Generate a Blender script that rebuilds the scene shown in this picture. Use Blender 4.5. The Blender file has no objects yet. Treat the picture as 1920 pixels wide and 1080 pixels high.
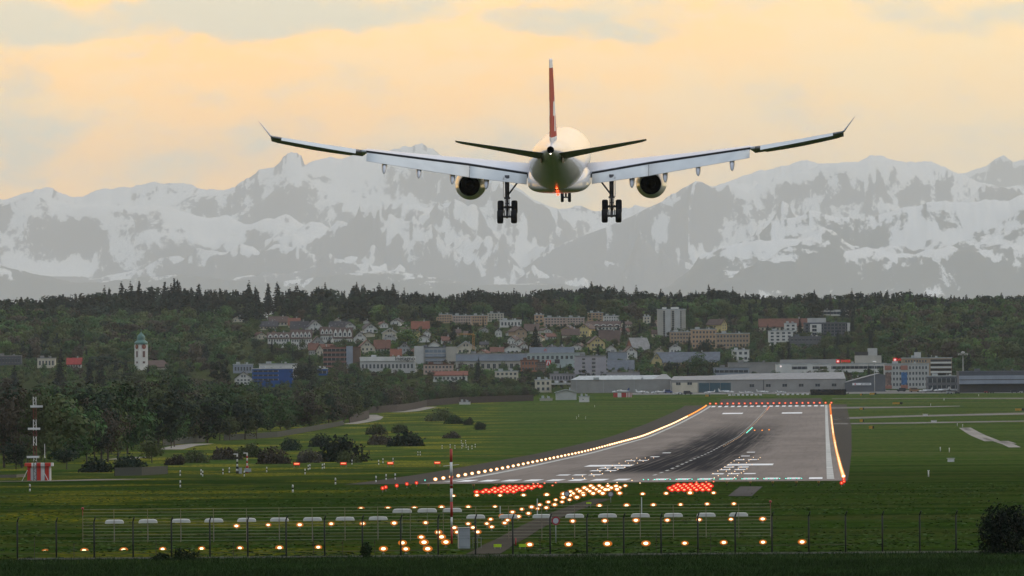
import bpy, bmesh, math, random
import numpy as np
from mathutils import Vector, Matrix

rnd = random.Random(7)
rng = np.random.default_rng(7)
PI = math.pi
S = bpy.context.scene
COL = S.collection

# ------------------------------------------------------------------ camera geometry
FPX = 18300.0            # focal length in pixels of a 1920 wide frame (about 343 mm)
HC = 22.0                # height of the lens
ROLL = 0.0078            # the photographer held the camera half a degree askew
V0 = -150.0              # the horizon lies 150 px under the middle of the frame
CR, SR = math.cos(ROLL), math.sin(ROLL)

def unroll(px, py):
    u, v = px - 960.0, 540.0 - py
    return u * CR + v * SR, v * CR - u * SR

def W(px, py, Y):
    """surveyed point: picture bearing + distance -> metres"""
    u, v = unroll(px, py)
    return Vector((u * Y / FPX, Y, HC + (v - V0) * Y / FPX))

def px_of(X, Y, Z):
    u, v = X * FPX / Y, (Z - HC) * FPX / Y + V0
    return 960 + u * CR - v * SR, 540 - (v * CR + u * SR)

# ------------------------------------------------------------------ ground profile (metres along the view : height)
_prof = [(-400, 20.6), (0, 20.3), (60, 19.8), (200, 16.2), (300, 14.6), (380, 13.7), (460, 12.6), (540, 11.35), (600, 10.6), (660, 9.7), (700, 9.3), (808, 8.8), (970, 8.2),
         (1102, 7.6), (1425, 5.3), (1700, 3.9), (2336, 1.5), (3084, -0.2), (3700, 0.1), (4300, 1.2), (4753, 2.5), (5000, 5.8), (5200, 8.0),
         (5400, 10.3), (5700, 17.3), (6000, 24.6), (6300, 33.4), (6600, 42.2), (7000, 51.8), (7500, 59.5), (8000, 63.5), (8600, 65), (9500, 60),
         (11000, 35), (14000, 10), (20000, 0), (40000, 0), (200000, 0)]
_yy = np.arange(-400, 15001, 10.0)
_zz = np.interp(_yy, [p[0] for p in _prof], [p[1] for p in _prof])
_k = np.exp(-0.5 * (np.arange(-20, 21) / 7.0) ** 2); _k /= _k.sum()
_zs = np.convolve(np.pad(_zz, 20, mode='edge'), _k, mode='valid')
def gz(X, Y):
    Y = np.asarray(Y, float); X = np.asarray(X, float)
    z = np.interp(Y, _yy, _zs)
    z = np.where(Y > 15000, np.interp(Y, [p[0] for p in _prof], [p[1] for p in _prof]), z)
    h = np.clip((Y - 5500) / 1200, 0, 1) * np.clip((15000 - Y) / 4000, 0, 1)
    return z + h * (2.2 * np.sin(X / 97.0 + 1.0) + 1.4 * np.sin(X / 41.0 + Y / 300.0))
def gzf(X, Y):
    return float(gz(X, Y))
def ground_at(px, py, y0=200.0):
    """first ground point along the ray through a picture point"""
    u, v = unroll(px, py)
    Ys = np.arange(y0, 9500, 4.0)
    d = (HC + (v - V0) * Ys / FPX) - gz(u * Ys / FPX, Ys)
    i = np.argmax(d <= 0)
    if d[i] > 0: i = len(Ys) - 1
    Y = Ys[i]
    return Vector((u * Y / FPX, Y, gzf(u * Y / FPX, Y)))
def at(px, Y):
    u, v = unroll(px, 690)
    X = u * Y / FPX
    return Vector((X, Y, gzf(X, Y)))

# runway axis
RK = 0.03193
def rw(off, Y, dz=0.0):
    """point on the runway: metres right of the left edge-light row .. (centre 0), distance"""
    X = RK * Y - 27.4 + off
    return Vector((X, Y, gzf(X, Y) + dz))

# ------------------------------------------------------------------ node materials
MATS = {}
def newmat(name):
    m = bpy.data.materials.new(name); m.use_nodes = True
    nt = m.node_tree
    return m, nt, nt.nodes['Principled BSDF']
def mat(name, col, rough=0.6, metal=0.0, var=0.12, scale=0.6, coat=0.0, spec=0.4, objrand=0.0):
    """principled with a fractal dirt/weather variation in object space"""
    if name in MATS: return MATS[name]
    m, nt, b = newmat(name)
    N, L = nt.nodes, nt.links
    tc = N.new('ShaderNodeTexCoord')
    nz = N.new('ShaderNodeTexNoise'); nz.inputs['Scale'].default_value = scale; nz.inputs['Detail'].default_value = 6
    L.new(tc.outputs['Object'], nz.inputs['Vector'])
    mr = N.new('ShaderNodeMapRange'); mr.inputs[1].default_value = 0.3; mr.inputs[2].default_value = 0.7
    mr.inputs[3].default_value = 1 - var; mr.inputs[4].default_value = 1 + var
    L.new(nz.outputs['Fac'], mr.inputs[0])
    mul = N.new('ShaderNodeVectorMath'); mul.operation = 'SCALE'; mul.inputs[0].default_value = col[:3]
    if objrand > 0:
        oi = N.new('ShaderNodeObjectInfo')
        m2 = N.new('ShaderNodeMapRange'); m2.inputs[3].default_value = 1 - objrand; m2.inputs[4].default_value = 1 + objrand
        L.new(oi.outputs['Random'], m2.inputs[0])
        mm = N.new('ShaderNodeMath'); mm.operation = 'MULTIPLY'
        L.new(mr.outputs[0], mm.inputs[0]); L.new(m2.outputs[0], mm.inputs[1])
        L.new(mm.outputs[0], mul.inputs['Scale'])
    else:
        L.new(mr.outputs[0], mul.inputs['Scale'])
    L.new(mul.outputs[0], b.inputs['Base Color'])
    b.inputs['Roughness'].default_value = rough; b.inputs['Metallic'].default_value = metal
    b.inputs['Specular IOR Level'].default_value = spec
    if coat: b.inputs['Coat Weight'].default_value = coat; b.inputs['Coat Roughness'].default_value = 0.08
    MATS[name] = m
    return m
def emat(name, col, strength):
    if name in MATS: return MATS[name]
    m = bpy.data.materials.new(name); m.use_nodes = True
    nt = m.node_tree; nt.nodes.clear()
    e = nt.nodes.new('ShaderNodeEmission'); e.inputs[0].default_value = (*col, 1); e.inputs[1].default_value = strength
    o = nt.nodes.new('ShaderNodeOutputMaterial'); nt.links.new(e.outputs[0], o.inputs[0])
    MATS[name] = m
    return m

# ------------------------------------------------------------------ mesh collector
class MB:
    def __init__(s): s.v = []; s.f = []; s.m = []; s.mi = 0; s.smooth = []
    def add(s, vs, fs, smooth=False):
        o = len(s.v); s.v += [tuple(v) for v in vs]
        for f in fs: s.f.append(tuple(o + i for i in f)); s.m.append(s.mi); s.smooth.append(smooth)
        return s
    def box(s, c, size, rz=0.0, M=None, taper=1.0):
        x, y, z = (q / 2 for q in size); vs = []
        for dz in (-z, z):
            k = 1.0 if dz < 0 else taper
            for a, b in ((-x, -y), (x, -y), (x, y), (-x, y)):
                p = Vector((a * k, b * k, dz))
                if rz: p = Matrix.Rotation(rz, 3, 'Z') @ p
                if M is not None: p = M @ p
                vs.append(p + Vector(c))
        return s.add(vs, [(3, 2, 1, 0), (4, 5, 6, 7), (0, 1, 5, 4), (1, 2, 6, 5), (2, 3, 7, 6), (3, 0, 4, 7)])
    def tube(s, a, b, r0, r1=None, n=8, caps=True):
        a, b = Vector(a), Vector(b); r1 = r0 if r1 is None else r1
        d = (b - a).normalized(); q = d.to_track_quat('Z', 'Y')
        vs = []
        for p, r in ((a, r0), (b, r1)):
            for i in range(n):
                t = 2 * PI * i / n
                vs.append(p + q @ Vector((r * math.cos(t), r * math.sin(t), 0)))
        fs = [(i, (i + 1) % n, n + (i + 1) % n, n + i) for i in range(n)]
        o = len(s.v); s.add(vs, fs, n > 6)
        if caps:
            s.add([], [])
            s.f.append(tuple(o + i for i in reversed(range(n)))); s.m.append(s.mi); s.smooth.append(False)
            s.f.append(tuple(o + n + i for i in range(n))); s.m.append(s.mi); s.smooth.append(False)
        return s
    def sphere(s, c, r, n=10, k=6, sc=(1, 1, 1)):
        vs = [Vector((0, 0, r))]
        for j in range(1, k):
            t = PI * j / k
            for i in range(n):
                p = 2 * PI * i / n
                vs.append(Vector((r * math.sin(t) * math.cos(p), r * math.sin(t) * math.sin(p), r * math.cos(t))))
        vs.append(Vector((0, 0, -r)))
        fs = [(0, 1 + i, 1 + (i + 1) % n) for i in range(n)]
        for j in range(k - 2):
            for i in range(n):
                a = 1 + j * n; fs.append((a + i, a + n + i, a + n + (i + 1) % n, a + (i + 1) % n))
        l = len(vs) - 1; a = 1 + (k - 2) * n
        fs += [(l, a + (i + 1) % n, a + i) for i in range(n)]
        vs = [Vector((p.x * sc[0], p.y * sc[1], p.z * sc[2])) + Vector(c) for p in vs]
        return s.add(vs, fs, True)
    def loft(s, rings, closed=True, cap0=True, cap1=True, smooth=True):
        n = len(rings[0]); o = len(s.v); fs = []
        for j in range(len(rings) - 1):
            for i in range(n if closed else n - 1):
                a = j * n + i; b = j * n + (i + 1) % n
                fs.append((a, b, b + n, a + n))
        s.add([p for r in rings for p in r], fs, smooth)
        if cap0: s.f.append(tuple(o + i for i in reversed(range(n)))); s.m.append(s.mi); s.smooth.append(False)
        if cap1: s.f.append(tuple(o + (len(rings) - 1) * n + i for i in range(n))); s.m.append(s.mi); s.smooth.append(False)
        return s
    def mesh(s, name, mats, fix=True):
        me = bpy.data.meshes.new(name)
        me.from_pydata([tuple(v) for v in s.v], [], s.f)
        if not isinstance(mats, (list, tuple)): mats = [mats]
        for m in mats: me.materials.append(m)
        if any(s.m): me.polygons.foreach_set('material_index', s.m)
        me.polygons.foreach_set('use_smooth', s.smooth)
        if fix:
            bm = bmesh.new(); bm.from_mesh(me); bmesh.ops.recalc_face_normals(bm, faces=bm.faces); bm.to_mesh(me); bm.free()
        me.update()
        return me
    def obj(s, name, mats, parent=None, loc=None, fix=True):
        return link(name, s.mesh(name, mats, fix), parent, loc)

def link(name, me, parent=None, loc=None, rz=0.0):
    o = bpy.data.objects.new(name, me); COL.objects.link(o)
    if loc is not None: o.location = loc
    if rz: o.rotation_euler = (0, 0, rz)
    if parent is not None: o.parent = parent
    return o
def tag(o, label, cat, group=None):
    o['label'] = label; o['category'] = cat
    if group: o['group'] = group
    return o
def thing(name, label, cat, loc=(0, 0, 0), rz=0.0, group=None):
    o = bpy.data.objects.new(name, None); COL.objects.link(o)
    o.empty_display_size = 0.5
    o.location = loc; o.rotation_euler = (0, 0, rz)
    return tag(o, label, cat, group)
def kind(o, k): o['kind'] = k; return o
def dup(src, loc, rz=None, scale=None, label=None, group=None, cat=None):
    c = src.copy(); COL.objects.link(c); c.location = loc
    if rz is not None: c.rotation_euler = (0, 0, rz)
    if scale is not None: c.scale = scale
    if label: c['label'] = label
    if group: c['group'] = group
    for ch in list(src.children):
        d = ch.copy(); COL.objects.link(d); d.parent = c
        for g in list(ch.children):
            e = g.copy(); COL.objects.link(e); e.parent = d
    return c
def np_mesh(name, verts, quads, mats, smooth=False, mi=None):
    me = bpy.data.meshes.new(name)
    nv, nf, k = len(verts), len(quads), quads.shape[1]
    me.vertices.add(nv); me.vertices.foreach_set('co', np.asarray(verts, np.float32).ravel())
    me.loops.add(nf * k); me.loops.foreach_set('vertex_index', np.asarray(quads, np.int32).ravel())
    me.polygons.add(nf); me.polygons.foreach_set('loop_start', np.arange(0, nf * k, k, dtype=np.int32))
    for m in (mats if isinstance(mats, (list, tuple)) else [mats]): me.materials.append(m)
    if mi is not None: me.polygons.foreach_set('material_index', np.asarray(mi, np.int32))
    me.polygons.foreach_set('use_smooth', np.full(nf, smooth))
    me.update(calc_edges=True); me.validate()
    return me

# numpy gradient noise
_perm = np.random.default_rng(3).permutation(512).astype(np.int64); _perm = np.concatenate([_perm, _perm, _perm])
_g = np.random.default_rng(4).normal(size=(512, 2)); _g /= np.linalg.norm(_g, axis=1)[:, None]
def pnoise(x, y):
    xi, yi = np.floor(x).astype(np.int64), np.floor(y).astype(np.int64)
    xf, yf = x - xi, y - yi
    def gr(ix, iy, fx, fy):
        h = _perm[(_perm[ix & 511] + iy) & 511]; g = _g[h]
        return g[..., 0] * fx + g[..., 1] * fy
    u, v = xf ** 3 * (xf * (xf * 6 - 15) + 10), yf ** 3 * (yf * (yf * 6 - 15) + 10)
    a = gr(xi, yi, xf, yf); b = gr(xi + 1, yi, xf - 1, yf); c = gr(xi, yi + 1, xf, yf - 1); d = gr(xi + 1, yi + 1, xf - 1, yf - 1)
    return (a * (1 - u) + b * u) * (1 - v) + (c * (1 - u) + d * u) * v
def fbm(x, y, o=5, ridged=False, lac=2.03, gain=0.5):
    t = 0; a = 1.0; w = 1.0
    for i in range(o):
        n = pnoise(x + 17.3 * i, y + 9.1 * i)
        if ridged:
            n = (1 - np.abs(n) * 1.6); n = n * n * w; w = np.clip(n * 1.3, 0, 1)
        t = t + a * n; a *= gain; x = x * lac; y = y * lac
    return t

# ------------------------------------------------------------------ camera
cam_d = bpy.data.cameras.new('camera'); cam = bpy.data.objects.new('camera', cam_d); COL.objects.link(cam)
cam_d.sensor_width = 36.0; cam_d.lens = 36.0 * FPX / 1920.0
cam_d.clip_start = 1.0; cam_d.clip_end = 300000.0
cam_d.shift_x = V0 * SR / 1920.0; cam_d.shift_y = -V0 / 1920.0
cam.location = (0, 0, HC); cam.rotation_euler = (PI / 2, ROLL, 0)
S.camera = cam
S.view_settings.view_transform = 'Standard'; S.view_settings.look = 'None'
S.view_settings.exposure = 0.0; S.view_settings.gamma = 1.0
S.render.engine = 'CYCLES'
cy = S.cycles
cy.use_denoising = True; cy.denoiser = 'OPENIMAGEDENOISE'
cy.max_bounces = 5; cy.diffuse_bounces = 2; cy.glossy_bounces = 3; cy.transmission_bounces = 3; cy.volume_bounces = 1; cy.transparent_max_bounces = 8
cy.caustics_reflective = False; cy.caustics_refractive = False
cy.sample_clamp_indirect = 6.0
cy.use_light_tree = True

# ------------------------------------------------------------------ sun and sky
SUN_EL, SUN_AZ = math.radians(30), math.radians(74)     # azimuth clockwise from the view direction
sd = Vector((math.sin(SUN_AZ) * math.cos(SUN_EL), math.cos(SUN_AZ) * math.cos(SUN_EL), math.sin(SUN_EL)))
sl = bpy.data.lights.new('sun', 'SUN'); sl.energy = 1.0; sl.angle = math.radians(14); sl.color = (1.0, 0.86, 0.68)
so = bpy.data.objects.new('sun', sl); COL.objects.link(so)
so.rotation_euler = sd.to_track_quat('Z', 'Y').to_euler(); so.location = (0, 0, 300)

wd = bpy.data.worlds.new('World'); S.world = wd; wd.use_nodes = True
def build_world():
    nt = wd.node_tree; N, L = nt.nodes, nt.links; N.clear()
    out = N.new('ShaderNodeOutputWorld'); bg = N.new('ShaderNodeBackground'); L.new(bg.outputs[0], out.inputs[0])
    tc = N.new('ShaderNodeTexCoord'); sep = N.new('ShaderNodeSeparateXYZ'); L.new(tc.outputs['Generated'], sep.inputs[0])
    def math_(op, a, b=None, clamp=False):
        n = N.new('ShaderNodeMath'); n.operation = op; n.use_clamp = clamp
        for i, q in enumerate((a, b)):
            if q is None: continue
            if isinstance(q, (int, float)): n.inputs[i].default_value = q
            else: L.new(q, n.inputs[i])
        return n.outputs[0]
    def mix(f, a, b):
        n = N.new('ShaderNodeMix'); n.data_type = 'RGBA'; n.clamp_factor = True
        if isinstance(f, (int, float)): n.inputs['Factor'].default_value = f
        else: L.new(f, n.inputs['Factor'])
        for k, q in ((6, a), (7, b)):
            if isinstance(q, tuple): n.inputs[k].default_value = (*q, 1)
            else: L.new(q, n.inputs[k])
        return n.outputs[2]
    x, z = sep.outputs[0], sep.outputs[2]
    def noise(sx, sz, ox, detail=7, rough=0.55, dist=0.0):
        c = N.new('ShaderNodeCombineXYZ'); L.new(math_('MULTIPLY_ADD', x, sx), c.inputs[0]); L.new(math_('MULTIPLY', z, sz), c.inputs[1])
        L.new(math_('MULTIPLY', sep.outputs[1], 0.7), c.inputs[2])
        m = N.new('ShaderNodeVectorMath'); m.operation = 'ADD'; L.new(c.outputs[0], m.inputs[0]); m.inputs[1].default_value = (ox, ox * 0.37, 0)
        n = N.new('ShaderNodeTexNoise'); n.inputs['Scale'].default_value = 1.0; n.inputs['Detail'].default_value = detail
        n.inputs['Roughness'].default_value = rough; n.inputs['Distortion'].default_value = dist
        L.new(m.outputs[0], n.inputs['Vector']); return n.outputs['Fac']
    def smooth(v, a, b):
        n = N.new('ShaderNodeMapRange'); n.interpolation_type = 'SMOOTHSTEP'
        L.new(v, n.inputs[0]); n.inputs[1].default_value = a; n.inputs[2].default_value = b; return n.outputs[0]
    n1 = noise(38, 95, 3.1, 8, 0.58, 0.4)      # cloud bodies
    n2 = noise(90, 210, 8.4, 6, 0.6)           # fluff
    n5 = noise(240, 430, 71.0, 6, 0.65)        # torn edges
    n3 = noise(16, 30, 21.0, 4, 0.5)           # broad tone
    # cloud banks standing at given bearings (x = bearing, z = elevation), broken up by the noise
    def bank(px, py, rx, rz, amp):
        u, v = unroll(px, py); bx, bz = u / FPX, (v - V0) / FPX
        dx = math_('DIVIDE', math_('SUBTRACT', wx, bx), rx / FPX); dz = math_('DIVIDE', math_('SUBTRACT', wz, bz), rz / FPX)
        r = math_('ADD', math_('MULTIPLY', dx, dx), math_('MULTIPLY', dz, dz))
        return math_('MULTIPLY', smooth(r, 1.0, 0.0), amp)
    wx = math_('ADD', x, math_('MULTIPLY', math_('SUBTRACT', noise(60, 130, 40.0, 6, 0.6), 0.5), 0.030))
    wz = math_('ADD', z, math_('MULTIPLY', math_('SUBTRACT', noise(60, 130, 55.0, 6, 0.6), 0.5), 0.0085))
    b = None
    for a in ((150, 40, 620, 60, .40), (560, 20, 330, 60, .36), (1020, 55, 260, 42, .38), (60, 235, 190, 120, .2), (240, 108, 70, 26, .2), (60, 330, 110, 60, .2),
              (1820, 30, 200, 60, .28), (1500, 250, 600, 130, .12), (900, 330, 420, 90, .2), (1250, 60, 130, 30, .12)):
        q = bank(*a); b = q if b is None else math_('ADD', b, q)
    f = math_('ADD', math_('ADD', math_('ADD', math_('MULTIPLY', n1, 1.2), math_('MULTIPLY', n2, 0.7)), math_('MULTIPLY', math_('SUBTRACT', n5, 0.5), 0.55)), b)
    grey = smooth(f, 0.94, 1.40)
    n4 = noise(75, 190, 33.0, 7, 0.62, 0.3)
    warm = mix(smooth(math_('ADD', math_('ADD', math_('MULTIPLY', n3, 0.40), math_('MULTIPLY', n4, 0.60)), math_('MULTIPLY', math_('SUBTRACT', n5, 0.5), 0.25)), 0.41, 0.58), SKY_A, SKY_B)
    warm = mix(smooth(x, -0.004, 0.048), warm, mix(0.55, warm, SKY_C))           # paler to the right
    low = smooth(z, 0.0215, 0.006)
    warm = mix(math_('MULTIPLY', low, smooth(x, -0.03, 0.0)), warm, SKY_D)
    band = mix(math_('MULTIPLY', grey, 0.9), warm, SKY_G)
    # overcast away from the bright band
    hi = smooth(z, 0.05, 0.5)
    # behind the photographer the low sky is a dull grey deck
    band = mix(smooth(sep.outputs[1], 0.86, 0.2), band, SKY_R)
    dome = mix(smooth(noise(2.2, 3.5, 5.0, 5), 0.3, 0.7), SKY_H1, SKY_H2)
    cl = mix(hi, band, dome)
    sky = N.new('ShaderNodeTexSky'); sky.sky_type = 'NISHITA'; sky.sun_disc = False
    sky.sun_elevation = SUN_EL; sky.sun_rotation = SUN_AZ; sky.altitude = 430
    sc = N.new('ShaderNodeVectorMath'); sc.operation = 'SCALE'; L.new(sky.outputs[0], sc.inputs[0]); sc.inputs['Scale'].default_value = 1.0
    # world Background runs at 0.1 as for a plain sky texture; the cloud deck (x10) hides nearly all of the blue
    c10 = N.new('ShaderNodeVectorMath'); c10.operation = 'SCALE'; L.new(cl, c10.inputs[0]); c10.inputs['Scale'].default_value = 10.0
    L.new(mix(0.93, sc.outputs[0], c10.outputs[0]), bg.inputs[0]); bg.inputs[1].default_value = 0.1
SKY_A = (2.36, 1.22, 0.20); SKY_B = (2.16, 1.30, 0.40); SKY_C = (1.74, 1.31, 0.58); SKY_D = (1.64, 1.26, 0.60); SKY_G = (1.14, 1.06, 0.76)
SKY_R = (0.20, 0.215, 0.235); SKY_H1 = (0.69, 0.81, 1.02); SKY_H2 = (0.92, 1.02, 1.17)
build_world()
# ------------------------------------------------------------------ air
MS = 1.72         # the Alps stand 100 to 155 km off
HZ = 1.06e-5
def haze():
    mb = MB(); mb.box((0, 84000, 1760), (66000, 170000, 3580))
    m = bpy.data.materials.new('haze_air'); m.use_nodes = True; nt = m.node_tree; nt.nodes.clear()
    v = nt.nodes.new('ShaderNodeVolumePrincipled'); o = nt.nodes.new('ShaderNodeOutputMaterial')
    v.inputs['Color'].default_value = HAZE_C
    v.inputs['Density'].default_value = HZ; v.inputs['Density Attribute'].default_value = ''
    v.inputs['Anisotropy'].default_value = 0.45
    nt.links.new(v.outputs[0], o.inputs['Volume'])
    m.cycles.homogeneous_volume = True
    kind(mb.obj('haze', m), 'stuff')
HAZE_C = (0.87, 0.955, 1.0, 1)
haze()

# ------------------------------------------------------------------ ground sheet
def ground():
    ys = np.concatenate([np.arange(-300, 300, 20), np.arange(300, 1500, 10), np.arange(1500, 5000, 25), np.arange(5000, 9000, 25),
                         np.geomspace(9000, 165000, 64)])
    ts = np.linspace(-1, 1, 81)
    hw = 140 + 0.085 * np.maximum(ys, 0) + np.maximum(ys - 9000, 0) * 0.08
    X = ts[None, :] * hw[:, None]; Y = np.repeat(ys[:, None], len(ts), 1)
    Z = gz(X, Y)
    v = np.stack([X, Y, Z], -1).reshape(-1, 3)
    n = len(ts); i = np.arange(len(ys) - 1)[:, None] * n + np.arange(n - 1)[None, :]
    q = np.stack([i, i + 1, i + n + 1, i + n], -1).reshape(-1, 4)
    m, nt, b = newmat('grass_field'); N, L = nt.nodes, nt.links
    geo = N.new('ShaderNodeNewGeometry')
    def mapn(sx, sy, scale, detail, rough=0.6, dist=0):
        mp = N.new('ShaderNodeMapping'); mp.inputs['Scale'].default_value = (sx, sy, 0.0); L.new(geo.outputs['Position'], mp.inputs[0])
        nz = N.new('ShaderNodeTexNoise'); nz.inputs['Scale'].default_value = scale; nz.inputs['Detail'].default_value = detail; nz.inputs['Roughness'].default_value = rough
        nz.inputs['Distortion'].default_value = dist
        L.new(mp.outputs[0], nz.inputs['Vector']); return nz.outputs['Fac']
    def rng_(s, a, b_, c=0.0, d=1.0):
        r = N.new('ShaderNodeMapRange'); r.interpolation_type = 'SMOOTHSTEP'; L.new(s, r.inputs[0])
        for k, q in ((1, a), (2, b_), (3, c), (4, d)): r.inputs[k].default_value = q
        return r.outputs[0]
    def mixc(f, a, c):
        n = N.new('ShaderNodeMix'); n.data_type = 'RGBA'; L.new(f, n.inputs['Factor'])
        for k, q in ((6, a), (7, c)):
            if isinstance(q, tuple): n.inputs[k].default_value = (*q, 1)
            else: L.new(q, n.inputs[k])
        return n.outputs[2]
    def mulf(a, c):
        n = N.new('ShaderNodeMath'); n.operation = 'MULTIPLY'
        for k, q in ((0, a), (1, c)):
            if isinstance(q, float): n.inputs[k].default_value = q
            else: L.new(q, n.inputs[k])
        return n.outputs[0]
    big = mapn(0.02, 0.008, 1.0, 5)
    strip = mapn(0.006, 0.045, 1.0, 4)           # mowing swaths run across the view
    fine = mapn(2.2, 0.35, 1.0, 6, 0.7)
    tuft = mapn(0.45, 0.07, 1.0, 5, 0.65)
    c = mixc(rng_(big, 0.38, 0.60), GRASS_A, GRASS_B)
    wide_ = mapn(0.0022, 0.011, 1.0, 5, 0.6)
    c = mixc(mulf(rng_(wide_, 0.52, 0.62), 0.7), c, GRASS_C)
    c = mixc(mulf(rng_(wide_, 0.46, 0.36), 0.7), c, GRASS_D)
    dry = mulf(rng_(mapn(0.02, 0.06, 1.0, 6, 0.65), 0.60, 0.72), rng_(fine, 0.35, 0.6))
    c = mixc(mulf(dry, 0.45), c, (0.065, 0.062, 0.026))
    c = mixc(mulf(rng_(strip, 0.50, 0.60), 0.9), c, GRASS_C)
    c = mixc(mulf(rng_(strip, 0.47, 0.38), 0.85), c, GRASS_D)
    c = mixc(mulf(rng_(tuft, 0.5, 0.66), 0.7), c, GRASS_D)
    c = mixc(mulf(rng_(tuft, 0.48, 0.34), 0.6), c, GRASS_E)
    c = mixc(mulf(rng_(fine, 0.45, 0.8), 0.7), c, (0.018, 0.026, 0.006))
    # dandelions and buttercups in drifts
    fl = mulf(rng_(mapn(0.03, 0.011, 1.0, 4, 0.5), 0.50, 0.60), rng_(mapn(1.3, 0.25, 1.0, 5, 0.7), 0.44, 0.62))
    sepp = N.new('ShaderNodeSeparateXYZ'); L.new(geo.outputs['Position'], sepp.inputs[0])
    left = rng_(sepp.outputs[0], 10.0, -25.0); 
    c = mixc(mulf(mulf(fl, left), 0.5), c, (0.26, 0.21, 0.012))
    turf = mulf(rng_(sepp.outputs[1], 1450.0, 2100.0), rng_(sepp.outputs[1], 5300.0, 5100.0))
    tm = N.new('ShaderNodeMix'); tm.data_type = 'RGBA'; tm.blend_type = 'MULTIPLY'; L.new(turf, tm.inputs['Factor']); L.new(c, tm.inputs[6]); tm.inputs[7].default_value = (1.9, 1.72, 2.1, 1); c = tm.outputs[2]   # grass along the runway is paler
    hill = rng_(sepp.outputs[1], 5250.0, 5450.0)
    c = mixc(mulf(hill, 0.8), c, (0.030, 0.038, 0.016))
    L.new(c, b.inputs['Base Color']); b.inputs['Roughness'].default_value = 0.95; b.inputs['Specular IOR Level'].default_value = 0.0
    bp = N.new('ShaderNodeBump'); bp.inputs['Strength'].default_value = 0.5; bp.inputs['Distance'].default_value = 0.25
    L.new(fine, bp.inputs['Height']); L.new(bp.outputs[0], b.inputs['Normal'])
    kind(link('ground', np_mesh('ground', v, q, m, True)), 'structure')
GRASS_A = (0.018, 0.041, 0.0045); GRASS_B = (0.026, 0.050, 0.007); GRASS_C = (0.038, 0.046, 0.011); GRASS_D = (0.010, 0.022, 0.003); GRASS_E = (0.046, 0.051, 0.010)
ground()

# ------------------------------------------------------------------ mountains
def rock_snow(name, z0, z1, cover, rock, warp=1.0, patch=1500.0):
    """snow above a ragged line, on the gentler slopes; dark rock and forest elsewhere"""
    z0, z1, patch = z0 * MS, z1 * MS, patch * MS
    m, nt, b = newmat(name); N, L = nt.nodes, nt.links
    geo = N.new('ShaderNodeNewGeometry'); sep = N.new('ShaderNodeSeparateXYZ'); L.new(geo.outputs['Position'], sep.inputs[0])
    sn = N.new('ShaderNodeSeparateXYZ'); L.new(geo.outputs['Normal'], sn.inputs[0])
    def M(op, a, c, d=None):
        n = N.new('ShaderNodeMath'); n.operation = op
        for k, q in enumerate((a, c, d)):
            if q is None: continue
            if isinstance(q, (int, float)): n.inputs[k].default_value = q
            else: L.new(q, n.inputs[k])
        return n.outputs[0]
    def nz(scale, detail, rough, st=(1, 1, 1), dist=0.0):
        mp = N.new('ShaderNodeMapping'); mp.inputs['Scale'].default_value = tuple(s * scale for s in st); L.new(geo.outputs['Position'], mp.inputs[0])
        n = N.new('ShaderNodeTexNoise'); n.inputs['Scale'].default_value = 1; n.inputs['Detail'].default_value = detail; n.inputs['Roughness'].default_value = rough; n.inputs['Distortion'].default_value = dist
        L.new(mp.outputs[0], n.inputs['Vector']); return n.outputs['Fac']
    def ss(v, a, c):
        r = N.new('ShaderNodeMapRange'); r.interpolation_type = 'SMOOTHSTEP'; L.new(v, r.inputs[0]); r.inputs[1].default_value = a; r.inputs[2].default_value = c; return r.outputs[0]
    n3 = nz(1 / (95.0 * MS), 6, 0.72, (1, 0.15, 0.8), 0.4)
    n1 = nz(1 / patch, 8, 0.58, (1, 0.22, 1.25), 0.9); n2 = nz(1 / (300.0 * MS), 7, 0.70, (1, 0.2, 1.0), 0.6)
    alt = ss(M('ADD', sep.outputs[2], M('MULTIPLY', M('SUBTRACT', n1, 0.5), 900.0 * MS * warp)), z0, z1)
    slope = M('MULTIPLY', M('SUBTRACT', sn.outputs[2], 0.93), 1.0)
    v = M('ADD', M('ADD', M('MULTIPLY', n1, 1.0), M('ADD', M('MULTIPLY', M('SUBTRACT', n2, 0.5), 1.25), M('MULTIPLY', M('SUBTRACT', n3, 0.5), 0.8))), M('MULTIPLY', slope, 1.5))
    sn_ = ss(M('ADD', v, M('MULTIPLY', M('SUBTRACT', alt, 1.0), 0.55)), 0.51 - cover, 0.59 - cover)
    mx = N.new('ShaderNodeMix'); mx.data_type = 'RGBA'; L.new(sn_, mx.inputs['Factor'])
    mx.inputs[6].default_value = (*rock, 1); mx.inputs[7].default_value = (0.66, 0.65, 0.62, 1)
    L.new(mx.outputs[2], b.inputs['Base Color']); b.inputs['Roughness'].default_value = 0.9; b.inputs['Specular IOR Level'].default_value = 0.1
    return m

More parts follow.
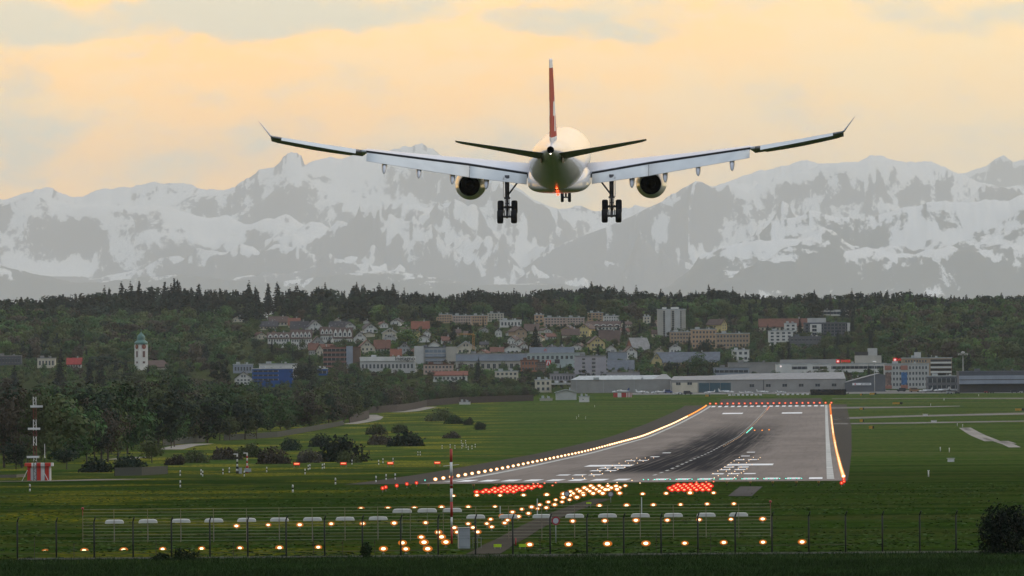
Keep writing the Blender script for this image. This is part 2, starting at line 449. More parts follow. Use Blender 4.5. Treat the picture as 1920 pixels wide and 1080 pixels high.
def ridge(name, sky, Yc, depth, mt, amp, seed, base=0.0, foot=540, step=2.5, rows=130, jag=1.0, feat=3600.0):
    """a range whose crest follows the surveyed skyline (px, py) at distance Yc"""
    Yc, depth, amp, feat = Yc * MS, depth * MS, amp * MS, feat * MS
    p0, p1 = sky[0][0], sky[-1][0]
    px = np.arange(p0, p1 + step, step)
    py = np.interp(px, [s[0] for s in sky], [s[1] for s in sky])
    u = (px - 960) * CR + (540 - py) * SR; v = (540 - py) * CR - (px - 960) * SR
    Xc = u * Yc / FPX; Zc = HC + (v - V0) * Yc / FPX
    t = np.linspace(-1, 0.35, rows)
    X = np.repeat(Xc[None, :], rows, 0) * (1 + 0.5 * t[:, None] * depth / Yc); Y = Yc + np.repeat(t[:, None], len(px), 1) * depth
    w = np.where(t < 0, np.clip(1 + t, 0, 1) ** 1.15, np.clip(1 - (t / 0.6) ** 1.3, 0, 1))
    # the crest's own teeth stay on the crest; the flanks below follow its broad shape
    kk = np.exp(-0.5 * (np.arange(-60, 61) / (26.0 / step * 1.2)) ** 2); kk /= kk.sum()
    Zb = np.convolve(np.pad(Zc, 60, mode='edge'), kk, mode='valid')
    Z = base + (Zb[None, :] - base) * w[:, None] + (Zc - Zb)[None, :] * np.exp(-(t[:, None] / 0.028) ** 2)
    s = 1.0 / feat
    Xw = X + 0.45 * feat * pnoise(X / feat * .7 + seed, Y / feat * .5) + 0.5 * (Y - Yc) * np.sin(X / (1.15 * feat) + seed)
    n = fbm(Xw * s + seed, Y * s * 0.8 + seed * 0.7, 7, True, gain=0.52) - 1.0
    n2 = fbm(Xw / (420.0 * MS) + seed, Y / (520.0 * MS), 4)
    fall = np.clip(-t / 0.10, 0.0, 1.0)[:, None] * np.clip((1 + t) / 0.15, 0, 1)[:, None]
    fall = np.where(t[:, None] > 0, 0.25, fall)
    Z = Z + fall * (amp * n + 0.26 * amp * n2)
    # the crest itself must stay the skyline; spurs in front are kept under it
    cap = HC + (Zc[None, :] - HC) * (Y / Yc) - np.clip(-t, 0, 1)[:, None] * 0.10 * (Zc[None, :] - base)
    Z = np.where(t[:, None] < -0.004, np.minimum(Z, cap), Z)
    jg = (fbm(Xc / 200.0 + seed, Xc * 0 + 3.3, 4) * 34 + fbm(Xc / 65.0, Xc * 0 + 7.7, 3) * 15) * jag
    Z = Z + jg[None, :] * np.exp(-(t[:, None] / 0.04) ** 2)
    Z = np.maximum(Z, base - 20)
    vv = np.stack([X, Y, Z], -1).reshape(-1, 3)
    m = len(px); i = np.arange(rows - 1)[:, None] * m + np.arange(m - 1)[None, :]
    q = np.stack([i, i + 1, i + m + 1, i + m], -1).reshape(-1, 4)
    return kind(link(name, np_mesh(name, vv, q, mt, True)), 'structure')

ROCK = (0.085, 0.09, 0.105)
ridge('mountain_peak', [(1560, 470), (1640, 420), (1720, 360), (1780, 332), (1815, 316), (1850, 303), (1872, 290), (1882, 287), (1900, 297), (1925, 292), (1980, 310), (2050, 350), (2150, 420)],
      90000, 7000, rock_snow('snow_far', 300, 900, 0.16, ROCK), 420, 4.2)
ridge('mountain_massif', [(-340, 470), (-250, 420), (-150, 400), (-60, 392), (0, 381), (40, 370), (70, 362), (85, 357), (97, 360), (112, 372), (130, 380), (165, 379), (200, 376), (240, 376), (262, 371), (290, 363), (320, 364),
      (345, 361), (390, 367), (420, 364), (440, 362), (452, 352), (466, 341), (490, 324), (515, 315), (522, 312), (527, 305), (530, 297), (534, 296), (539, 290), (543, 290), (546, 286), (551, 288), (555, 287), (561, 292), (565, 293), (568, 302), (572, 311), (578, 306), (585, 304), (604, 299),
      (640, 304), (675, 297), (700, 301), (735, 294), (765, 288), (781, 280), (792, 277), (806, 286), (830, 293), (870, 306), (905, 318), (940, 332), (975, 352), (1000, 371), (1030, 383), (1060, 388), (1090, 384), (1120, 394), (1160, 398), (1195, 390), (1230, 398),
      (1270, 420), (1330, 470), (1400, 520), (1460, 560)],
      80000, 15000, rock_snow('snow_massif', 330, 950, 0.19, ROCK), 480, 1.7)
ridge('mountain_ridge', [(960, 520), (1010, 480), (1060, 452), (1120, 428), (1180, 402), (1240, 372), (1275, 350), (1300, 334), (1312, 336), (1330, 347), (1350, 342), (1385, 330), (1420, 318), (1450, 312), (1480, 303), (1512, 297),
      (1540, 304), (1575, 303), (1610, 302), (1630, 297), (1650, 300), (1672, 308), (1705, 311), (1730, 305), (1748, 303), (1775, 312), (1800, 322), (1835, 338), (1870, 343), (1930, 346), (2000, 356), (2100, 380), (2250, 430)],
      75000, 12000, rock_snow('snow_ridge', 400, 1000, 0.205, ROCK), 460, 9.3)
ridge('forested_mountain', [(1130, 575), (1200, 556), (1262, 530), (1290, 508), (1310, 482), (1345, 460), (1400, 446), (1425, 432), (1445, 414), (1460, 410), (1482, 403), (1500, 398), (1518, 388), (1545, 396), (1570, 402), (1600, 404),
      (1640, 401), (1665, 391), (1700, 381), (1730, 378), (1770, 372), (1810, 374), (1850, 371), (1890, 373), (1930, 368), (2000, 372), (2100, 390), (2250, 430)],
      62000, 9500, rock_snow('snow_forest', 260, 900, 0.20, (0.05, 0.062, 0.066), 0.8, 900.0), 300, 5.5, jag=0.8)
ridge('foothills', [(-400, 530), (-250, 520), (-100, 512), (0, 500), (60, 516), (130, 530), (200, 528), (260, 518), (330, 512), (420, 522), (500, 528), (560, 521), (640, 513), (700, 508), (760, 516), (830, 528), (900, 534), (1000, 530), (1080, 534), (1180, 545), (1300, 550), (1500, 560), (1800, 560), (2300, 560)],
      64000, 7000, rock_snow('snow_foothills', 420, 800, 0.10, (0.05, 0.06, 0.062), 0.8, 1300.0), 170, 12.9, jag=0.5)
# ------------------------------------------------------------------ the landing airliner
def airliner():
    white = mat('airframe_white', (0.60, 0.60, 0.61), 0.3, var=0.05, scale=0.35, coat=0.4)
    grey = mat('wing_grey', (0.56, 0.57, 0.59), 0.38, var=0.07, scale=0.5)
    flapm = mat('flap_grey', (0.60, 0.61, 0.58), 0.45, var=0.06, scale=0.7)
    dark = mat('flap_cove_shade', (0.02, 0.02, 0.022), 0.8)
    tyre = mat('tyre_rubber', (0.012, 0.012, 0.013), 0.9)
    steel = mat('gear_steel', (0.07, 0.07, 0.075), 0.5, 0.4)
    black = mat('exhaust_shade_black', (0.002, 0.002, 0.002), 0.95, spec=0.05)  # near black, the shade inside the exhausts put into the colour
    hot = mat('nozzle_metal', (0.10, 0.095, 0.09), 0.45, 0.6)
    lead = mat('bare_leading_edge', (0.55, 0.55, 0.56), 0.3, 0.7)
    # fin: red with the white cross
    fin_m, nt, b = newmat('fin_red_with_white_cross'); N, L = nt.nodes, nt.links
    tc = N.new('ShaderNodeTexCoord'); sp = N.new('ShaderNodeSeparateXYZ'); L.new(tc.outputs['Object'], sp.inputs[0])
    def mth(op, a, c):
        n = N.new('ShaderNodeMath'); n.operation = op
        for k, q in enumerate((a, c)):
            if isinstance(q, (int, float)): n.inputs[k].default_value = q
            else: L.new(q, n.inputs[k])
        return n.outputs[0]
    zc, yc = 6.0, -24.35
    ax = mth('ABSOLUTE', mth('SUBTRACT', sp.outputs[1], yc), 0); az = mth('ABSOLUTE', mth('SUBTRACT', sp.outputs[2], zc), 0)
    arm1 = mth('MULTIPLY', mth('LESS_THAN', ax, 0.72), mth('LESS_THAN', az, 2.3)); arm2 = mth('MULTIPLY', mth('LESS_THAN', az, 0.72), mth('LESS_THAN', ax, 2.3))
    cross = mth('MAXIMUM', arm1, arm2)
    red = mth('MULTIPLY', mth('GREATER_THAN', sp.outputs[2], 3.15), mth('LESS_THAN', sp.outputs[2], 10.15))
    f = mth('MULTIPLY', red, mth('SUBTRACT', 1.0, cross))
    mx = N.new('ShaderNodeMix'); mx.data_type = 'RGBA'; L.new(f, mx.inputs['Factor'])
    mx.inputs[6].default_value = (0.70, 0.70, 0.70, 1); mx.inputs[7].default_value = (0.31, 0.012, 0.016, 1)
    L.new(mx.outputs[2], b.inputs['Base Color']); b.inputs['Roughness'].default_value = 0.6; b.inputs['Specular IOR Level'].default_value = 0.15
    t = thing('airliner', 'white twin engine passenger jet on final approach, wheels down, red tail fin with white cross', 'airplane', (4.95, 1005.0, 43.35))
    t.rotation_euler = (math.radians(3.0), 0, -0.0319)
    # fuselage: y, z of axis, half width, half height
    sec = [(32.1, -0.75, 0.03, 0.03), (31.8, -0.72, 0.45, 0.42), (31.2, -0.65, 0.92, 0.86), (30.2, -0.5, 1.42, 1.36), (28.8, -0.28, 1.95, 1.9), (27, -0.08, 2.38, 2.36), (25, 0, 2.66, 2.66),
           (22.5, 0, 2.8, 2.8), (20, 0, 2.82, 2.82), (10, 0, 2.82, 2.82), (0, 0, 2.82, 2.82), (-8, 0, 2.82, 2.82), (-11, 0.05, 2.8, 2.78), (-14, 0.22, 2.68, 2.6), (-17, 0.5, 2.45, 2.3),
           (-20, 0.88, 2.1, 1.93), (-23, 1.26, 1.68, 1.52), (-26, 1.6, 1.22, 1.12), (-28.5, 1.84, 0.85, 0.78), (-30.3, 1.98, 0.55, 0.52), (-31.1, 2.02, 0.42, 0.40), (-31.45, 2.03, 0.36, 0.35)]
    mb = MB(); n = 48
    mb.loft([[(w * math.cos(a), y, z + h * math.sin(a)) for a in [2 * PI * i / n for i in range(n)]] for y, z, w, h in sec], cap1=False)
    fu = mb.obj('fuselage', white, t)
    mb = MB(); mb.loft([[(r * math.cos(a), y, 2.03 + r * math.sin(a)) for a in [2 * PI * i / 20 for i in range(20)]] for y, r in ((-31.45, 0.355), (-31.5, 0.30), (-31.2, 0.27), (-30.6, 0.2))])
    mb.obj('tail_exhaust', black, fu)
    mb = MB(); mb.sphere((0, -31.35, 1.64), 0.07); mb.obj('tail_light', emat('tail_light_white', (1, 0.9, 0.75), 6), fu)
    mb = MB()
    def sring(y, zb, zt, w, p=3.2):
        zc_, h = (zb + zt) / 2, (zt - zb) / 2
        r = []
        for i in range(40):
            a = 2 * PI * i / 40; c, s_ = math.cos(a), math.sin(a)
            r.append((w * math.copysign(abs(c) ** (2 / p), c), y, zc_ + h * math.copysign(abs(s_) ** (2 / p), s_)))
        return r
    mb.loft([sring(15.5, -2.6, -2.2, 0.5), sring(14, -2.95, -1.5, 1.9), sring(11.5, -3.18, -0.9, 2.85), sring(7, -3.28, -0.5, 3.2), sring(0, -3.28, -0.5, 3.22), sring(-4, -3.26, -0.6, 3.15), sring(-7, -3.15, -0.9, 2.95),
             sring(-9.5, -2.95, -1.3, 2.4), sring(-11.5, -2.72, -1.8, 1.3), sring(-12.5, -2.55, -2.2, 0.4)])
    mb.obj('belly_fairing', white, t)
    # ---- wings
    st = [(2.4, 10.8, 11.6, -1.42, 4.2, 0.145), (9.4, 6.5, 7.7, -0.22, 2.6, 0.125), (14.5, 3.45, 6.1, 0.52, 1.2, 0.115), (19.7, 0.3, 4.75, 1.30, -0.3, 0.108), (20.2, 0.0, 4.6, 1.37, -9.0, 0.13),
          (24.5, -2.6, 3.7, 2.13, -14.0, 0.14), (28.6, -5.0, 2.8, 2.90, -17.0, 0.14), (29.3, -5.5, 2.55, 3.03, -17.0, 0.12)]
    def yt(s_, tc_): return 5 * tc_ * (0.2969 * math.sqrt(s_) - 0.126 * s_ - 0.3516 * s_ ** 2 + 0.2843 * s_ ** 3 - 0.1036 * s_ ** 4)
    HG = 0.76
    def sta(x):
        for a, c in zip(st, st[1:]):
            if a[0] <= x <= c[0]:
                k = (x - a[0]) / (c[0] - a[0]); return [a[i] + (c[i] - a[i]) * k for i in range(6)]
        return list(st[-1] if x > st[-1][0] else st[0])
    def pt(sgn, x, s_, off):
        _, yl, c, zh, inc, tc_ = sta(x); a = math.radians(inc)
        top = yt(HG, tc_) * c * 0.85
        return (sgn * x, yl - s_ * c * math.cos(a) - off * math.sin(a) * 0, zh - top + (HG - s_) * c * math.sin(a) + off)
    def wring(sgn, x, s1):
        c, tc_ = sta(x)[2], sta(x)[5]
        ss = [s1 * (0.5 - 0.5 * math.cos(PI * i / 14)) for i in range(15)]
        up = [pt(sgn, x, q, yt(q, tc_) * c * 0.85) for q in ss]
        lo = [pt(sgn, x, q, -yt(q, tc_) * c * 0.75) for q in reversed(ss)]
        return up + lo[:-1]
    for sgn in (-1, 1):
        mb = MB(); mb.loft([wring(sgn, x, HG) for x in (2.0, 5, 9.4, 12, 14.5, 17, 19.7, 20.2)], smooth=True)
        w = mb.obj('wing', grey, t)
        for p in w.data.polygons:                       # hard chine at the cove
            if len(p.vertices) > 4: p.use_smooth = False
        mb = MB(); mb.loft([wring(sgn, x, 0.70) for x in (20.2, 22, 24.5, 26.5, 28.6)] + [wring(sgn, x, 0.70) for x in (29.0, 29.3)])
        mb.obj('wing_outer_panel', mat('wing_grey_shaded', (0.30, 0.30, 0.31), 0.5), w)  # wing grey darkened, the underside's shade put into the colour
        # cove between wing and flap, its shadow painted in as near black
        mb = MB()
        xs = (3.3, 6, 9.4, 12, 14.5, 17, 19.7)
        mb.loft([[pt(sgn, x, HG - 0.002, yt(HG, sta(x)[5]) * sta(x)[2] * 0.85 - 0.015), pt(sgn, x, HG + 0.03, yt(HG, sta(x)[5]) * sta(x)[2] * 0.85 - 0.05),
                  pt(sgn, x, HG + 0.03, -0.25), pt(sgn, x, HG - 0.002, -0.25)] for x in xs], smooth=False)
        mb.obj('flap_cove_shade', dark, w)
        # flaps, lowered
        def flap(x0, x1, c0, c1, d0, nm):
            mb = MB(); rings = []
            for k in range(7):
                x = x0 + (x1 - x0) * k / 6; c = c0 + (c1 - c0) * k / 6
                _, yl, cw, zh, inc, tc_ = sta(x); yh = yl - (HG + 0.03) * cw - 0.1; z0 = zh - 0.16; a = math.radians(d0)
                r = []
                ss = [0.5 - 0.5 * math.cos(PI * i / 8) for i in range(9)]
                up = [(q * c, yt(q, 0.13) * c) for q in ss]; lo = [(q * c, -yt(q, 0.13) * c) for q in reversed(ss)][1:-1]
                for q, h in up + lo:
                    h -= yt(0.15, 0.13) * c
                    r.append((sgn * x, yh - q * math.cos(a) + h * math.sin(a) * 0.6 + 0.1, z0 - q * math.sin(a) + h * math.cos(a)))
                rings.append(r)
            mb.loft(rings); return mb.obj(nm, flapm, w)
        flap(3.35, 9.2, 1.85, 2.2, 31, 'flap'); flap(9.24, 19.65, 2.2, 1.62, 31, 'flap')
        # flap track fairings
        for x in (7.5, 10.95, 14.35, 17.85):
            _, yl, cw, zh, inc, tc_ = sta(x); mb = MB(); rings = []
            yh = yl - HG * cw; k = 1.0 if x < 12 else 0.92
            for q, wd, ht, zo in ((2.2, .05, .06, -0.55), (1.6, .2, .24, -0.62), (0.8, .27, .36, -0.75), (-0.2, .28, .42, -0.98), (-1.1, .28, .44, -1.34), (-1.6, .27, .42, -1.56), (-2.0, .22, .36, -1.72), (-2.3, .12, .2, -1.9), (-2.4, .02, .04, -2.0)):
                rings.append([(sgn * x + wd * k * math.cos(a), yh + q, zh + zo * k * 1.12 + ht * k * math.sin(a)) for a in [2 * PI * i / 14 for i in range(14)]])
            mb.loft(rings); mb.obj('flap_track_fairing', grey, w)
        # aileron, drooped
        mb = MB(); rings = []
        for k in range(6):
            x = 20.75 + (28.2 - 20.75) * k / 5; _, yl, cw, zh, inc, tc_ = sta(x); a = math.radians(15); c = 0.30 * cw
            p0 = pt(sgn, x, 0.705, yt(0.70, tc_) * cw * 0.85); h0 = (yt(0.70, tc_) * cw * (0.85 + 0.75))
            rings.append([(sgn * x, p0[1], p0[2] - 0.01), (sgn * x, p0[1] - c * 0.5 * math.cos(a), p0[2] - c * 0.5 * math.sin(a) - 0.03), (sgn * x, p0[1] - c * math.cos(a), p0[2] - c * math.sin(a) - 0.05),
                          (sgn * x, p0[1] - c * math.cos(a), p0[2] - c * math.sin(a) - 0.08), (sgn * x, p0[1], p0[2] - h0 + 0.01)])
        mb.loft(rings, smooth=False); mb.obj('aileron', flapm, w)
        # slats, extended: they hang below the leading edge
        for x0, x1 in ((3.6, 8.2), (10.4, 19.4), (19.6, 28.8)):
            mb = MB(); rings = []
            for k in range(6):
                x = x0 + (x1 - x0) * k / 5; _, yl, cw, zh, inc, tc_ = sta(x); p0 = pt(sgn, x, 0.0, 0); c = 0.16 * cw + 0.12; a = math.radians(24)
                r = []
                for q, h in ((1, 0.02), (0.6, 0.11), (0.25, 0.15), (0.05, 0.09), (0, 0), (0.1, -0.06), (0.35, -0.03), (0.7, 0.01)):
                    r.append((sgn * x, p0[1] + 0.25 + (1 - q - 0.75) * c * math.cos(a) + h * c * 0.3, p0[2] + 0.16 - (1 - q) * c * math.sin(a) + h * c * math.cos(a)))
                rings.append(r)
            mb.loft(rings); mb.obj('slat', mat('wing_grey_shaded', (0.30, 0.30, 0.31), 0.5), w)
        # winglet
        _, yl, cw, zh, inc, tc_ = sta(29.3); mb = MB(); rings = []
        for k, (dx, dz, c, yo) in enumerate(((-0.02, -0.05, 2.45, 0), (0.10, 0.12, 2.1, -0.4), (0.45, 0.60, 1.5, -1.1), (0.83, 1.10, 1.0, -1.6), (1.15, 1.52, 0.6, -2.0))):
            th = 0.09 * c * 0.5
            y0 = yl + yo; z0 = zh - 0.1 + dz
            rings.append([(sgn * (29.3 + dx), y0, z0), (sgn * (29.3 + dx) - sgn * th * .8, y0 - c * .35, z0 + th * .6), (sgn * (29.3 + dx), y0 - c, z0), (sgn * (29.3 + dx) + sgn * th * .8, y0 - c * .35, z0 - th * .6)])
        mb.loft(rings); mb.obj('winglet', grey, w)
        # ---- engine
        ex, ez = sgn * 9.37, -2.62
        mb = MB(); prof = [(9.3, 1.22), (9.45, 1.30), (9.35, 1.42), (8.8, 1.52), (7.6, 1.60), (6.2, 1.60), (5.0, 1.52), (3.9, 1.36), (3.1, 1.18), (2.75, 1.08), (2.75, 1.02), (3.4, 1.06), (4.2, 1.0)]
        mb.loft([[(ex + r * math.cos(a), y, ez + r * math.sin(a)) for a in [2 * PI * i / 36 for i in range(36)]] for y, r in prof], cap0=False, cap1=True)
        e = mb.obj('engine_nacelle', white, t)
        mb = MB(); mb.loft([[(ex + r * math.cos(a), y, ez + r * math.sin(a)) for a in [2 * PI * i / 36 for i in range(36)]] for y, r in ((2.74, 1.075), (2.71, 1.05), (2.72, 1.0), (3.3, 0.97), (4.15, 0.95))], cap0=False)
        mb.obj('exhaust_nozzle', black, e)
        mb = MB(); mb.loft([[(ex + r * math.cos(a), y, ez + r * math.sin(a)) for a in [2 * PI * i / 20 for i in range(20)]] for y, r in ((4.1, 0.5), (3.3, 0.42), (2.9, 0.22), (2.7, 0.05))])
        mb.obj('exhaust_cone', black, e)
        mb = MB(); mb.loft([[(ex + r * math.cos(a), y, ez + r * math.sin(a)) for a in [2 * PI * i / 24 for i in range(24)]] for y, r in ((8.9, 1.22), (8.7, 0.3), (9.1, 0.05))])
        mb.obj('fan', black, e)
        mb = MB(); mb.loft([[(ex - 0.24, y, z0), (ex + 0.24, y, z0), (ex + 0.2, y, z1), (ex - 0.2, y, z1)] for y, z0, z1 in ((7.6, ez + 1.45, ez + 1.6), (6.2, ez + 1.4, ez + 2.0), (3.6, ez + 1.2, ez + 2.1), (1.4, ez + 1.0, ez + 2.0), (-0.2, ez + 1.35, ez + 1.8))], smooth=False)
        mb.obj('pylon', grey, e)
        # ---- main gear
        gx = sgn * 5.38
        mb = MB(); mb.tube((gx, 0.15, -1.5), (gx, 0.05, -3.9), 0.24, 0.22, 14); mb.tube((gx, 0.05, -3.9), (gx, 0, -5.25), 0.14, 0.14, 12)
        mb.tube((gx, -0.25, -3.5), (gx, -0.55, -4.3), 0.06, 0.06); mb.tube((gx, -0.55, -4.3), (gx, -0.1, -5.1), 0.06, 0.06)
        mb.box((gx, 0, -3.85), (0.62, 0.3, 0.22)); mb.box((gx, -.1, -4.4), (0.44, 0.26, 0.12)); mb.tube((gx - .2, .2, -4.0), (gx - .22, .2, -5.1), .035); mb.tube((gx + .2, .2, -4.0), (gx + .22, .2, -5.1), .035)
        g = mb.obj('main_landing_gear', steel, t)
        a = math.radians(27); fwd = Vector((0, math.cos(a), math.sin(a)))
        c0 = Vector((gx, 0, -5.28))
        mb = MB(); mb.tube(c0 - fwd * 1.1, c0 + fwd * 1.1, 0.15, 0.15, 10)
        for s_ in (-1, 1): mb.tube(c0 + fwd * 0.99 * s_ + Vector((-0.6, 0, 0)), c0 + fwd * 0.99 * s_ + Vector((0.6, 0, 0)), 0.12, 0.12, 10); mb.tube(c0 + fwd * .99 * s_ + Vector((-.28, 0, .12)), c0 + fwd * .3 * s_ + Vector((-.28, 0, .3)), .05); mb.tube(c0 + fwd * .99 * s_ + Vector((.28, 0, .12)), c0 + fwd * .3 * s_ + Vector((.28, 0, .3)), .05)
        mb.obj('bogie', steel, g)
        mb = MB(); mb.tube((gx - sgn * 0.08, 0.1, -3.55), (gx - sgn * 1.15, 0.25, -2.15), 0.085, 0.085, 8); mb.obj('side_brace', steel, g)
        mb = MB(); mb.box((gx + sgn * 0.36, 0.2, -2.75), (0.07, 1.3, 2.1)); mb.obj('gear_door', white, g)
        for s_ in (-1, 1):
            for q in (-1, 1):
                wc = c0 + fwd * 0.99 * s_ + Vector((0.71 * q, 0, 0)); mb = MB()
                mb.loft([[(wc.x + x, wc.y + r * math.cos(b_), wc.z + r * math.sin(b_)) for b_ in [2 * PI * i / 28 for i in range(28)]] for x, r in ((-.29, .38), (-.31, .58), (-.25, .68), (-.14, .71), (.14, .71), (.25, .68), (.31, .58), (.29, .38))])
                wh = mb.obj('wheel', tyre, g)
                mb = MB(); mb.tube((wc.x - .28, wc.y, wc.z), (wc.x + .312, wc.y, wc.z), .34, .34, 18); mb.obj('rim', steel, wh)
        # ---- tailplane: nose-down trim shows its underside
        mb = MB(); rings = []
        for x, yl, c, z, tc_ in ((0.75, -22.8, 5.9, 1.62, 0.105), (3, -24.3, 4.9, 1.97, 0.10), (6, -26.25, 3.6, 2.45, 0.095), (9.0, -28.2, 2.4, 2.93, 0.09), (9.55, -28.8, 1.8, 3.02, 0.07)):
            a = math.radians(-6.5); r = []
            ss = [0.5 - 0.5 * math.cos(PI * i / 10) for i in range(11)]
            for q, h in [(q, yt(q, tc_)) for q in ss] + [(q, -yt(q, tc_)) for q in reversed(ss)][1:-1]:
                r.append((sgn * x, yl - q * c * math.cos(a) , z + (1 - q) * c * math.sin(a) * 1 + h * c))
            rings.append(r)
        mb.loft(rings); mb.obj('tailplane', mat('wing_grey_shaded', (0.30, 0.30, 0.31), 0.5), t)
        mb = MB(); mb.loft([[(sgn * (1.02), -22.4, z) , (sgn * 1.30, -22.9, z), (sgn * 1.06, -27.0, z)] for z in (0.55, 1.1, 1.9)], smooth=False); mb.obj('tailplane_slot', mat('slot_grey', (0.16, 0.16, 0.165), 0.6), t)
    # ---- nose gear
    mb = MB(); mb.tube((0, 25.4, -2.4), (0, 25.3, -4.75), 0.13, 0.1, 12); mb.tube((-.34, 25.3, -4.7), (.34, 25.3, -4.7), .07); mb.tube((0, 25.9, -2.6), (0, 25.4, -4.0), .06)
    g = mb.obj('nose_landing_gear', steel, t)
    for q in (-1, 1):
        mb = MB(); wc = Vector((q * .38, 25.3, -4.7))
        mb.loft([[(wc.x + x, wc.y + r * math.cos(b_), wc.z + r * math.sin(b_)) for b_ in [2 * PI * i / 24 for i in range(24)]] for x, r in ((-.15, .3), (-.16, .44), (-.1, .51), (.1, .51), (.16, .44), (.15, .3))])
        mb.obj('wheel', tyre, g)
        mb = MB(); mb.box((q * .55, 26.2, -3.0), (.05, 1.7, .9)); mb.obj('gear_door', white, g)
    # ---- fin and rudder
    def finr(f0, f1):
        mb = MB(); rings = []
        for z, yl, c, th in ((2.2, -17.6, 10.3, 0.92), (3.2, -18.7, 9.5, 0.88), (5.5, -20.9, 7.85, 0.74), (8.0, -23.4, 6.1, 0.60), (10.2, -25.6, 4.5, 0.46), (10.9, -26.5, 3.7, 0.40), (11.05, -27.0, 3.2, 0.3)):
            r = []
            ss = [f0 + (f1 - f0) * (0.5 - 0.5 * math.cos(PI * i / 10)) for i in range(11)]
            for q, h in [(q, yt(q, 0.5) / 0.5) for q in ss] + [(q, -yt(q, 0.5) / 0.5) for q in reversed(ss)]:
                r.append((h * th * 0.82, yl - q * c, z))
            rings.append(r)
        mb.loft(rings); return mb
    fn = finr(0.0, 0.68).obj('fin', fin_m, t); finr(0.69, 1.0).obj('rudder', fin_m, fn)
    # red anti-collision beacon under the belly; added point light imitates the reflected red glow
    mb = MB(); mb.sphere((0, -5.5, -3.34), 0.13, 12, 8, (1, 1, .8)); bc = mb.obj('beacon', emat('beacon_red', (1.0, 0.05, 0.015), 6), t)
    pl = bpy.data.lights.new('belly_glow_light', 'POINT'); pl.energy = 60; pl.color = (1, .07, .02); pl.shadow_soft_size = .12  # added light, casts the red glow on the rear belly
    po = bpy.data.objects.new('belly_glow_light', pl); COL.objects.link(po); po.parent = bc; po.location = (0, -7.2, -4.1)
    return t
airliner()
# ------------------------------------------------------------------ runway, taxiways, paths
def strip(name, offs, ys, m, dz, smooth=True):
    """sheet laid on the ground between offset lists (left..right) along the runway"""
    v = []; ys = list(ys)
    for Y in ys:
        for o in offs: v.append(tuple(rw(o(Y) if callable(o) else o, Y, dz)))
    n = len(offs); i = np.arange(len(ys) - 1)[:, None] * n + np.arange(n - 1)[None, :]
    q = np.stack([i, i + 1, i + n + 1, i + n], -1).reshape(-1, 4)
    return kind(link(name, np_mesh(name, np.array(v), q, m, smooth)), 'structure')

def pavement_mat(name, base, rubber=True):
    m, nt, b = newmat(name); N, L = nt.nodes, nt.links
    geo = N.new('ShaderNodeNewGeometry'); sp = N.new('ShaderNodeSeparateXYZ'); L.new(geo.outputs['Position'], sp.inputs[0])
    def M(op, a, c, d=None):
        n = N.new('ShaderNodeMath'); n.operation = op
        for k, q in enumerate((a, c, d)):
            if q is None: continue
            if isinstance(q, (int, float)): n.inputs[k].default_value = q
            else: L.new(q, n.inputs[k])
        return n.outputs[0]
    off = M('ADD', M('MULTIPLY_ADD', sp.outputs[1], -RK, sp.outputs[0]), 27.4)
    cb = N.new('ShaderNodeCombineXYZ'); L.new(off, cb.inputs[0]); L.new(sp.outputs[1], cb.inputs[1])
    def nz(sx, sy, det, r=0.6):
        mp = N.new('ShaderNodeMapping'); mp.inputs['Scale'].default_value = (sx, sy, 1); L.new(cb.outputs[0], mp.inputs[0])
        n = N.new('ShaderNodeTexNoise'); n.inputs['Scale'].default_value = 1; n.inputs['Detail'].default_value = det; n.inputs['Roughness'].default_value = r; L.new(mp.outputs[0], n.inputs[0]); return n.outputs['Fac']
    def ss(v, a, c, lo=0.0, hi=1.0):
        r = N.new('ShaderNodeMapRange'); r.interpolation_type = 'SMOOTHSTEP'; L.new(v, r.inputs[0])
        for k, q in ((1, a), (2, c), (3, lo), (4, hi)): r.inputs[k].default_value = q
        return r.outputs[0]
    def mixc(f, a, c):
        n = N.new('ShaderNodeMix'); n.data_type = 'RGBA'; L.new(f, n.inputs['Factor'])
        for k, q in ((6, a), (7, c)):
            if isinstance(q, tuple): n.inputs[k].default_value = (*q, 1)
            else: L.new(q, n.inputs[k])
        return n.outputs[2]
    c = mixc(ss(nz(0.05, 0.004, 4), 0.35, 0.65), base, tuple(q * 0.80 for q in base))
    c = mixc(M('MULTIPLY', ss(nz(0.9, 0.006, 6, 0.7), 0.45, 0.7), 0.45), c, tuple(q * 0.62 for q in base))
    c = mixc(M('MULTIPLY', ss(nz(0.3, 0.06, 6, 0.7), 0.5, 0.75), 0.35), c, tuple(q * 1.25 for q in base))
    if rubber:
        ao = M('ABSOLUTE', M('ADD', off, 1.0), 0)
        wob = M('ADD', ao, M('MULTIPLY', M('SUBTRACT', nz(0.25, 0.006, 5, 0.65), 0.5), 14.0))
        lat = ss(wob, 17.0, 5.0)
        along = M('MULTIPLY', ss(sp.outputs[1], 1560, 1720), ss(sp.outputs[1], 4150, 2900))
        streak = ss(nz(1.4, 0.0022, 5, 0.6), 0.3, 0.52, 0.40, 1.0)
        c = mixc(M('MULTIPLY', M('MULTIPLY', M('MULTIPLY', lat, along), streak), 0.95), c, (0.020, 0.020, 0.022))
        # darker shoulders
        sh = ss(M('ABSOLUTE', off, 0), 30.2, 30.6)
        c = mixc(M('MULTIPLY', sh, 0.95), c, (0.066, 0.058, 0.046))
    L.new(c, b.inputs['Base Color']); b.inputs['Roughness'].default_value = 0.95; b.inputs['Specular IOR Level'].default_value = 0.0
    return m
conc = pavement_mat('runway_pavement', (0.235, 0.196, 0.164))
tar = pavement_mat('taxiway_pavement', (0.20, 0.18, 0.155), False)
YS = np.arange(1388, 4775, 12.0)
def shoulder(Y, s, w=10.0):
    return s * (30 + w)
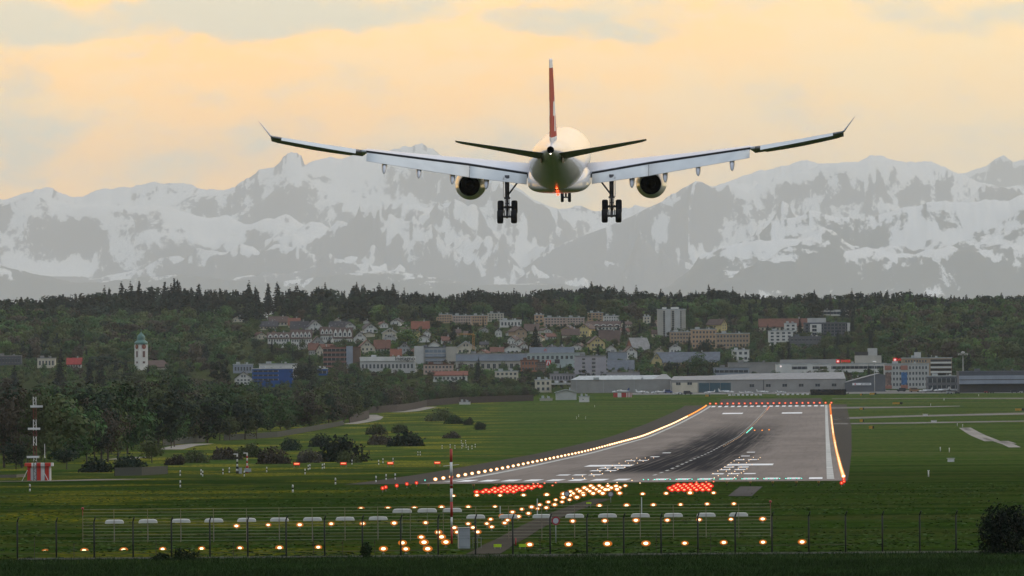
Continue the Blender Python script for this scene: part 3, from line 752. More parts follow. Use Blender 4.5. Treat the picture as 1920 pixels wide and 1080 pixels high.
strip('runway', [lambda Y: shoulder(Y, -1, 11), -30.3, -15, 0, 15, 30.3, lambda Y: shoulder(Y, 1, float(np.interp(Y, [1388, 1500, 2336, 3500, 4770], [.6, 1.0, 3.8, 7.0, 8.2])))], YS, conc, 0.03)
paint = mat('runway_paint', (0.74, 0.72, 0.68), 0.8, var=0.2, scale=0.25, spec=0.1)
yellow = mat('taxi_paint', (0.42, 0.30, 0.04), 0.8, var=0.2, scale=0.4)
def mark(mb, o0, o1, y0, y1, dz=0.055, skew=0.0):
    n = max(1, int((y1 - y0) / 12)); ys = [y0 + (y1 - y0) * i / n for i in range(n + 1)]
    v = []
    for Y in ys: v += [rw(o0 + skew * (Y - y0), Y, dz), rw(o1 + skew * (Y - y0), Y, dz)]
    mb.add(v, [(2 * i, 2 * i + 1, 2 * i + 3, 2 * i + 2) for i in range(n)])
mb = MB()
for s in (-1, 1):
    for k in range(8):
        o = s * (2.9 + 3.3 * k); mark(mb, o - 1.0, o + 1.0, 1434, 1477)
    mark(mb, s * 9 - 0, s * 9 + s * 8.6, 1820, 1868)                          # aiming points
    mark(mb, s * 8.6, s * 17.5, 4260, 4330)
    for y, k in ((1575, 3), (1690, 2), (1760, 2), (1990, 2), (2130, 1), (2290, 1)):
        for j in range(k): mark(mb, s * (9 + 2.6 * j), s * (9 + 2.6 * j + 1.9), y, y + 26)
    for k in range(9): mark(mb, s * (1.5 + 3.1 * k) - 0.85, s * (1.5 + 3.1 * k) + 0.85, 4690, 4745)
mark(mb, -30, 30, 1428.9, 1429.8)
kind(mb.obj('runway_markings', paint), 'structure')
mb = MB()
for s in (-1, 1): mark(mb, s * 28.2 - 0.55, s * 28.2 + 0.55, 1432, 4755)
for y in np.arange(1560, 4680, 60): mark(mb, -0.25, 0.25, y, y + 26)
kind(mb.obj('runway_edge_line', mat('worn_paint', (0.46, 0.44, 0.39), 0.9, var=0.25, scale=0.1, spec=0.0)), 'structure')
mb = MB(); mark(mb, 10.5, 10.9, 1392, 1470, skew=0.10); mark(mb, 30.1, 30.25, 1432, 4700)
kind(mb.obj('taxi_lead_line', yellow), 'structure')

def quad_sheet(name, pts, m, dz=0.03, ref=6):
    """a ground sheet whose outline is given by picture points on the ground (two rows: near side, far side)"""
    near, far = pts
    v = []; n = len(near)
    A = [ground_at(*p) for p in near]; B = [ground_at(*p) for p in far]
    for k in range(ref + 1):
        for a, b_ in zip(A, B):
            p = a.lerp(b_, k / ref); v.append((p.x, p.y, gzf(p.x, p.y) + dz))
    # refine along the row
    i = np.arange(ref)[:, None] * n + np.arange(n - 1)[None, :]
    q = np.stack([i, i + 1, i + n + 1, i + n], -1).reshape(-1, 4)
    return kind(link(name, np_mesh(name, np.array(v), q, m, True)), 'structure')
def fine_pts(a, n=24):
    r = []
    xs = np.linspace(a[0][0], a[-1][0], n)
    ys = np.interp(xs, [p[0] for p in a], [p[1] for p in a])
    return list(zip(xs, ys))
quad_sheet('taxiway', (fine_pts([(1558, 796), (1700, 794.5), (1930, 790.5)]), fine_pts([(1558, 793.5), (1700, 792), (1930, 788.5)])), tar)
quad_sheet('taxiway', (fine_pts([(1556, 787), (1700, 782), (1930, 777)]), fine_pts([(1556, 783.5), (1700, 779), (1930, 773.5)])), tar)
quad_sheet('taxiway', (fine_pts([(1556, 766.6), (1700, 764.6), (1800, 762)]), fine_pts([(1556, 763.2), (1700, 762.4), (1800, 760.9)])), tar)
quad_sheet('taxiway', (fine_pts([(1560, 748.3), (1760, 747.3), (1930, 748)]), fine_pts([(1560, 747.4), (1760, 746.5), (1930, 746)])), tar)
quad_sheet('overrun', (fine_pts([(1345, 762.5), (1450, 761), (1545, 759.5)]), fine_pts([(1352, 748.5), (1450, 747.5), (1540, 746.5)])), pavement_mat('overrun_asphalt', (0.085, 0.072, 0.06), False))
quad_sheet('apron', (fine_pts([(1180, 740.5), (1300, 739.8), (1600, 738.5), (1930, 737)], 40), fine_pts([(1180, 737), (1300, 735.5), (1600, 732), (1930, 730)], 40)), pavement_mat('apron_concrete', (0.20, 0.19, 0.17), False), 0.03, 12)
quad_sheet('concrete_stub', ([(1365, 931), (1410, 931)], [(1388, 912.5), (1430, 912.5)]), pavement_mat('stub_asphalt', (0.10, 0.09, 0.08), False))
def ribbon(name, pts, m, w, dz=0.035):
    """path of a given width through picture points on the ground"""
    P = [ground_at(*p) for p in pts]; Q = []
    for a, b_ in zip(P, P[1:]):
        n = max(2, int((b_ - a).length / 12))
        Q += [a.lerp(b_, k / n) for k in range(n)]
    Q.append(P[-1]); v = []
    for k, p in enumerate(Q):
        d = (Q[min(k + 1, len(Q) - 1)] - Q[max(k - 1, 0)]); d.z = 0; d.normalize(); s = Vector((-d.y, d.x, 0)) * w / 2
        for r in (p + s, p - s): v.append((r.x, r.y, gzf(r.x, r.y) + dz))
    q = np.array([(2 * i, 2 * i + 1, 2 * i + 3, 2 * i + 2) for i in range(len(Q) - 1)])
    return kind(link(name, np_mesh(name, np.array(v), q, m, True)), 'structure')
gravel = pavement_mat('gravel_track', (0.074, 0.064, 0.048), False)
pale = pavement_mat('pale_track', (0.30, 0.27, 0.23), False)
ribbon('service_road', [(905, 1040), (935, 1022), (985, 995), (1030, 972), (1090, 948), (1130, 936)], gravel, 2.1)
ribbon('perimeter_road', [(-40, 1040.5), (300, 1038.5), (640, 1035), (900, 1031), (1200, 1027), (1600, 1022)], gravel, 2.6)
ribbon('perimeter_road', [(880, 1047), (930, 1044), (990, 1044.5), (1060, 1045)], gravel, 9)
ribbon('glide_path_road', [(-60, 903.5), (60, 902.5), (150, 901), (235, 898.5)], pavement_mat('hut_track', (0.22, 0.19, 0.16), False), 10)
ribbon('footpath', [(655, 795), (675, 792), (700, 787), (706, 782), (694, 778)], pale, 6)
ribbon('footpath', [(745, 773), (770, 771), (790, 767), (806, 763)], pale, 7)
ribbon('footpath', [(215, 862), (235, 860), (262, 857)], pale, 6)
ribbon('footpath', [(318, 843), (345, 836), (380, 832)], pale, 7)
for a in ([(1812, 802), (1836, 815), (1865, 827)], [(1806, 802.5), (1828, 816), (1856, 827.5)], [(1872, 827.5), (1890, 833), (1903, 839)], [(1880, 827), (1896, 832)]): ribbon('concrete_strip', a, pale, 3.0)

# ------------------------------------------------------------------ lamps
hot_w = emat('lamp_white_hot', (1.0, 0.80, 0.48), 2.6)
amber = emat('lamp_amber_halo', (1.0, 0.27, 0.03), 0.55)  # emission colour of the halo painted round the white bulbs
edge_halo = emat('lamp_edge_halo', (1.0, 0.34, 0.05), 0.85)
hot_a = emat('lamp_amber_hot', (1.0, 0.55, 0.12), 2.2)
orange = emat('lamp_orange_halo', (1.0, 0.20, 0.02), 0.9)
hot_r = emat('lamp_red_hot', (1.0, 0.42, 0.20), 1.6)
redl = emat('lamp_red_lens_halo', (1.0, 0.02, 0.012), 0.85)
hot_g = emat('lamp_green_hot', (0.25, 1.0, 0.75), 2.2)
greenl = emat('lamp_green_halo', (0.02, 0.45, 0.32), 0.8)
post_m = mat('lamp_post_metal', (0.20, 0.20, 0.19), 0.6)
def lamp(name, label, cat, group, r, rim, hot, lens, stem, parts=True, wide=1.3):  # lens: material of the halo disc
    """approach lamp: stem, housing, glowing halo disc (imitates bloom), hot bulb.  origin at the bulb, facing the approach (-Y)"""
    a = MB(); a.tube((0, 0.06, -stem), (0, 0.06, -rim * 0.5), 0.03, 0.03, 6); a.box((0, 0.06, -stem + 0.03), (0.16, 0.16, 0.06))
    h = MB(); h.loft([[(q * wide * math.cos(t), y, q * 0.8 * math.sin(t)) for t in [2 * PI * i / 14 for i in range(14)]] for y, q in ((0.03, rim), (0.12, rim * 0.95), (0.26, rim * 0.4))])
    l = MB(); l.loft([[(q * wide * math.cos(t), y, q * 0.8 * math.sin(t)) for t in [2 * PI * i / 14 for i in range(14)]] for y, q in ((0.028, rim * 0.97), (-0.02, rim * 0.92), (-0.04, rim * 0.6))])  # added glowing disc, the bloom round the bulb made as a surface
    b = MB(); b.sphere((0, -0.05, 0), r, 10, 6, (wide, 0.6, 0.8))
    if not parts:
        m = MB()
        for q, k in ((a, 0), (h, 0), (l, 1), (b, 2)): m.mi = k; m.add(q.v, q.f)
        o = link(name, m.mesh(name, [post_m, lens, hot])); tag(o, label, cat, group); return o
    t = thing(name, label, cat, (0, 0, -500), 0, group)
    a.obj('stem', post_m, t); h.obj('housing', post_m, t); l.obj('lens', lens, t); b.obj('bulb', hot, t)  # the lens part is only the halo disc
    return t
class Rep:
    """first use moves the original, later uses copy it"""
    def __init__(s, o): s.o = o; s.used = False
    def put(s, loc, label=None, group=None, rz=None, scale=None):
        if not s.used:
            s.used = True; s.o.location = loc
            if rz is not None: s.o.rotation_euler = (0, 0, rz)
            if scale is not None: s.o.scale = scale
            if label: s.o['label'] = label
            if group: s.o['group'] = group
            return s.o
        return dup(s.o, loc, rz, scale, label, group)

# crossbars of white approach lamps, each row at its own distance
rows = [(660, [(85, 1034), (158, 1032.5), (232, 1031), (305, 1029.5), (378, 1028.5), (450, 1027.5), (524, 1027), (597, 1026), (993, 1021), (1066, 1020.5), (1139, 1019.5), (1211, 1018.7), (1284, 1018.4), (1357, 1017), (1430.6, 1016.5), (1504, 1016)], 'nearest crossbar, just behind the dark fence posts'),
        (808, [(443.5, 986), (503, 984), (562, 983.7), (621, 982), (680, 981.6), (739, 980.7), (798, 980), (1074, 977), (1134, 976.5), (1192.5, 975.5), (1251, 975.3), (1311, 974.5), (1370.5, 973.7), (1430, 973)], 'second crossbar, just under the pale antenna boxes'),
        (970, [(677, 954), (727.4, 953), (777, 952.6), (828, 951), (878, 950.5), (928, 950), (1124, 948), (1175, 947.5), (1225, 946.6), (1276, 946), (1326, 945), (1376, 944.5)], 'third crossbar, level with the top of the wire screen'),
        (1102, [(850, 930), (894, 928.5), (937.6, 929), (981.5, 928.5), (1025, 927.5), (1205, 926), (1249, 925), (1294, 924), (1338, 924)], 'farthest crossbar, just in front of the red lamps')]
LW = 'warm white approach lamp in the '
sizes = {660: (0.115, 0.225), 808: (0.12, 0.23), 970: (0.135, 0.265), 1102: (0.145, 0.285)}
for Y, pts, where in rows:
    r, rim = sizes[Y]
    p0 = W(*pts[0], Y)
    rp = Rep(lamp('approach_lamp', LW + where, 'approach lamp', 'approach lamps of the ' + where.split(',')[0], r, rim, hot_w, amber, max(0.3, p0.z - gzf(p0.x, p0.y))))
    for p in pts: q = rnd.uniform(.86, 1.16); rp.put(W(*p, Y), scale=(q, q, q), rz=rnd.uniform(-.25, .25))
# the centre line barrettes running up to the threshold
cl = [(719, 1036), (754.7, 1024), (761, 1036), (790, 1012.7), (795, 1023), (802, 1036), (822, 1003), (828, 1012), (836, 1022), (852, 994), (857, 1003), (878, 986), (887, 994), (896, 1002), (913, 986), (920, 978), (922, 993),
      (941, 971), (952, 979), (946.5, 985), (972, 972), (961, 964), (978.5, 958), (991, 966), (997, 954), (1008, 957), (1012, 949.5), (1024.5, 955), (1028, 944), (1040, 949), (1054, 944), (1042, 939.5), (1056, 935), (1068, 939.5),
      (1081.5, 935), (1057, 928), (1070, 924), (1074.5, 927.5), (1069, 931), (1094, 930), (1083, 919.5), (1087.5, 923), (1093, 927.5), (1096, 916), (1101, 919.5), (1106, 923), (1112, 927), (1108, 912.5), (1112.5, 916), (1118, 919.5),
      (1124, 923), (1130, 927), (1123.5, 912), (1129, 916), (1135, 919.5), (1140, 912.5), (1146, 916), (1141, 919.5), (1155, 912.5), (1162, 915.5), (1157, 919), (1162, 927), (1172.5, 912)]
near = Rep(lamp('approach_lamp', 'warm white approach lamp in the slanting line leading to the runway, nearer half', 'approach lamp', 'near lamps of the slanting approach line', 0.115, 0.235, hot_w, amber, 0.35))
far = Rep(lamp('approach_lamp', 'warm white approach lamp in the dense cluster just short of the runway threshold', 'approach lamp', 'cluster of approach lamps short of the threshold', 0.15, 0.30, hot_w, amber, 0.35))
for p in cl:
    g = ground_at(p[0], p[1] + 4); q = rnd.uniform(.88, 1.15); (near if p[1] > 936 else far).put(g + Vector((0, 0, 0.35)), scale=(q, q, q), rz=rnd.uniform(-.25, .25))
# red side rows
redL = Rep(lamp('side_row_lamp', 'red approach lamp in the block of red lamps left of the white line', 'approach lamp', 'left block of red side row lamps', 0.12, 0.29, hot_r, redl, 0.35))
redR = Rep(lamp('side_row_lamp', 'red approach lamp in the block of red lamps right of the white line', 'approach lamp', 'right block of red side row lamps', 0.12, 0.29, hot_r, redl, 0.35))
for k, (x0, n) in enumerate(((894, 7), (911, 7), (927.5, 7), (944, 7))):
    for j in range(n):
        g = ground_at(x0 + 11.5 * j, 928 - 3.5 * k - 0.05 * j); redL.put(g + Vector((0, 0, 0.35)))
for k, (x0, n) in enumerate(((1260, 7), (1256, 7), (1264, 7), (1271.4, 6))):
    for j in range(n):
        g = ground_at(x0 + 11.5 * j, 924.5 - 3.6 * k - 0.1 * j); redR.put(g + Vector((0, 0, 0.35)))
small_red = Rep(lamp('threshold_lamp', 'small red lamp flush with the pavement just past the red side rows', 'runway lamp', 'small red lamps on the pavement edge', 0.07, 0.13, hot_r, redl, 0.15, False))
for p in ((1000, 907), (1007, 911), (1008.5, 907), (1021, 906), (1042, 905), (1036, 910.5), (1297, 906), (1306, 904), (1324, 903.5), (1338, 903)): small_red.put(ground_at(p[0], p[1] + 2) + Vector((0, 0, 0.15)))
# runway edge lamps, 30 m apart
for s, side in ((-1, 'left'), (1, 'right')):
    w = Rep(lamp('runway_edge_lamp', 'bright white edge lamp in the long row along the %s edge of the runway' % side, 'runway lamp', 'white edge lamps along the %s runway edge' % side, 0.25, 0.37, hot_w, edge_halo, 0.4, False, 0.95))
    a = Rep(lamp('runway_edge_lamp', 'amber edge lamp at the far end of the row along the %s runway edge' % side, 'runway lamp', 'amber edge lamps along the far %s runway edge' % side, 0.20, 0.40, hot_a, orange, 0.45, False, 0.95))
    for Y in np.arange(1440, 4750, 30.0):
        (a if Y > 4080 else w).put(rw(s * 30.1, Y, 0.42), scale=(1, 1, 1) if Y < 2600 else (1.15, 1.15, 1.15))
# stop row of red lamps across the far end
re = Rep(lamp('runway_end_lamp', 'red lamp in the row across the far end of the runway', 'runway lamp', 'red lamps across the far runway end', 0.28, 0.62, hot_r, redl, 0.7, False, 1.0))
for k in range(22): re.put(rw(-28.5 + 2.82 * k, 4770, 0.9))
# red lamps at the near pavement corners
rc = Rep(lamp('runway_corner_lamp', 'red lamp on a stem along the near left corner of the runway', 'runway lamp', 'red lamps at the near left runway corner', 0.10, 0.30, hot_r, redl, 0.5, True, 0.8))
for p in ((717.5, 919), (723.5, 917), (744, 914), (763, 910.5), (781, 908.5)): rc.put(ground_at(p[0], p[1] + 4) + Vector((0, 0, 0.5)))
rc = Rep(lamp('runway_corner_lamp', 'red lamp on a stem at the near right corner of the runway', 'runway lamp', 'red lamps at the near right runway corner', 0.10, 0.30, hot_r, redl, 0.5, True, 0.8))
for p in ((1578, 909), (1582.5, 906), (1582, 901)): rc.put(ground_at(p[0], p[1] + 4) + Vector((0, 0, 0.5)))
for p in ((815, 902), (831, 899.5), (860, 896)): pass
gw = Rep(lamp('threshold_lamp', 'green threshold lamp among the white piano key stripes', 'runway lamp', 'green lamps along the runway threshold', 0.06, 0.11, hot_g, greenl, 0.2, False, 1.3))
for k in range(15):
    for d in (-0.35, 0.35): gw.put(rw(1.2 + 1.6 * k + d, 1426.5, 0.2))
gw.put(ground_at(797, 907) + Vector((0, 0, 0.5)))
# touchdown zone lamps, set in the pavement
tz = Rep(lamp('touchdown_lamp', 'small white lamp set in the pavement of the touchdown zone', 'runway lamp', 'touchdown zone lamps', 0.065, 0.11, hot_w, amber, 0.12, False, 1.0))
for Y in np.arange(1470, 2130, 60):
    for j in range(4):
        if rnd.random() < .75: tz.put(rw(9.2 + 1.5 * j, Y + rnd.uniform(-8, 8), 0.12))
    for j in range(3 if Y > 1700 else 2): tz.put(rw(-9.2 - 1.8 * j, Y + 15, 0.12))
for p in ((1139.5, 907), (1157, 905), (1185, 901), (1200, 906), (1115, 913.5)): tz.put(ground_at(p[0], p[1] + 1.5) + Vector((0, 0, 0.12)))
cw = Rep(lamp('centreline_lamp', 'small white lamp in the dotted centre line of the runway', 'runway lamp', 'centre line lamps of the runway', 0.05, 0.10, hot_w, amber, 0.1, False, 1.0))
cr_ = Rep(lamp('centreline_lamp', 'red centre line lamp near the far end of the runway', 'runway lamp', 'red centre line lamps at the far end', 0.16, 0.3, hot_r, redl, 0.1, False, 1.0))
cg = Rep(lamp('centreline_lamp', 'green turn off lamp on the runway centre line', 'runway lamp', 'green turn off lamps on the centre line', 0.16, 0.26, hot_g, greenl, 0.1, False, 1.0))
for Y in np.arange(2560, 4700, 45):
    if Y > 4450: cr_.put(rw(0.9, Y, 0.12))
    else: cw.put(rw(0.9, Y, 0.12))
for Y in np.arange(3230, 3480, 40): cg.put(rw(1.6, Y, 0.12))
ow = Rep(lamp('exit_lamp', 'amber lamp on the pavement beside the green turn off lamps', 'runway lamp', 'amber lamps beside the runway turn off', 0.12, 0.3, hot_a, orange, 0.2, False, 1.0))
for p in ((1415, 807), (1429, 807), (1442, 806)): ow.put(ground_at(p[0], p[1] + 1) + Vector((0, 0, 0.2)))
# precision approach path boxes: four red units on the grass
pp = thing('glide_angle_light', 'red glide angle light box on the grass left of the runway', 'approach light', (0, 0, -500), 0, 'row of four red glide angle lights')
mb = MB(); mb.box((0, 0.3, -0.05), (1.25, 0.9, 0.5)); mb.box((0, 0.3, 0.225), (1.35, 1.0, 0.05)); mb.obj('housing', mat('papi_orange', (0.25, 0.06, 0.02), 0.6), pp)
mb = MB()
for s in (-0.5, 0.5): mb.tube((s, 0.3, -0.7), (s, 0.3, -0.3), 0.05, 0.05, 6); mb.box((s, .3, -.68), (.3, .3, .05))
mb.obj('legs_frame', post_m, pp)
mb = MB(); mb.box((0, -0.19, 0), (1.15, 0.08, 0.42)); mb.obj('lens', redl, pp)
for s in (-0.3, 0, 0.3):
    mb = MB(); mb.sphere((s, -0.25, 0.02), 0.13, 10, 6, (1.3, 0.5, 0.7)); mb.obj('bulb', hot_r, pp)
rp = Rep(pp)
for p, nm in (((556.5, 883.2), 'the leftmost of four, farthest from the runway'), ((644, 881.5), 'second from the left of four'), ((732, 880.3), 'third from the left of four'), ((820, 879), 'the rightmost of four, beside the striped pole')):
    P = W(*p, 1870); rp.put(Vector((P.x, P.y, max(P.z, gzf(P.x, P.y) + 0.7))), 'red glide angle light box on the grass, ' + nm)
# ------------------------------------------------------------------ buildings
RECTS = []          # visible picture rectangles of the buildings with their distance, to keep trees from standing in front
glass = mat('window_glass', (0.03, 0.037, 0.045), 0.2, var=0.2, scale=0.4, spec=0.5)
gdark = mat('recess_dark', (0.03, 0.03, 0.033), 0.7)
frame_w = mat('white_frame', (0.44, 0.43, 0.40), 0.6)
WALLC = dict(white=(0.601, 0.578, 0.520), cream=(0.531, 0.474, 0.359), grey=(0.323, 0.323, 0.312), pale=(0.439, 0.427, 0.393), orange=(0.439, 0.289, 0.174), pink=(0.439, 0.323, 0.255), yellow=(0.531, 0.427, 0.196), tan=(0.347, 0.249, 0.162),
             lilac=(0.359, 0.329, 0.335), concrete=(0.393, 0.364, 0.306), brown=(0.144, 0.093, 0.070), blue=(0.005, 0.060, 0.224), slate=(0.087, 0.093, 0.104), dgrey=(0.110, 0.114, 0.121), brick=(0.289, 0.127, 0.075), hangar=(0.272, 0.260, 0.237), green=(0.359, 0.404, 0.376), metal=(0.260, 0.283, 0.318), red=(0.347, 0.052, 0.034))
ROOFC = dict(crimson=(0.24, 0.03, 0.025), brown=(0.085, 0.055, 0.045), dark=(0.045, 0.042, 0.045), red=(0.17, 0.06, 0.038), rust=(0.125, 0.055, 0.038), grey=(0.22, 0.215, 0.205), white=(0.46, 0.46, 0.44), slate=(0.11, 0.12, 0.135), pale=(0.36, 0.37, 0.35))
def wm(c): return mat('render_' + c, WALLC[c], 0.85, var=0.12, scale=0.18, spec=0.15)
def rm(c): return mat('roofing_' + c, ROOFC[c], 0.8, var=0.22, scale=0.5, spec=0.2)
def place(pl, pr, ptop, pbase, Y=None):
    c = (pl + pr) / 2
    P = ground_at(c, pbase, 3000) if Y is None else at(c, Y)
    if Y is not None:
        u, v = unroll(c, pbase); z = HC + (v - V0) * Y / FPX; P.z = z
    k = P.y / FPX
    RECTS.append((pl, pr, ptop, pbase, P.y))
    return P, (pr - pl) * k, (pbase - ptop) * k, k
def window_me(w, h, m=None, name='window'):
    """frame, sill and dark pane of one window, standing 6 cm proud of the wall"""
    key = ('win', round(w, 2), round(h, 2), (m or glass).name)
    if key in MATS: return MATS[key]
    mb = MB(); mb.box((0, 0, 0), (w, 0.08, h)); mb.mi = 1
    mb.box((0, -0.02, -h / 2 - 0.05), (w + 0.2, 0.2, 0.08)); mb.box((0, -0.02, h / 2 + 0.05), (w + 0.12, 0.12, 0.08))
    mb.box((0, -0.045, 0), (0.07, 0.03, h))
    MATS[key] = mb.mesh(name, [m or glass, frame_w]); return MATS[key]
def windows(t, w, rows, cols, z0, z1, ww=None, wh=None, m=None, x0=None, x1=None, y=None, name='window'):
    """grid of separate windows on the camera-facing wall"""
    x0 = -w / 2 if x0 is None else x0; x1 = w / 2 if x1 is None else x1
    fh = (z1 - z0) / rows; cw = (x1 - x0) / cols
    ww = ww or cw * 0.5; wh = wh or fh * 0.5
    me = window_me(ww, wh, m, name)
    for r in range(rows):
        for c in range(cols):
            o = bpy.data.objects.new(name, me); COL.objects.link(o); o.parent = t; o.location = (x0 + cw * (c + .5), y, z0 + fh * (r + .5))
def bands(t, w, rows, z0, z1, frac=0.5, m=None, x0=None, x1=None, y=None, mull=14):
    """ribbon windows, one part per storey, with mullions"""
    x0 = -w / 2 if x0 is None else x0; x1 = w / 2 if x1 is None else x1
    fh = (z1 - z0) / rows
    for r in range(rows):
        mb = MB(); zc = z0 + fh * (r + .5); mb.box(((x0 + x1) / 2, y, zc), (x1 - x0, 0.1, fh * frac)); mb.mi = 1
        n = max(2, int((x1 - x0) / 2.4))
        for i in range(n + 1): mb.box((x0 + (x1 - x0) * i / n, y - 0.05, zc), (0.16, 0.06, fh * frac))
        mb.obj('window_band', [m or glass, frame_w], t)
def block(name, label, cat, pl, pr, pt_, pb, wall='pale', roof='grey', depth=None, Y=None, rz=0.0, floors=0, cols=0, band=False, group=None, attic=None, par=0.5, wz=(0.06, 0.98), wx=None, wm_=None, frac=0.5, under=5.0):
    P, w, h, k = place(pl, pr, pt_, pb, Y); d = depth or max(8, min(w * 0.7, 18))
    t = thing(name, label, cat, P, rz, group)
    mb = MB(); mb.box((0, d / 2, (h - under) / 2), (w, d, h + under)); mb.obj('wall', wm(wall), t)
    mb = MB(); mb.box((0, d / 2, h + par / 2), (w + 0.5, d + 0.5, par)); mb.mi = 0
    mb.box((-w * .25, d * .5, h + par + .6), (min(3, w * .2), 2.5, 1.2)); mb.box((w * .2, d * .6, h + par + .45), (1.2, 1.2, .9)); mb.tube((w * .1, d * .4, h + par), (w * .1, d * .4, h + par + 1.3), .12)
    mb.obj('roof', rm(roof), t)
    xs = (-w / 2 + .6, w / 2 - .6) if wx is None else (-w / 2 + w * wx[0], -w / 2 + w * wx[1])
    if floors and band: bands(t, w, floors, h * wz[0], h * wz[1], frac, wm_, xs[0], xs[1], -0.05)
    elif floors and cols: windows(t, w, floors, cols, h * wz[0], h * wz[1], None, None, wm_, xs[0], xs[1], -0.03)
    return t, w, h, d, k
def gable(name, label, pl, pr, apex, eave, base, roof='brown', wall='white', rz=0.0, depth=12, left=0.0, group=None, floors=2, cols=3, cat='house', wide=None, Y=None, barge=False, under=5.0):
    """house with its gable end to the camera; the roof runs back"""
    P, w, h, k = place(pl, pr, apex, base, Y); he = (base - eave) * k
    t = thing(name, label, cat, P, rz, group)
    mb = MB(); A = [(-w / 2, 0, -under), (w / 2, 0, -under), (w / 2, 0, he), (0, 0, h), (-w / 2, 0, he)]; B = [(x, depth, z) for x, y, z in A]
    mb.loft([A, B], smooth=False); mb.obj('wall', wm(wall), t)
    mb = MB(); ov = 0.7; th = 0.32; sl = (h - he) / (w / 2)
    for s in (-1, 1):
        xe = s * (w / 2 + ov); ze = he - ov * sl
        ring = lambda y: [(0, y, h + 0.02), (xe, y, ze + 0.02), (xe, y, ze + th), (0, y, h + th * 1.15)]
        mb.loft([ring(-ov), ring(depth + ov)], smooth=False)
    r = mb.obj('roof', rm(roof), t)
    if barge:
        mb = MB()
        for s in (-1, 1):
            xe = s * (w / 2 + ov); ze = he - ov * sl
            mb.loft([[(0, y, h - .25), (xe, y, ze - .25), (xe, y, ze + .34), (0, y, h + .4)] for y in (-ov - .12, -ov - .01)], smooth=False)
        mb.obj('bargeboard', frame_w, r)
    mb = MB(); mb.box((w * 0.18, depth * 0.4, h - w * .18 * sl + 0.6), (0.7, 0.7, 2.0)); mb.obj('chimney', wm('grey'), r)
    if floors:
        windows(t, w * .8, floors, cols, he * 0.08, he * 0.98, min(1.1, w * .11), min(1.4, he / floors * .5), None, y=-0.03)
        windows(t, w * .3, 1, 2 if w > 6 else 1, he + (h - he) * .12, he + (h - he) * .62, min(.9, w * .09), min(1.2, (h - he) * .35), None, y=-0.03)
    return t, w, h, he, k
def eaves(name, label, pl, pr, ridge, eave, base, roof='brown', wall='white', rz=0.0, depth=11, floors=1, cols=5, group=None, dormers=0, dz=0.5, cat='house', Y=None, skylights=0, under=5.0, dtall=1.0):
    """house with its long side and roof slope to the camera"""
    P, w, h, k = place(pl, pr, ridge, base, Y); he = (base - eave) * k
    t = thing(name, label, cat, P, rz, group)
    mb = MB(); A = [(-w / 2, 0, -under), (-w / 2, depth, -under), (-w / 2, depth, he), (-w / 2, depth / 2, h), (-w / 2, 0, he)]; B = [(w / 2, y, z) for x, y, z in A]
    mb.loft([A, B], smooth=False); mb.obj('wall', wm(wall), t)
    mb = MB(); ov = 0.6; th = 0.3; sl = (h - he) / (depth / 2)
    for s in (-1, 1):
        ye = depth / 2 + s * (depth / 2 + ov); ze = he - ov * sl
        ring = lambda x: [(x, depth / 2, h + .02), (x, ye, ze + .02), (x, ye, ze + th), (x, depth / 2, h + th * 1.15)]
        mb.loft([ring(-w / 2 - ov), ring(w / 2 + ov)], smooth=False)
    r = mb.obj('roof', rm(roof), t)
    mb = MB(); mb.box((w * 0.22, depth * 0.5, h + 0.5), (0.8, 0.8, 1.8)); mb.obj('chimney', wm('grey'), r)
    for i in range(dormers):
        x = -w / 2 + w * (i + .5) / dormers; dw = w / dormers * .42; zb = he + (h - he) * .02; zt = he + (h - he) * dz; y0 = 0.15
        mb = MB(); A = [(x - dw, y0, zb), (x + dw, y0, zb), (x + dw, y0, (zb + zt) / 2), (x, y0, zt * dtall), (x - dw, y0, (zb + zt) / 2)]; B = [(a, depth * .45, c) for a, b, c in A]
        mb.loft([A, B], smooth=False); q = mb.obj('dormer', wm(wall), t)
        mb = MB(); mb.box((x, y0 - .05, zb + (zt - zb) * .35), (dw * .9, .08, (zt - zb) * .35)); mb.obj('window', glass, q)
    for i in range(skylights):
        x = -w / 2 + w * (i + .7) / (skylights + .4); f = 0.35 + 0.2 * (i % 2)
        mb = MB(); mb.box((x, depth / 2 * f, he + (h - he) * f + th + .08), (0.9, .9, .12)); mb.obj('skylight', mat('skylight_glass', (0.6, 0.65, 0.7), 0.1), r)
    if floors: windows(t, w * .95, floors, cols, he * 0.1, he * .98, min(1.2, w / cols * .45), min(1.4, he / floors * .5), None, y=-0.03)
    return t, w, h, he, k
def text(s, size, m, parent, loc, name='lettering', ext=0.03, bold=0.0):
    c = bpy.data.curves.new(name, 'FONT'); c.body = s; c.size = size; c.extrude = ext; c.align_x = 'CENTER'; c.align_y = 'CENTER'; c.offset = bold
    c.materials.append(m); tmp = bpy.data.objects.new('tmp', c); COL.objects.link(tmp)
    me = bpy.data.meshes.new_from_object(tmp.evaluated_get(bpy.context.evaluated_depsgraph_get())); bpy.data.objects.remove(tmp); bpy.data.curves.remove(c)
    o = link(name, me, parent, loc); o.rotation_euler = (PI / 2, 0, 0)
    return o

H = 'houses on the slope below the wood'
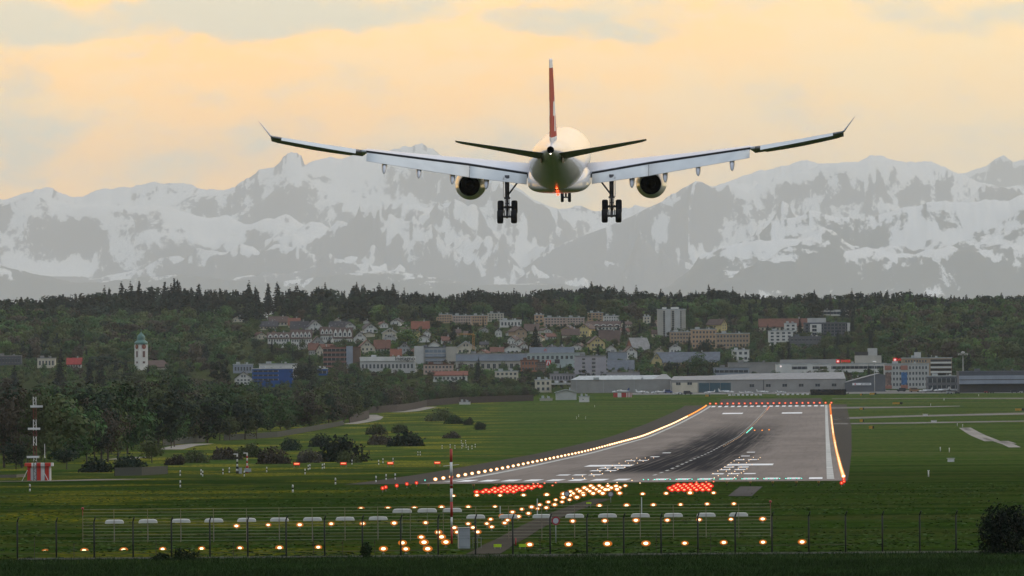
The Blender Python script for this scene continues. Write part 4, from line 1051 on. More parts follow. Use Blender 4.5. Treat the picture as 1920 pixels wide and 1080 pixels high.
# ---- upper house rows, left part of the town
gable('gabled_house', 'white gabled house under a dark roof, at the left end of the upper house row', 578, 605, 601, 613, 623, 'dark', rz=.12, group=H, floors=1, depth=22)
eaves('gabled_house', 'long dark roofed house running left of the white gable in the upper row', 545, 578, 603, 617, 624, 'dark', 'cream', group=H, skylights=3)
gable('gabled_house', 'white half hidden gable in the middle of the upper house row', 646, 667, 604, 612, 619, 'dark', rz=.2, group=H, floors=1, depth=24)
eaves('gabled_house', 'dark roof dotted with skylights, left of the middle white gable', 618, 646, 603, 615, 621, 'dark', 'grey', group=H, skylights=4)
gable('gabled_house', 'white gable at the right end of the upper house row under a dark roof', 683, 708, 607, 617, 624, 'dark', rz=.15, group=H, floors=1, depth=24)
gable('gabled_house', 'small cream gable peeping above the upper house row', 626, 639, 596, 601, 606, 'brown', 'cream', group=H, floors=0)
gable('gabled_house', 'tiny white gable right of the small cream one, high on the slope', 681, 692, 600, 603, 607, 'brown', group=H, floors=0)
gable('gabled_house', 'lone pale house among the trees at the upper left of the town', 435, 457, 593, 598, 604, 'brown', 'cream', group=H, floors=1, cols=2)
gable('gabled_house', 'cream house high at the edge of the wood above the tiled roofs', 495, 510, 582, 586, 592, 'brown', 'cream', group=H, floors=0)
eaves('gabled_house', 'house with a bright orange red roof at the upper left of the town', 541, 562, 597, 609, 614, 'red', 'cream', group=H, floors=1)
eaves('gabled_house', 'long brown roofed house left of the orange red roof', 505, 540, 594, 604, 611, 'brown', 'cream', group=H, floors=1, skylights=2)
eaves('gabled_house', 'dark brown roof with white specks at the far left of the town', 487, 520, 603, 612, 618, 'dark', 'cream', group=H, floors=1, skylights=3)
gable('gabled_house', 'small orange walled house beside the left terrace', 504, 522, 621, 626, 634, 'brown', 'orange', group=H, floors=1)
T = 'terraces with white dormers'
eaves('terraced_houses', 'leftmost terrace with four white dormers under a brown roof', 502, 543, 624, 634, 652, 'brown', 'white', group=T, dormers=4, dz=.8, floors=2, cols=8)
eaves('terraced_houses', 'terrace with five white dormers and white posts, second from the left', 546, 584, 619, 634, 655, 'brown', 'white', group=T, dormers=5, dz=.8, floors=2, cols=8)
eaves('terraced_houses', 'short terrace with three dormers between the two bigger brown roofs', 601, 624, 614, 628, 643, 'brown', 'white', group=T, dormers=3, dz=.8, floors=1, cols=5)
eaves('terraced_houses', 'terrace with four tall white dormers in the middle of the slope', 625, 660, 615, 633, 648, 'brown', 'white', group=T, dormers=4, dz=.9, floors=1, cols=8)
gable('gabled_house', 'grey glazed gable between the brown terrace roofs', 580, 612, 631, 648, 657, 'brown', 'grey', group=H, rz=.1)
gable('gabled_house', 'white gable with a big dark window at the right end of the terraces', 663, 687, 622, 634, 644, 'brown', 'white', group=H, cols=2)
gable('gabled_house', 'low pale house under the right end of the upper row', 683, 702, 623, 626, 632, 'brown', 'cream', group=H, floors=0, depth=16)
gable('chalet', 'chalet with white bargeboards, upper of two on the slope', 717, 745, 616, 624, 636, 'brown', 'cream', group='chalets with white bargeboards', barge=True, floors=1)
gable('chalet', 'chalet with white bargeboards, lower and plainer of two on the slope', 719, 742, 627, 634, 645, 'brown', 'pale', group='chalets with white bargeboards', barge=True, floors=1)
gable('gabled_house', 'cream gable with shuttered windows right of the red brown office block', 674, 703, 638, 651, 667, 'rust', 'cream', group=H, cols=3, rz=.1)
eaves('gabled_house', 'red roofed house right of the cream gable', 702, 731, 638, 653, 662, 'rust', 'pale', group=H)
gable('gabled_house', 'cream gable with a round arch, left of the red brown office block', 592, 608, 646, 657, 672, 'rust', 'cream', group=H, cols=2, rz=-.5, depth=16)
eaves('gabled_house', 'long rust red roof just left of the red brown office block', 579, 596, 644, 656, 668, 'rust', 'pale', group=H)
gable('gabled_house', 'grey stuccoed gable half covered by creeper, left of the grey office', 747, 769, 642, 653, 668, 'brown', 'grey', group=H)
eaves('gabled_house', 'small red roof above the white shop sign', 733, 752, 655, 668, 674, 'red', 'white', group=H, floors=0)
eaves('gabled_house', 'long red roof beside the yellow wall on the middle slope', 772, 804, 603, 616, 622, 'red', 'cream', group=H)
gable('gabled_house', 'yellow ochre walled house below the long red roof', 775, 792, 618, 626, 640, 'brown', 'yellow', group=H, floors=1, cols=2)
gable('gabled_house', 'white gable with dark door below the long red roof', 793, 808, 619, 625, 634, 'brown', 'white', group=H, floors=1, cols=2)
gable('gabled_house', 'low white gable, front of the pair above the grey office', 785, 805, 629, 634, 642, 'brown', 'white', group=H, floors=0)
gable('gabled_house', 'broad white gable just above the grey office roof', 803, 826, 639, 647, 655, 'brown', 'white', group=H, floors=0)
gable('gabled_house', 'wide brown roof with white bargeboard right of the grey office', 855, 892, 640, 652, 666, 'brown', 'cream', group=H, barge=True, floors=1, cols=4)
gable('gabled_house', 'white half timbered gable standing alone among trees', 928, 941, 616, 622, 632, 'dark', 'white', group=H, floors=1, cols=2)
gable('gabled_house', 'tall tan gable under a broad brown roof, right of the lone white gable', 966, 988, 613, 621, 640, 'brown', 'tan', group=H, rz=.25, depth=18, cols=2)
eaves('gabled_house', 'broad brown roof behind the tall tan gable', 984, 1010, 608, 620, 626, 'brown', 'cream', group=H, floors=0)
for k, (l, r, a, e, b, w) in enumerate(((951, 966, 631, 637, 647, 'topmost'), (966, 982, 636, 642, 650, 'middle'), (976, 990, 643, 648, 656, 'lowest'))):
    gable('stepped_house', 'small white stepped house in a cluster above the pale hall, %s of three' % w, l, r, a, e, b, 'brown', 'white', group='cluster of small white houses', floors=1, cols=2, rz=-.3 + .2 * k)
gable('gabled_house', 'large white gable with two windows above the long pale hall', 946, 977, 645, 654, 668, 'brown', 'white', group=H, cols=3, floors=1)
eaves('gabled_house', 'low red roof left of the large white gable', 920, 944, 652, 660, 666, 'rust', 'cream', group=H, floors=0)
# ---- upper terraces of flats
def flats(label, pl, pr, pt_, pb, wall, fl, co, **kw): return block('apartment_block', label, 'apartments', pl, pr, pt_, pb, wall, 'pale', floors=fl, cols=co, group='flats along the edge of the wood', **kw)
flats('pale orange flats at the left end of the row below the wood', 818, 848, 590, 606, 'orange', 3, 6)
flats('pink flats in the middle of the row left of the white flat roof', 848, 884, 592, 609, 'pink', 3, 7)
flats('orange flats with vertical balconies right of the pink ones', 884, 914, 592, 610, 'orange', 3, 6)
flats('tall cream flats at the right end of the left row', 914, 945, 588, 603, 'cream', 3, 5)
block('flat_roof_building', 'white flat roofed building with a long plain front below the cream flats', 'building', 937, 978, 601, 614, 'white', 'white', floors=1, cols=6)
flats('blank orange end wall flats left of the pink balconied block', 1002, 1020, 591, 612, 'orange', 3, 2)
flats('pinkish flats with long white balconies in the centre of the slope', 1020, 1062, 596, 612, 'pink', 3, 7)
flats('pinkish flats right of the long white balconies', 1062, 1096, 596, 611, 'pink', 3, 6)
flats('square orange flats above the brown roofs right of the pink block', 1102, 1131, 587, 602, 'orange', 3, 4)
flats('low white flats with dark openings right of the square orange ones', 1131, 1161, 593, 604, 'white', 2, 6)
flats('cream house front half hidden by trees left of the tower block', 1206, 1220, 594, 612, 'cream', 3, 2)
gable('gabled_house', 'left of three yellow gables on the slope under the pink flats', 1051, 1072, 612, 618, 626, 'brown', 'yellow', group='yellow gabled houses', floors=1, rz=-.3)
gable('gabled_house', 'yellow gable with brown roof leaning left, tallest of the three yellow gables', 1084, 1105, 608, 616, 632, 'brown', 'yellow', group='yellow gabled houses', floors=1, rz=-.25, depth=20)
eaves('gabled_house', 'dark brown roof between the yellow gables', 1054, 1086, 617, 628, 634, 'brown', 'cream', group=H, floors=0)
eaves('gabled_house', 'long brown roof with a row of white dormers above the green trees', 1100, 1163, 603, 612, 621, 'brown', 'white', group=H, dormers=5, dz=.5, floors=1, cols=9)
eaves('gabled_house', 'huge plain brown roof left of the tall dark conifers', 1124, 1162, 620, 641, 646, 'brown', 'cream', group=H, floors=0)
gable('gabled_house', 'yellow house with a tan upper gable in the middle of the town', 1106, 1135, 631, 643, 660, 'brown', 'yellow', group=H, cols=4, rz=.15)
gable('gabled_house', 'white gable and garages right of the yellow house', 1136, 1156, 647, 655, 662, 'brown', 'white', group=H, floors=0)
gable('gabled_house', 'white gable with dark windows beside the grey shed walls', 1172, 1195, 650, 660, 674, 'brown', 'white', group=H, cols=2, rz=.15)
eaves('barn', 'big grey brown sloping barn roof in front of the tower block', 1186, 1222, 634, 655, 662, 'grey', 'brick', cat='barn', floors=0, rz=.5)
gable('gabled_house', 'small cream gable with green shutters left of the white gabled house', 1226, 1245, 652, 659, 668, 'brown', 'cream', group=H, cols=3, floors=1)
gable('gabled_house', 'clean white gable with a flat wing in front of the orange flats', 1255, 1277, 645, 652, 666, 'dark', 'white', group=H, cols=3, floors=1)
gable('gabled_house', 'tall yellow gable beside the tower block, dark roof running left', 1352, 1364, 599, 607, 625, 'brown', 'yellow', group=H, cols=2, floors=3, rz=.5, depth=20)
hr = random.Random(12); made = 0
for i in range(900):
    x = hr.uniform(490, 1240); b = hr.uniform(606, 672) if x < 1000 else hr.uniform(612, 660); w_ = hr.uniform(13, 22); h_ = w_ * hr.uniform(.6, .85)
    if x < 740 and b > 640: continue
    if any(x - w_ / 2 < r + 1 and x + w_ / 2 > l - 1 and b - h_ < bb + 1 and b > tt - 1 for l, r, tt, bb, yy in RECTS): continue
    made += 1; c = hr.choice(('white', 'cream', 'white', 'pale', 'pink')); rf = hr.choice(('brown', 'dark', 'brown', 'rust'))
    if hr.random() < .6: gable('gabled_house', 'small gabled house half hidden among the garden trees of the town', x - w_ / 2, x + w_ / 2, b - h_, b - h_ * .6, b, rf, c, group='small houses half hidden by garden trees', cols=2, floors=1, rz=hr.uniform(-.4, .4))
    else: eaves('gabled_house', 'small house with its roof slope facing out, half hidden among the garden trees', x - w_ / 2, x + w_ / 2, b - h_, b - h_ * .48, b, rf, c, group='small houses half hidden by garden trees', cols=3, rz=hr.uniform(-.3, .3))
    if made > 34: break
# ---- offices and halls, from left to right
block('low_house', 'grey flat building at the far left edge below the wood', 'building', -10, 40, 668, 685, 'slate', 'grey', floors=1, cols=8)
block('low_house', 'cream building with a grey roof left of the dark conifers', 'building', 70, 104, 672, 690, 'cream', 'grey', floors=1, cols=5)
eaves('low_house', 'building with a bright red roof right of the dark conifers', 126, 152, 672, 683, 690, 'crimson', 'pale', cat='building', floors=1, cols=5)
block('flat_roof_building', 'pale grey building with an aerial left of the bright blue one', 'building', 437, 474, 684, 700, 'metal', 'pale', floors=1, cols=6)
gable('gabled_house', 'double gabled white house left of the bright blue building', 440, 473, 698, 710, 722, 'dark', 'white', group=H, cols=4)
t, w, h, d, k = block('blue_office', 'bright blue office with dark ribbon windows behind the trees', 'office building', 473, 548, 692, 726, 'blue', 'white', floors=3, band=True, wz=(.3, 1.0), wx=(.02, .65), frac=.4, depth=24)
block('flat_roof_building', 'long white flat roof behind the bright blue office', 'building', 486, 556, 683, 692, 'white', 'pale', floors=0, Y=5680, depth=10)
block('blue_office', 'small piece of bright blue wall right of the dark tree', 'office building', 595, 614, 692, 704, 'blue', 'white', floors=1, band=True)
t, w, h, d, k = block('brown_office', 'red brown office with dark ribbon windows and a pale grey stair tower', 'office building', 606, 676, 652, 697, 'brown', 'rust', floors=5, band=True, wz=(.05, 1.0), wx=(.0, .68), frac=.55, depth=20)
mb = MB(); mb.box((w * .21, -1.2, h * .5 - 1.5), (w * .17, 3.0, h + 5)); mb.obj('stair_tower', wm('metal'), t)
for r in range(6):
    mb = MB(); mb.box((-w * .15, -.35, h * (.03 + .19 * r)), (w * .70, .7, h * .05)); mb.obj('balcony_band', mat('red_brown_panel', (0.24, 0.11, 0.09), .7), t)
t, w, h, d, k = block('long_hall', 'long white roofed hall with black lettering on its fascia', 'building', 675, 778, 672, 700, 'pale', 'white', floors=1, cols=14, wz=(.2, .75), par=.9)
mb = MB(); mb.box((0, -.35, h - .3), (w, .5, 2.6)); fs = mb.obj('fascia', wm('white'), t)
text('Inetagno', 3.4, gdark, fs, (w * .32, -.66, h - .2), bold=.05)
t, w, h, d, k = block('low_house', 'row of low pale shops in front of the lettered hall', 'building', 732, 782, 682, 698, 'white', 'pale', floors=1, cols=7, par=.3)
t, w, h, d, k = block('grey_office', 'grey office with curved glass storeys between two blank towers', 'office building', 777, 857, 652, 693, 'grey', 'slate', floors=4, band=True, wz=(.1, .95), wx=(.25, .74), frac=.6, wm_=mat('grey_blue_glass', (.16, .20, .24), .25), depth=18)
for a, b_, hh, c in ((0.0, .22, 1.08, 'pale'), (.75, 1.0, 1.04, 'concrete')):
    mb = MB(); mb.box((-w / 2 + w * (a + b_) / 2, -.8, h * hh / 2), (w * (b_ - a), 3, h * hh)); mb.obj('end_tower', wm(c), t)
for r in range(3):
    mb = MB(); mb.box((-w * .01, -.5, h * (.22 + .2 * r)), (w * .46, 1.0, .9)); mb.obj('balcony_band', wm('metal'), t)
block('low_house', 'beige apartments with small windows in front of the grey office', 'apartments', 794, 850, 684, 702, 'pink', 'rust', floors=2, cols=8)
eaves('gabled_house', 'red tiled roofs in front of the beige apartments', 812, 876, 697, 704, 716, 'red', 'white', group=H, floors=1, cols=8)
t, w, h, d, k = block('long_hall', 'long grey hall with a broad metal roof band in the centre of the town', 'hall', 855, 988, 664, 695, 'concrete', 'grey', floors=1, cols=12, wz=(.0, .55))
mb = MB(); mb.box((0, -.4, h * .78), (w, .6, h * .4)); mb.obj('metal_band', wm('metal'), t)
for xx in (-.40, -.26):
    mb = MB(); mb.box((w * xx, -.2, h * .12), (w * .09, .5, h * .2)); mb.obj('gate', gdark, t)
t, w, h, d, k = block('long_hall', 'long pale hall with a red and white emblem panel on its front', 'hall', 985, 1096, 663, 690, 'green', 'pale', floors=1, cols=12, wz=(.5, .95))
mb = MB(); mb.box((-w * .05, 5, h + 2.0), (w * .76, 6, 3.6)); mb.obj('penthouse', wm('metal'), t)
redp = mat('sign_red', (.55, .03, .03), .5); whp = mat('sign_white', (.75, .74, .72), .5)
def emblem(parent, x, y, z, s, bg):
    mb = MB()
    if bg: mb.box((x, y, z), (s * 1.25, .2, s * 1.25))
    mb.mi = 1
    for q in (-1, 1): mb.loft([[(x + q * s * .02, yy, z + s * .5), (x + q * s * .2, yy, z + s * .5), (x + q * s * .5, yy, z - s * .5), (x + q * s * .24, yy, z - s * .5)] for yy in (y - .2, y - .12)], smooth=False)
    return mb.obj('emblem', [redp, whp if bg else redp], parent)
emblem(t, -w * .11, -.12, h * .35, 2.6, True); emblem(t, -w * .16, 1.85, h + 2.1, 1.5, False)
mb = MB(); mb.box((-w * .2, -.1, h * .2), (2.2, .3, h * .5)); mb.obj('door', gdark, t)
mb = MB(); mb.box((w * .04, -.1, h * .45), (3.0, .3, h * .28)); mb.obj('gate', gdark, t)
block('low_house', 'pale green canopy roof in front of the emblem hall', 'building', 1035, 1069, 671, 684, 'green', 'pale', floors=1, cols=5)
block('low_house', 'terracotta building right of the dark conifer, below the pale hall', 'building', 976, 1010, 676, 698, 'brick', 'rust', floors=2, cols=5)
block('low_house', 'brown flats beside the terracotta building', 'apartments', 1006, 1024, 680, 704, 'brown', 'brown', floors=3, cols=3)
block('low_house', 'small white building with square windows among the dark trees', 'building', 928, 972, 697, 715, 'cream', 'pale', floors=2, cols=5)
t, w, h, d, k = block('apartment_tower', 'lilac grey apartment tower with two columns of balconies, in front of the hall', 'apartments', 1078, 1137, 668, 716, 'lilac', 'grey', depth=14)
for r in range(6):
    for x in (-.22, .10):
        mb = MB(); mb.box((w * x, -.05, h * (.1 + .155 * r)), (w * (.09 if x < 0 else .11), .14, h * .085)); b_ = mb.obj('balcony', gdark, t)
        mb = MB(); mb.box((w * x, -.25, h * (.07 + .155 * r)), (w * (.09 if x < 0 else .11), .3, h * .025)); mb.obj('railing', wm('pale'), b_)
    for x in (-.51, .51):
        mb = MB(); mb.box((w * x, 1.5, h * (.1 + .155 * r)), (1.2, 2.6, h * .07)); mb.obj('balcony', wm('lilac'), t)
block('long_hall', 'low grey building with small windows left of the lilac tower foot', 'building', 1031, 1078, 702, 716, 'lilac', 'grey', floors=1, cols=8)
block('long_hall', 'low grey building with small windows right of the lilac tower foot', 'building', 1137, 1200, 699, 716, 'lilac', 'grey', floors=1, cols=9)
block('long_hall', 'pair of plain grey shed walls right of the yellow house', 'shed', 1140, 1176, 661, 680, 'metal', 'grey', floors=0)
eaves('long_hall', 'low grey pitched roof right of the lilac tower', 1140, 1188, 676, 692, 698, 'slate', 'grey', cat='hall', floors=0)
t, w, h, d, k = block('tower_block', 'tall pale tower block standing above the town in front of the wood', 'apartment tower', 1233, 1286, 581, 632, 'concrete', 'pale', depth=16, par=.6)
for x, m_ in ((-.26, gdark), (.05, gdark), (.33, gdark)):
    for r in range(13):
        mb = MB(); mb.box((w * x, -.04, h * (.05 + .073 * r)), (w * (.075 if x < .3 else .035), .1, h * .055)); mb.obj('window', glass if r % 3 else gdark, t)
for x in (-.13, .2):
    mb = MB(); mb.box((w * x, -.25, h * .5), (w * .2, .5, h)); mb.obj('wall_rib', wm('pale'), t)
mb = MB(); mb.box((-.25 * w, 6, h + 1.1), (w * .14, 4, 1.4)); mb.box((.12 * w, 6, h + 1.1), (w * .28, 4, 1.4)); mb.obj('roof_housing', wm('white'), t)
flats('orange brown flats with long balconies in front of the tower block', 1256, 1304, 623, 652, 'tan', 4, 8)
flats('taller orange flats with a blank end wall right of the balconied ones', 1296, 1344, 618, 655, 'orange', 4, 7)
flats('brown and grey balconied flats at the right of the orange blocks', 1342, 1406, 626, 662, 'tan', 4, 10)
eaves('slate_hall', 'long blue grey slate roof with a yellow gable end', 1232, 1348, 661, 679, 688, 'slate', 'yellow', cat='hall', floors=1, cols=18, depth=16, rz=-.05)
gable('gabled_house', 'yellow gable forming the left end of the long slate roof', 1222, 1241, 663, 676, 690, 'slate', 'yellow', group=H, cols=1, depth=14)
t, w, h, d, k = block('low_house', 'white cube building with two dark balconies right of the slate roof', 'building', 1372, 1405, 657, 678, 'white', 'white', floors=2, cols=3)
# ---- right part of the slope
block('apartment_block', 'small white apartment block with square windows in front of red roofs', 'apartments', 1441, 1487, 621, 648, 'white', 'pale', floors=4, cols=4)
eaves('gabled_house', 'long red brown roofs behind the white apartment blocks', 1424, 1528, 598, 612, 622, 'rust', 'cream', group=H, floors=1, cols=14)
block('apartment_block', 'white wing with dark windows left of the slate office', 'apartments', 1471, 1494, 607, 628, 'white', 'pale', floors=3, cols=2)
t, w, h, d, k = block('slate_office', 'dark slate office with ribbon windows and a white stair tower', 'office building', 1508, 1594, 606, 632, 'slate', 'slate', floors=4, band=True, frac=.5, depth=18)
mb = MB(); mb.box((-w * .25, -.6, h * .45), (w * .25, 2.4, h * .98)); st_ = mb.obj('stair_tower', wm('white'), t)
windows(st_, 3, 3, 1, h * .1, h * .9, 3, 1.8, None, x0=-w * .30, x1=-w * .26, y=-1.85)
mb = MB(); mb.box((-w * .22, 7, h + 1.8), (w * .4, 6, 3.4)); mb.obj('roof_housing', wm('pale'), t)
mb = MB(); mb.box((w * .47, -.3, h * .5), (w * .06, 1.2, h)); mb.obj('end_pier', wm('white'), t)
block('pavilion', 'low white pavilion high in the wood above the slate office', 'building', 1537, 1606, 582, 592, 'white', 'white', floors=1, band=True, frac=.5)
block('low_house', 'small grey building with pale stair tower below the slate office', 'building', 1480, 1540, 632, 652, 'dgrey', 'slate', floors=2, cols=8)
block('office_block', 'grey flat roofed hall left of the white offices behind the hangars', 'office building', 1366, 1462, 681, 712, 'hangar', 'grey', floors=0)
block('office_block', 'bluish office with ribbon windows at the left end of the hangar row', 'office building', 1338, 1405, 690, 716, 'metal', 'grey', floors=2, band=True, frac=.4)
t, w, h, d, k = block('office_block', 'long white office with ribbon windows and red lit signs behind the hangar', 'office building', 1456, 1662, 683, 715, 'white', 'pale', floors=2, band=True, wz=(.25, .98), wx=(.03, .99), frac=.45, depth=22)
for a, b_ in ((.28, .33), (.46, .50), (.02, .14)):
    mb = MB(); mb.box((-w / 2 + w * (a + b_) / 2, -.3, h * .5), (w * (b_ - a), .5, h)); mb.obj('wall_panel', wm('white'), t)
mb = MB(); mb.box((w * .34, 9.3, h + 2.4), (w * .24, 8, 4.8)); mb.obj('penthouse', wm('concrete'), t)
mb = MB(); mb.box((w * .38, 9, h + 4.4), (w * .085, 6, 8.9)); mb.obj('roof_tower', wm('pale'), t)
mb = MB(); mb.box((w * .28, 9, h + 5.9), (w * .12, 6, 2.0)); mb.obj('roof_lounge', gdark, t)
mb = MB(); mb.box((-w * .2, 12, h + 1.4), (w * .52, 8, 2.8)); mb.obj('roof_storey', wm('hangar'), t)
redlit = emat('sign_red_lit', (1.0, .03, .04), .5); whlit = emat('sign_white_lit', (1, .85, .82), .9)
def redsign(parent, x, y, z, s, wd):
    mb = MB(); mb.box((x, y, z), (s, .25, s)); mb.mi = 1; mb.box((x, y - .16, z), (s * .62, .08, s * .2)); mb.box((x, y - .18, z), (s * .2, .08, s * .62))
    o = mb.obj('red_cross_sign', [redlit, whlit], parent); text('SWISS', s * .95, redlit, o, (x + s * .65 + wd / 2, y, z), bold=.06)
redsign(t, -w * .46, -.4, h - 1.0, 1.8, 4.6); redsign(t, w * .06, -.4, h + 1.6, 2.1, 6.0); redsign(t, w * .585, 9, h + 2.2, 2.2, 3.6)
t, w, h, d, k = block('apartment_block', 'office front with brick red panels and two tall posters, right of the white offices', 'office building', 1659, 1742, 683, 729, 'pale', 'pale', floors=4, cols=13, depth=16, wz=(.06, .97))
for x, c in ((-.42, (.16, .10, .08)), (-.06, (.04, .12, .26))):
    mb = MB(); mb.box((w * x, -.2, h * .42), (w * .13, .25, h * .5)); mb.obj('poster', mat('poster_print_%d' % (x * 100), c, .5, var=.5, scale=.5), t)
    mb = MB(); mb.box((w * x, -.18, h * .86), (w * .16, .25, h * .18)); mb.box((w * x, -.18, h * .08), (w * .16, .25, h * .14)); mb.obj('brick_panel', mat('brick_red_panel', (.34, .14, .10), .7), t)
t, w, h, d, k = block('apartment_block', 'tan apartment block with white balconies at the right end of the buildings', 'apartments', 1692, 1785, 672, 718, 'tan', 'pale', depth=14, floors=5, cols=8, wx=(.05, .5))
for r in range(5):
    for x0 in (.36, .44):
        pass
    mb = MB(); mb.box((w * .28, -.7, h * (.06 + .19 * r)), (w * .42, 1.4, h * .07)); b_ = mb.obj('balcony', wm('white'), t)
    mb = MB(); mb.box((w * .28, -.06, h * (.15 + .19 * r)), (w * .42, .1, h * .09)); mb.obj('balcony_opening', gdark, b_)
mb = MB(); mb.box((-w * .18, 7, h + 1.8), (w * .13, 4, 3.4)); mb.obj('roof_housing', wm('pale'), t)
t, w, h, d, k = block('terminal_wing', 'low dark glazed wing between the apartments and the dark canopy', 'building', 1738, 1802, 706, 735, 'dgrey', 'pale', floors=2, band=True, frac=.6)
t, w, h, d, k = block('canopy_hangar', 'dark open fronted hangar with a grey ribbed roof at the right edge', 'hangar', 1798, 1945, 697, 736, 'slate', 'slate', depth=26)
mb = MB(); mb.box((0, -1.5, h * .62), (w, 3.2, h * .40)); mb.obj('metal_band', wm('metal'), t)
mb = MB(); mb.box((0, -3.15, h * .62), (w, .12, h * .03)); mb.obj('gutter', gdark, t)
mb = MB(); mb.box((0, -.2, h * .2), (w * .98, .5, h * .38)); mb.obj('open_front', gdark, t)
# ---- hangars along the apron
t, w, h, d, k = block('hangar', 'plain grey hangar with a pale roof left of the long hangar', 'hangar', 1070, 1262, 712, 736.5, 'hangar', 'pale', depth=1.2, par=.12)
t2 = t
mb = MB(); he = h; rr = 8 * k
mb.loft([[(-w / 2, .6, he), (-w / 2 + 5, 14, he + rr), (-w / 2 + 5, 30, he + rr), (-w / 2, 42, he)], [(w * .30, .6, he), (w * .38, 14, he + rr), (w * .38, 30, he + rr), (w * .30, 42, he)]], smooth=False)
mb.obj('pale_roof', rm('pale'), t)
mb = MB(); mb.loft([[(w * .30, .55, he - .1), (w * .40, 13, he + rr + .5), (w * .40, 30, he + rr + .5), (w * .30, 42, he)], [(w / 2, .55, he - .1), (w * .44, 13, he + rr + .5), (w * .44, 30, he + rr + .5), (w / 2, 42, he)]], smooth=False)
mb.box((w * .4, 22, he * .5 - 1), (w * .2, 40, he + 2)); mb.obj('end_bay', wm('hangar'), t)
mb = MB(); mb.box((0, 21, he / 2 - 2), (w * .99, 40, he + 3.9)); mb.obj('side_wall', wm('hangar'), t)
for x in (-.44, -.18, .12):
    mb = MB(); mb.box((w * x, -.06, he * .5), (.25, .14, he * .98)); mb.obj('downpipe', wm('grey'), t)
t, w, h, d, k = block('hangar', 'very long grey hangar with a low sloping roof and blue green doors', 'hangar', 1258, 1586, 712.5, 736, 'hangar', 'grey', depth=40, par=.25)
mb = MB(); hh = 12 * k
mb.loft([[(-w / 2, -.4, h + .2), (-w / 2 + 2, 34, h + 2.2), (-w / 2, 40, h)], [(-w * .3, -.4, h + .2), (-w * .26, 34, h + 2.5), (-w * .3, 40, h)], [(-w * .05, -.4, h + .2), (-w * .05, 34, h + hh), (-w * .05, 40, h)], [(w / 2, -.4, h + .25), (w / 2, 34, h + hh * 1.12), (w / 2, 40, h)]], smooth=False)
mb.obj('sloping_roof', rm('grey'), t)
mb = MB(); mb.box((-w * .42, -.12, h * .42), (w * .145, .25, h * .8)); mb.obj('cream_panel', wm('cream'), t)
teal = mat('hangar_door_teal', (.03, .075, .095), .4)
for j in range(3):
    mb = MB(); mb.box((-w * (.31 - .0615 * j), -.15, h * .42), (w * .059, .3, h * .74)); mb.obj('hangar_door', teal, t)
windows(t, w, 1, 6, h * .3, h * .8, 2.4, 1.6, None, -w * .42 * .2, w * .48, -.06)
windows(t, w, 1, 2, h * .55, h * .95, 2.4, 1.4, None, -w * .49, -w * .36, -.3)
mb = MB(); mb.tube((w * .03, -.4, 0), (w * .03, -.4, h), .15); mb.obj('downpipe', gdark, t)
# dark wedge shaped end with the sign
P, w, h, k = place(1585, 1660, 701, 734.5)
t = thing('hangar_end', 'dark grey wedge shaped hangar end carrying a white company sign', 'hangar', P)
mb = MB(); h1 = (734.5 - 718) * k; mb.loft([[(-w / 2, y, -3), (w / 2, y, -3), (w / 2, y, h * .93), (w * .36, y, h), (-w / 2, y, h1)] for y in (-1.5, 38)], smooth=False); mb.obj('wall', wm('dgrey'), t)
mb = MB(); mb.loft([[(-w / 2 - .3, y, h1), (w * .36, y, h + .02), (w * .36, y, h + .4), (-w / 2 - .3, y, h1 + .4)] for y in (-1.9, 38.2)], smooth=False); mb.obj('roof', rm('grey'), t)
mb = MB(); mb.box((-w * .09, -1.65, h * .43), (w * .47, .2, h * .125)); sg = mb.obj('sign_board', whp, t)
text('JET AVIATION', h * .075, mat('sign_letter_dark', (.03, .03, .05), .6), sg, (w * .0, -1.78, h * .43), bold=.03)
mb = MB(); mb.box((-w * .255, -1.78, h * .43), (w * .03, .06, h * .08)); mb.obj('logo_mark', redp, sg)
# ---- sheds left of the apron
gable('shed', 'grey white shed with a flattened gable on the grass before the hangar', 1042, 1081, 731, 736, 750, 'pale', 'pale', cat='shed', floors=0, depth=12, under=.3)[0]
t, w, h, d, k = block('hut', 'small white hut with a flat overhanging roof on the grass', 'hut', 1086, 1105, 744, 754, 'white', 'pale', depth=4, par=.35, under=.2)
mb = MB(); mb.box((-w * .12, -.05, h * .5), (w * .08, .1, h * .2)); mb.obj('window', glass, t)
block('low_house', 'white two storey house at the edge of the dark trees left of the hangar', 'house', 1003, 1034, 713, 736, 'cream', 'pale', floors=2, cols=3)
block('shelter', 'low white flat canopy between the white house and the grey hangar', 'canopy', 1034, 1071, 718.5, 721, 'white', 'white', Y=5250, under=0.0, par=.2)
block('low_house', 'pale concrete slab left of the grey white shed', 'slab', 1012, 1036, 747, 751.5, 'concrete', 'pale', under=.2, par=.1)
block('low_house', 'small white container at the edge of the yellow flowers', 'container', 861, 882, 754, 758.5, 'white', 'pale', under=.2, par=.1)
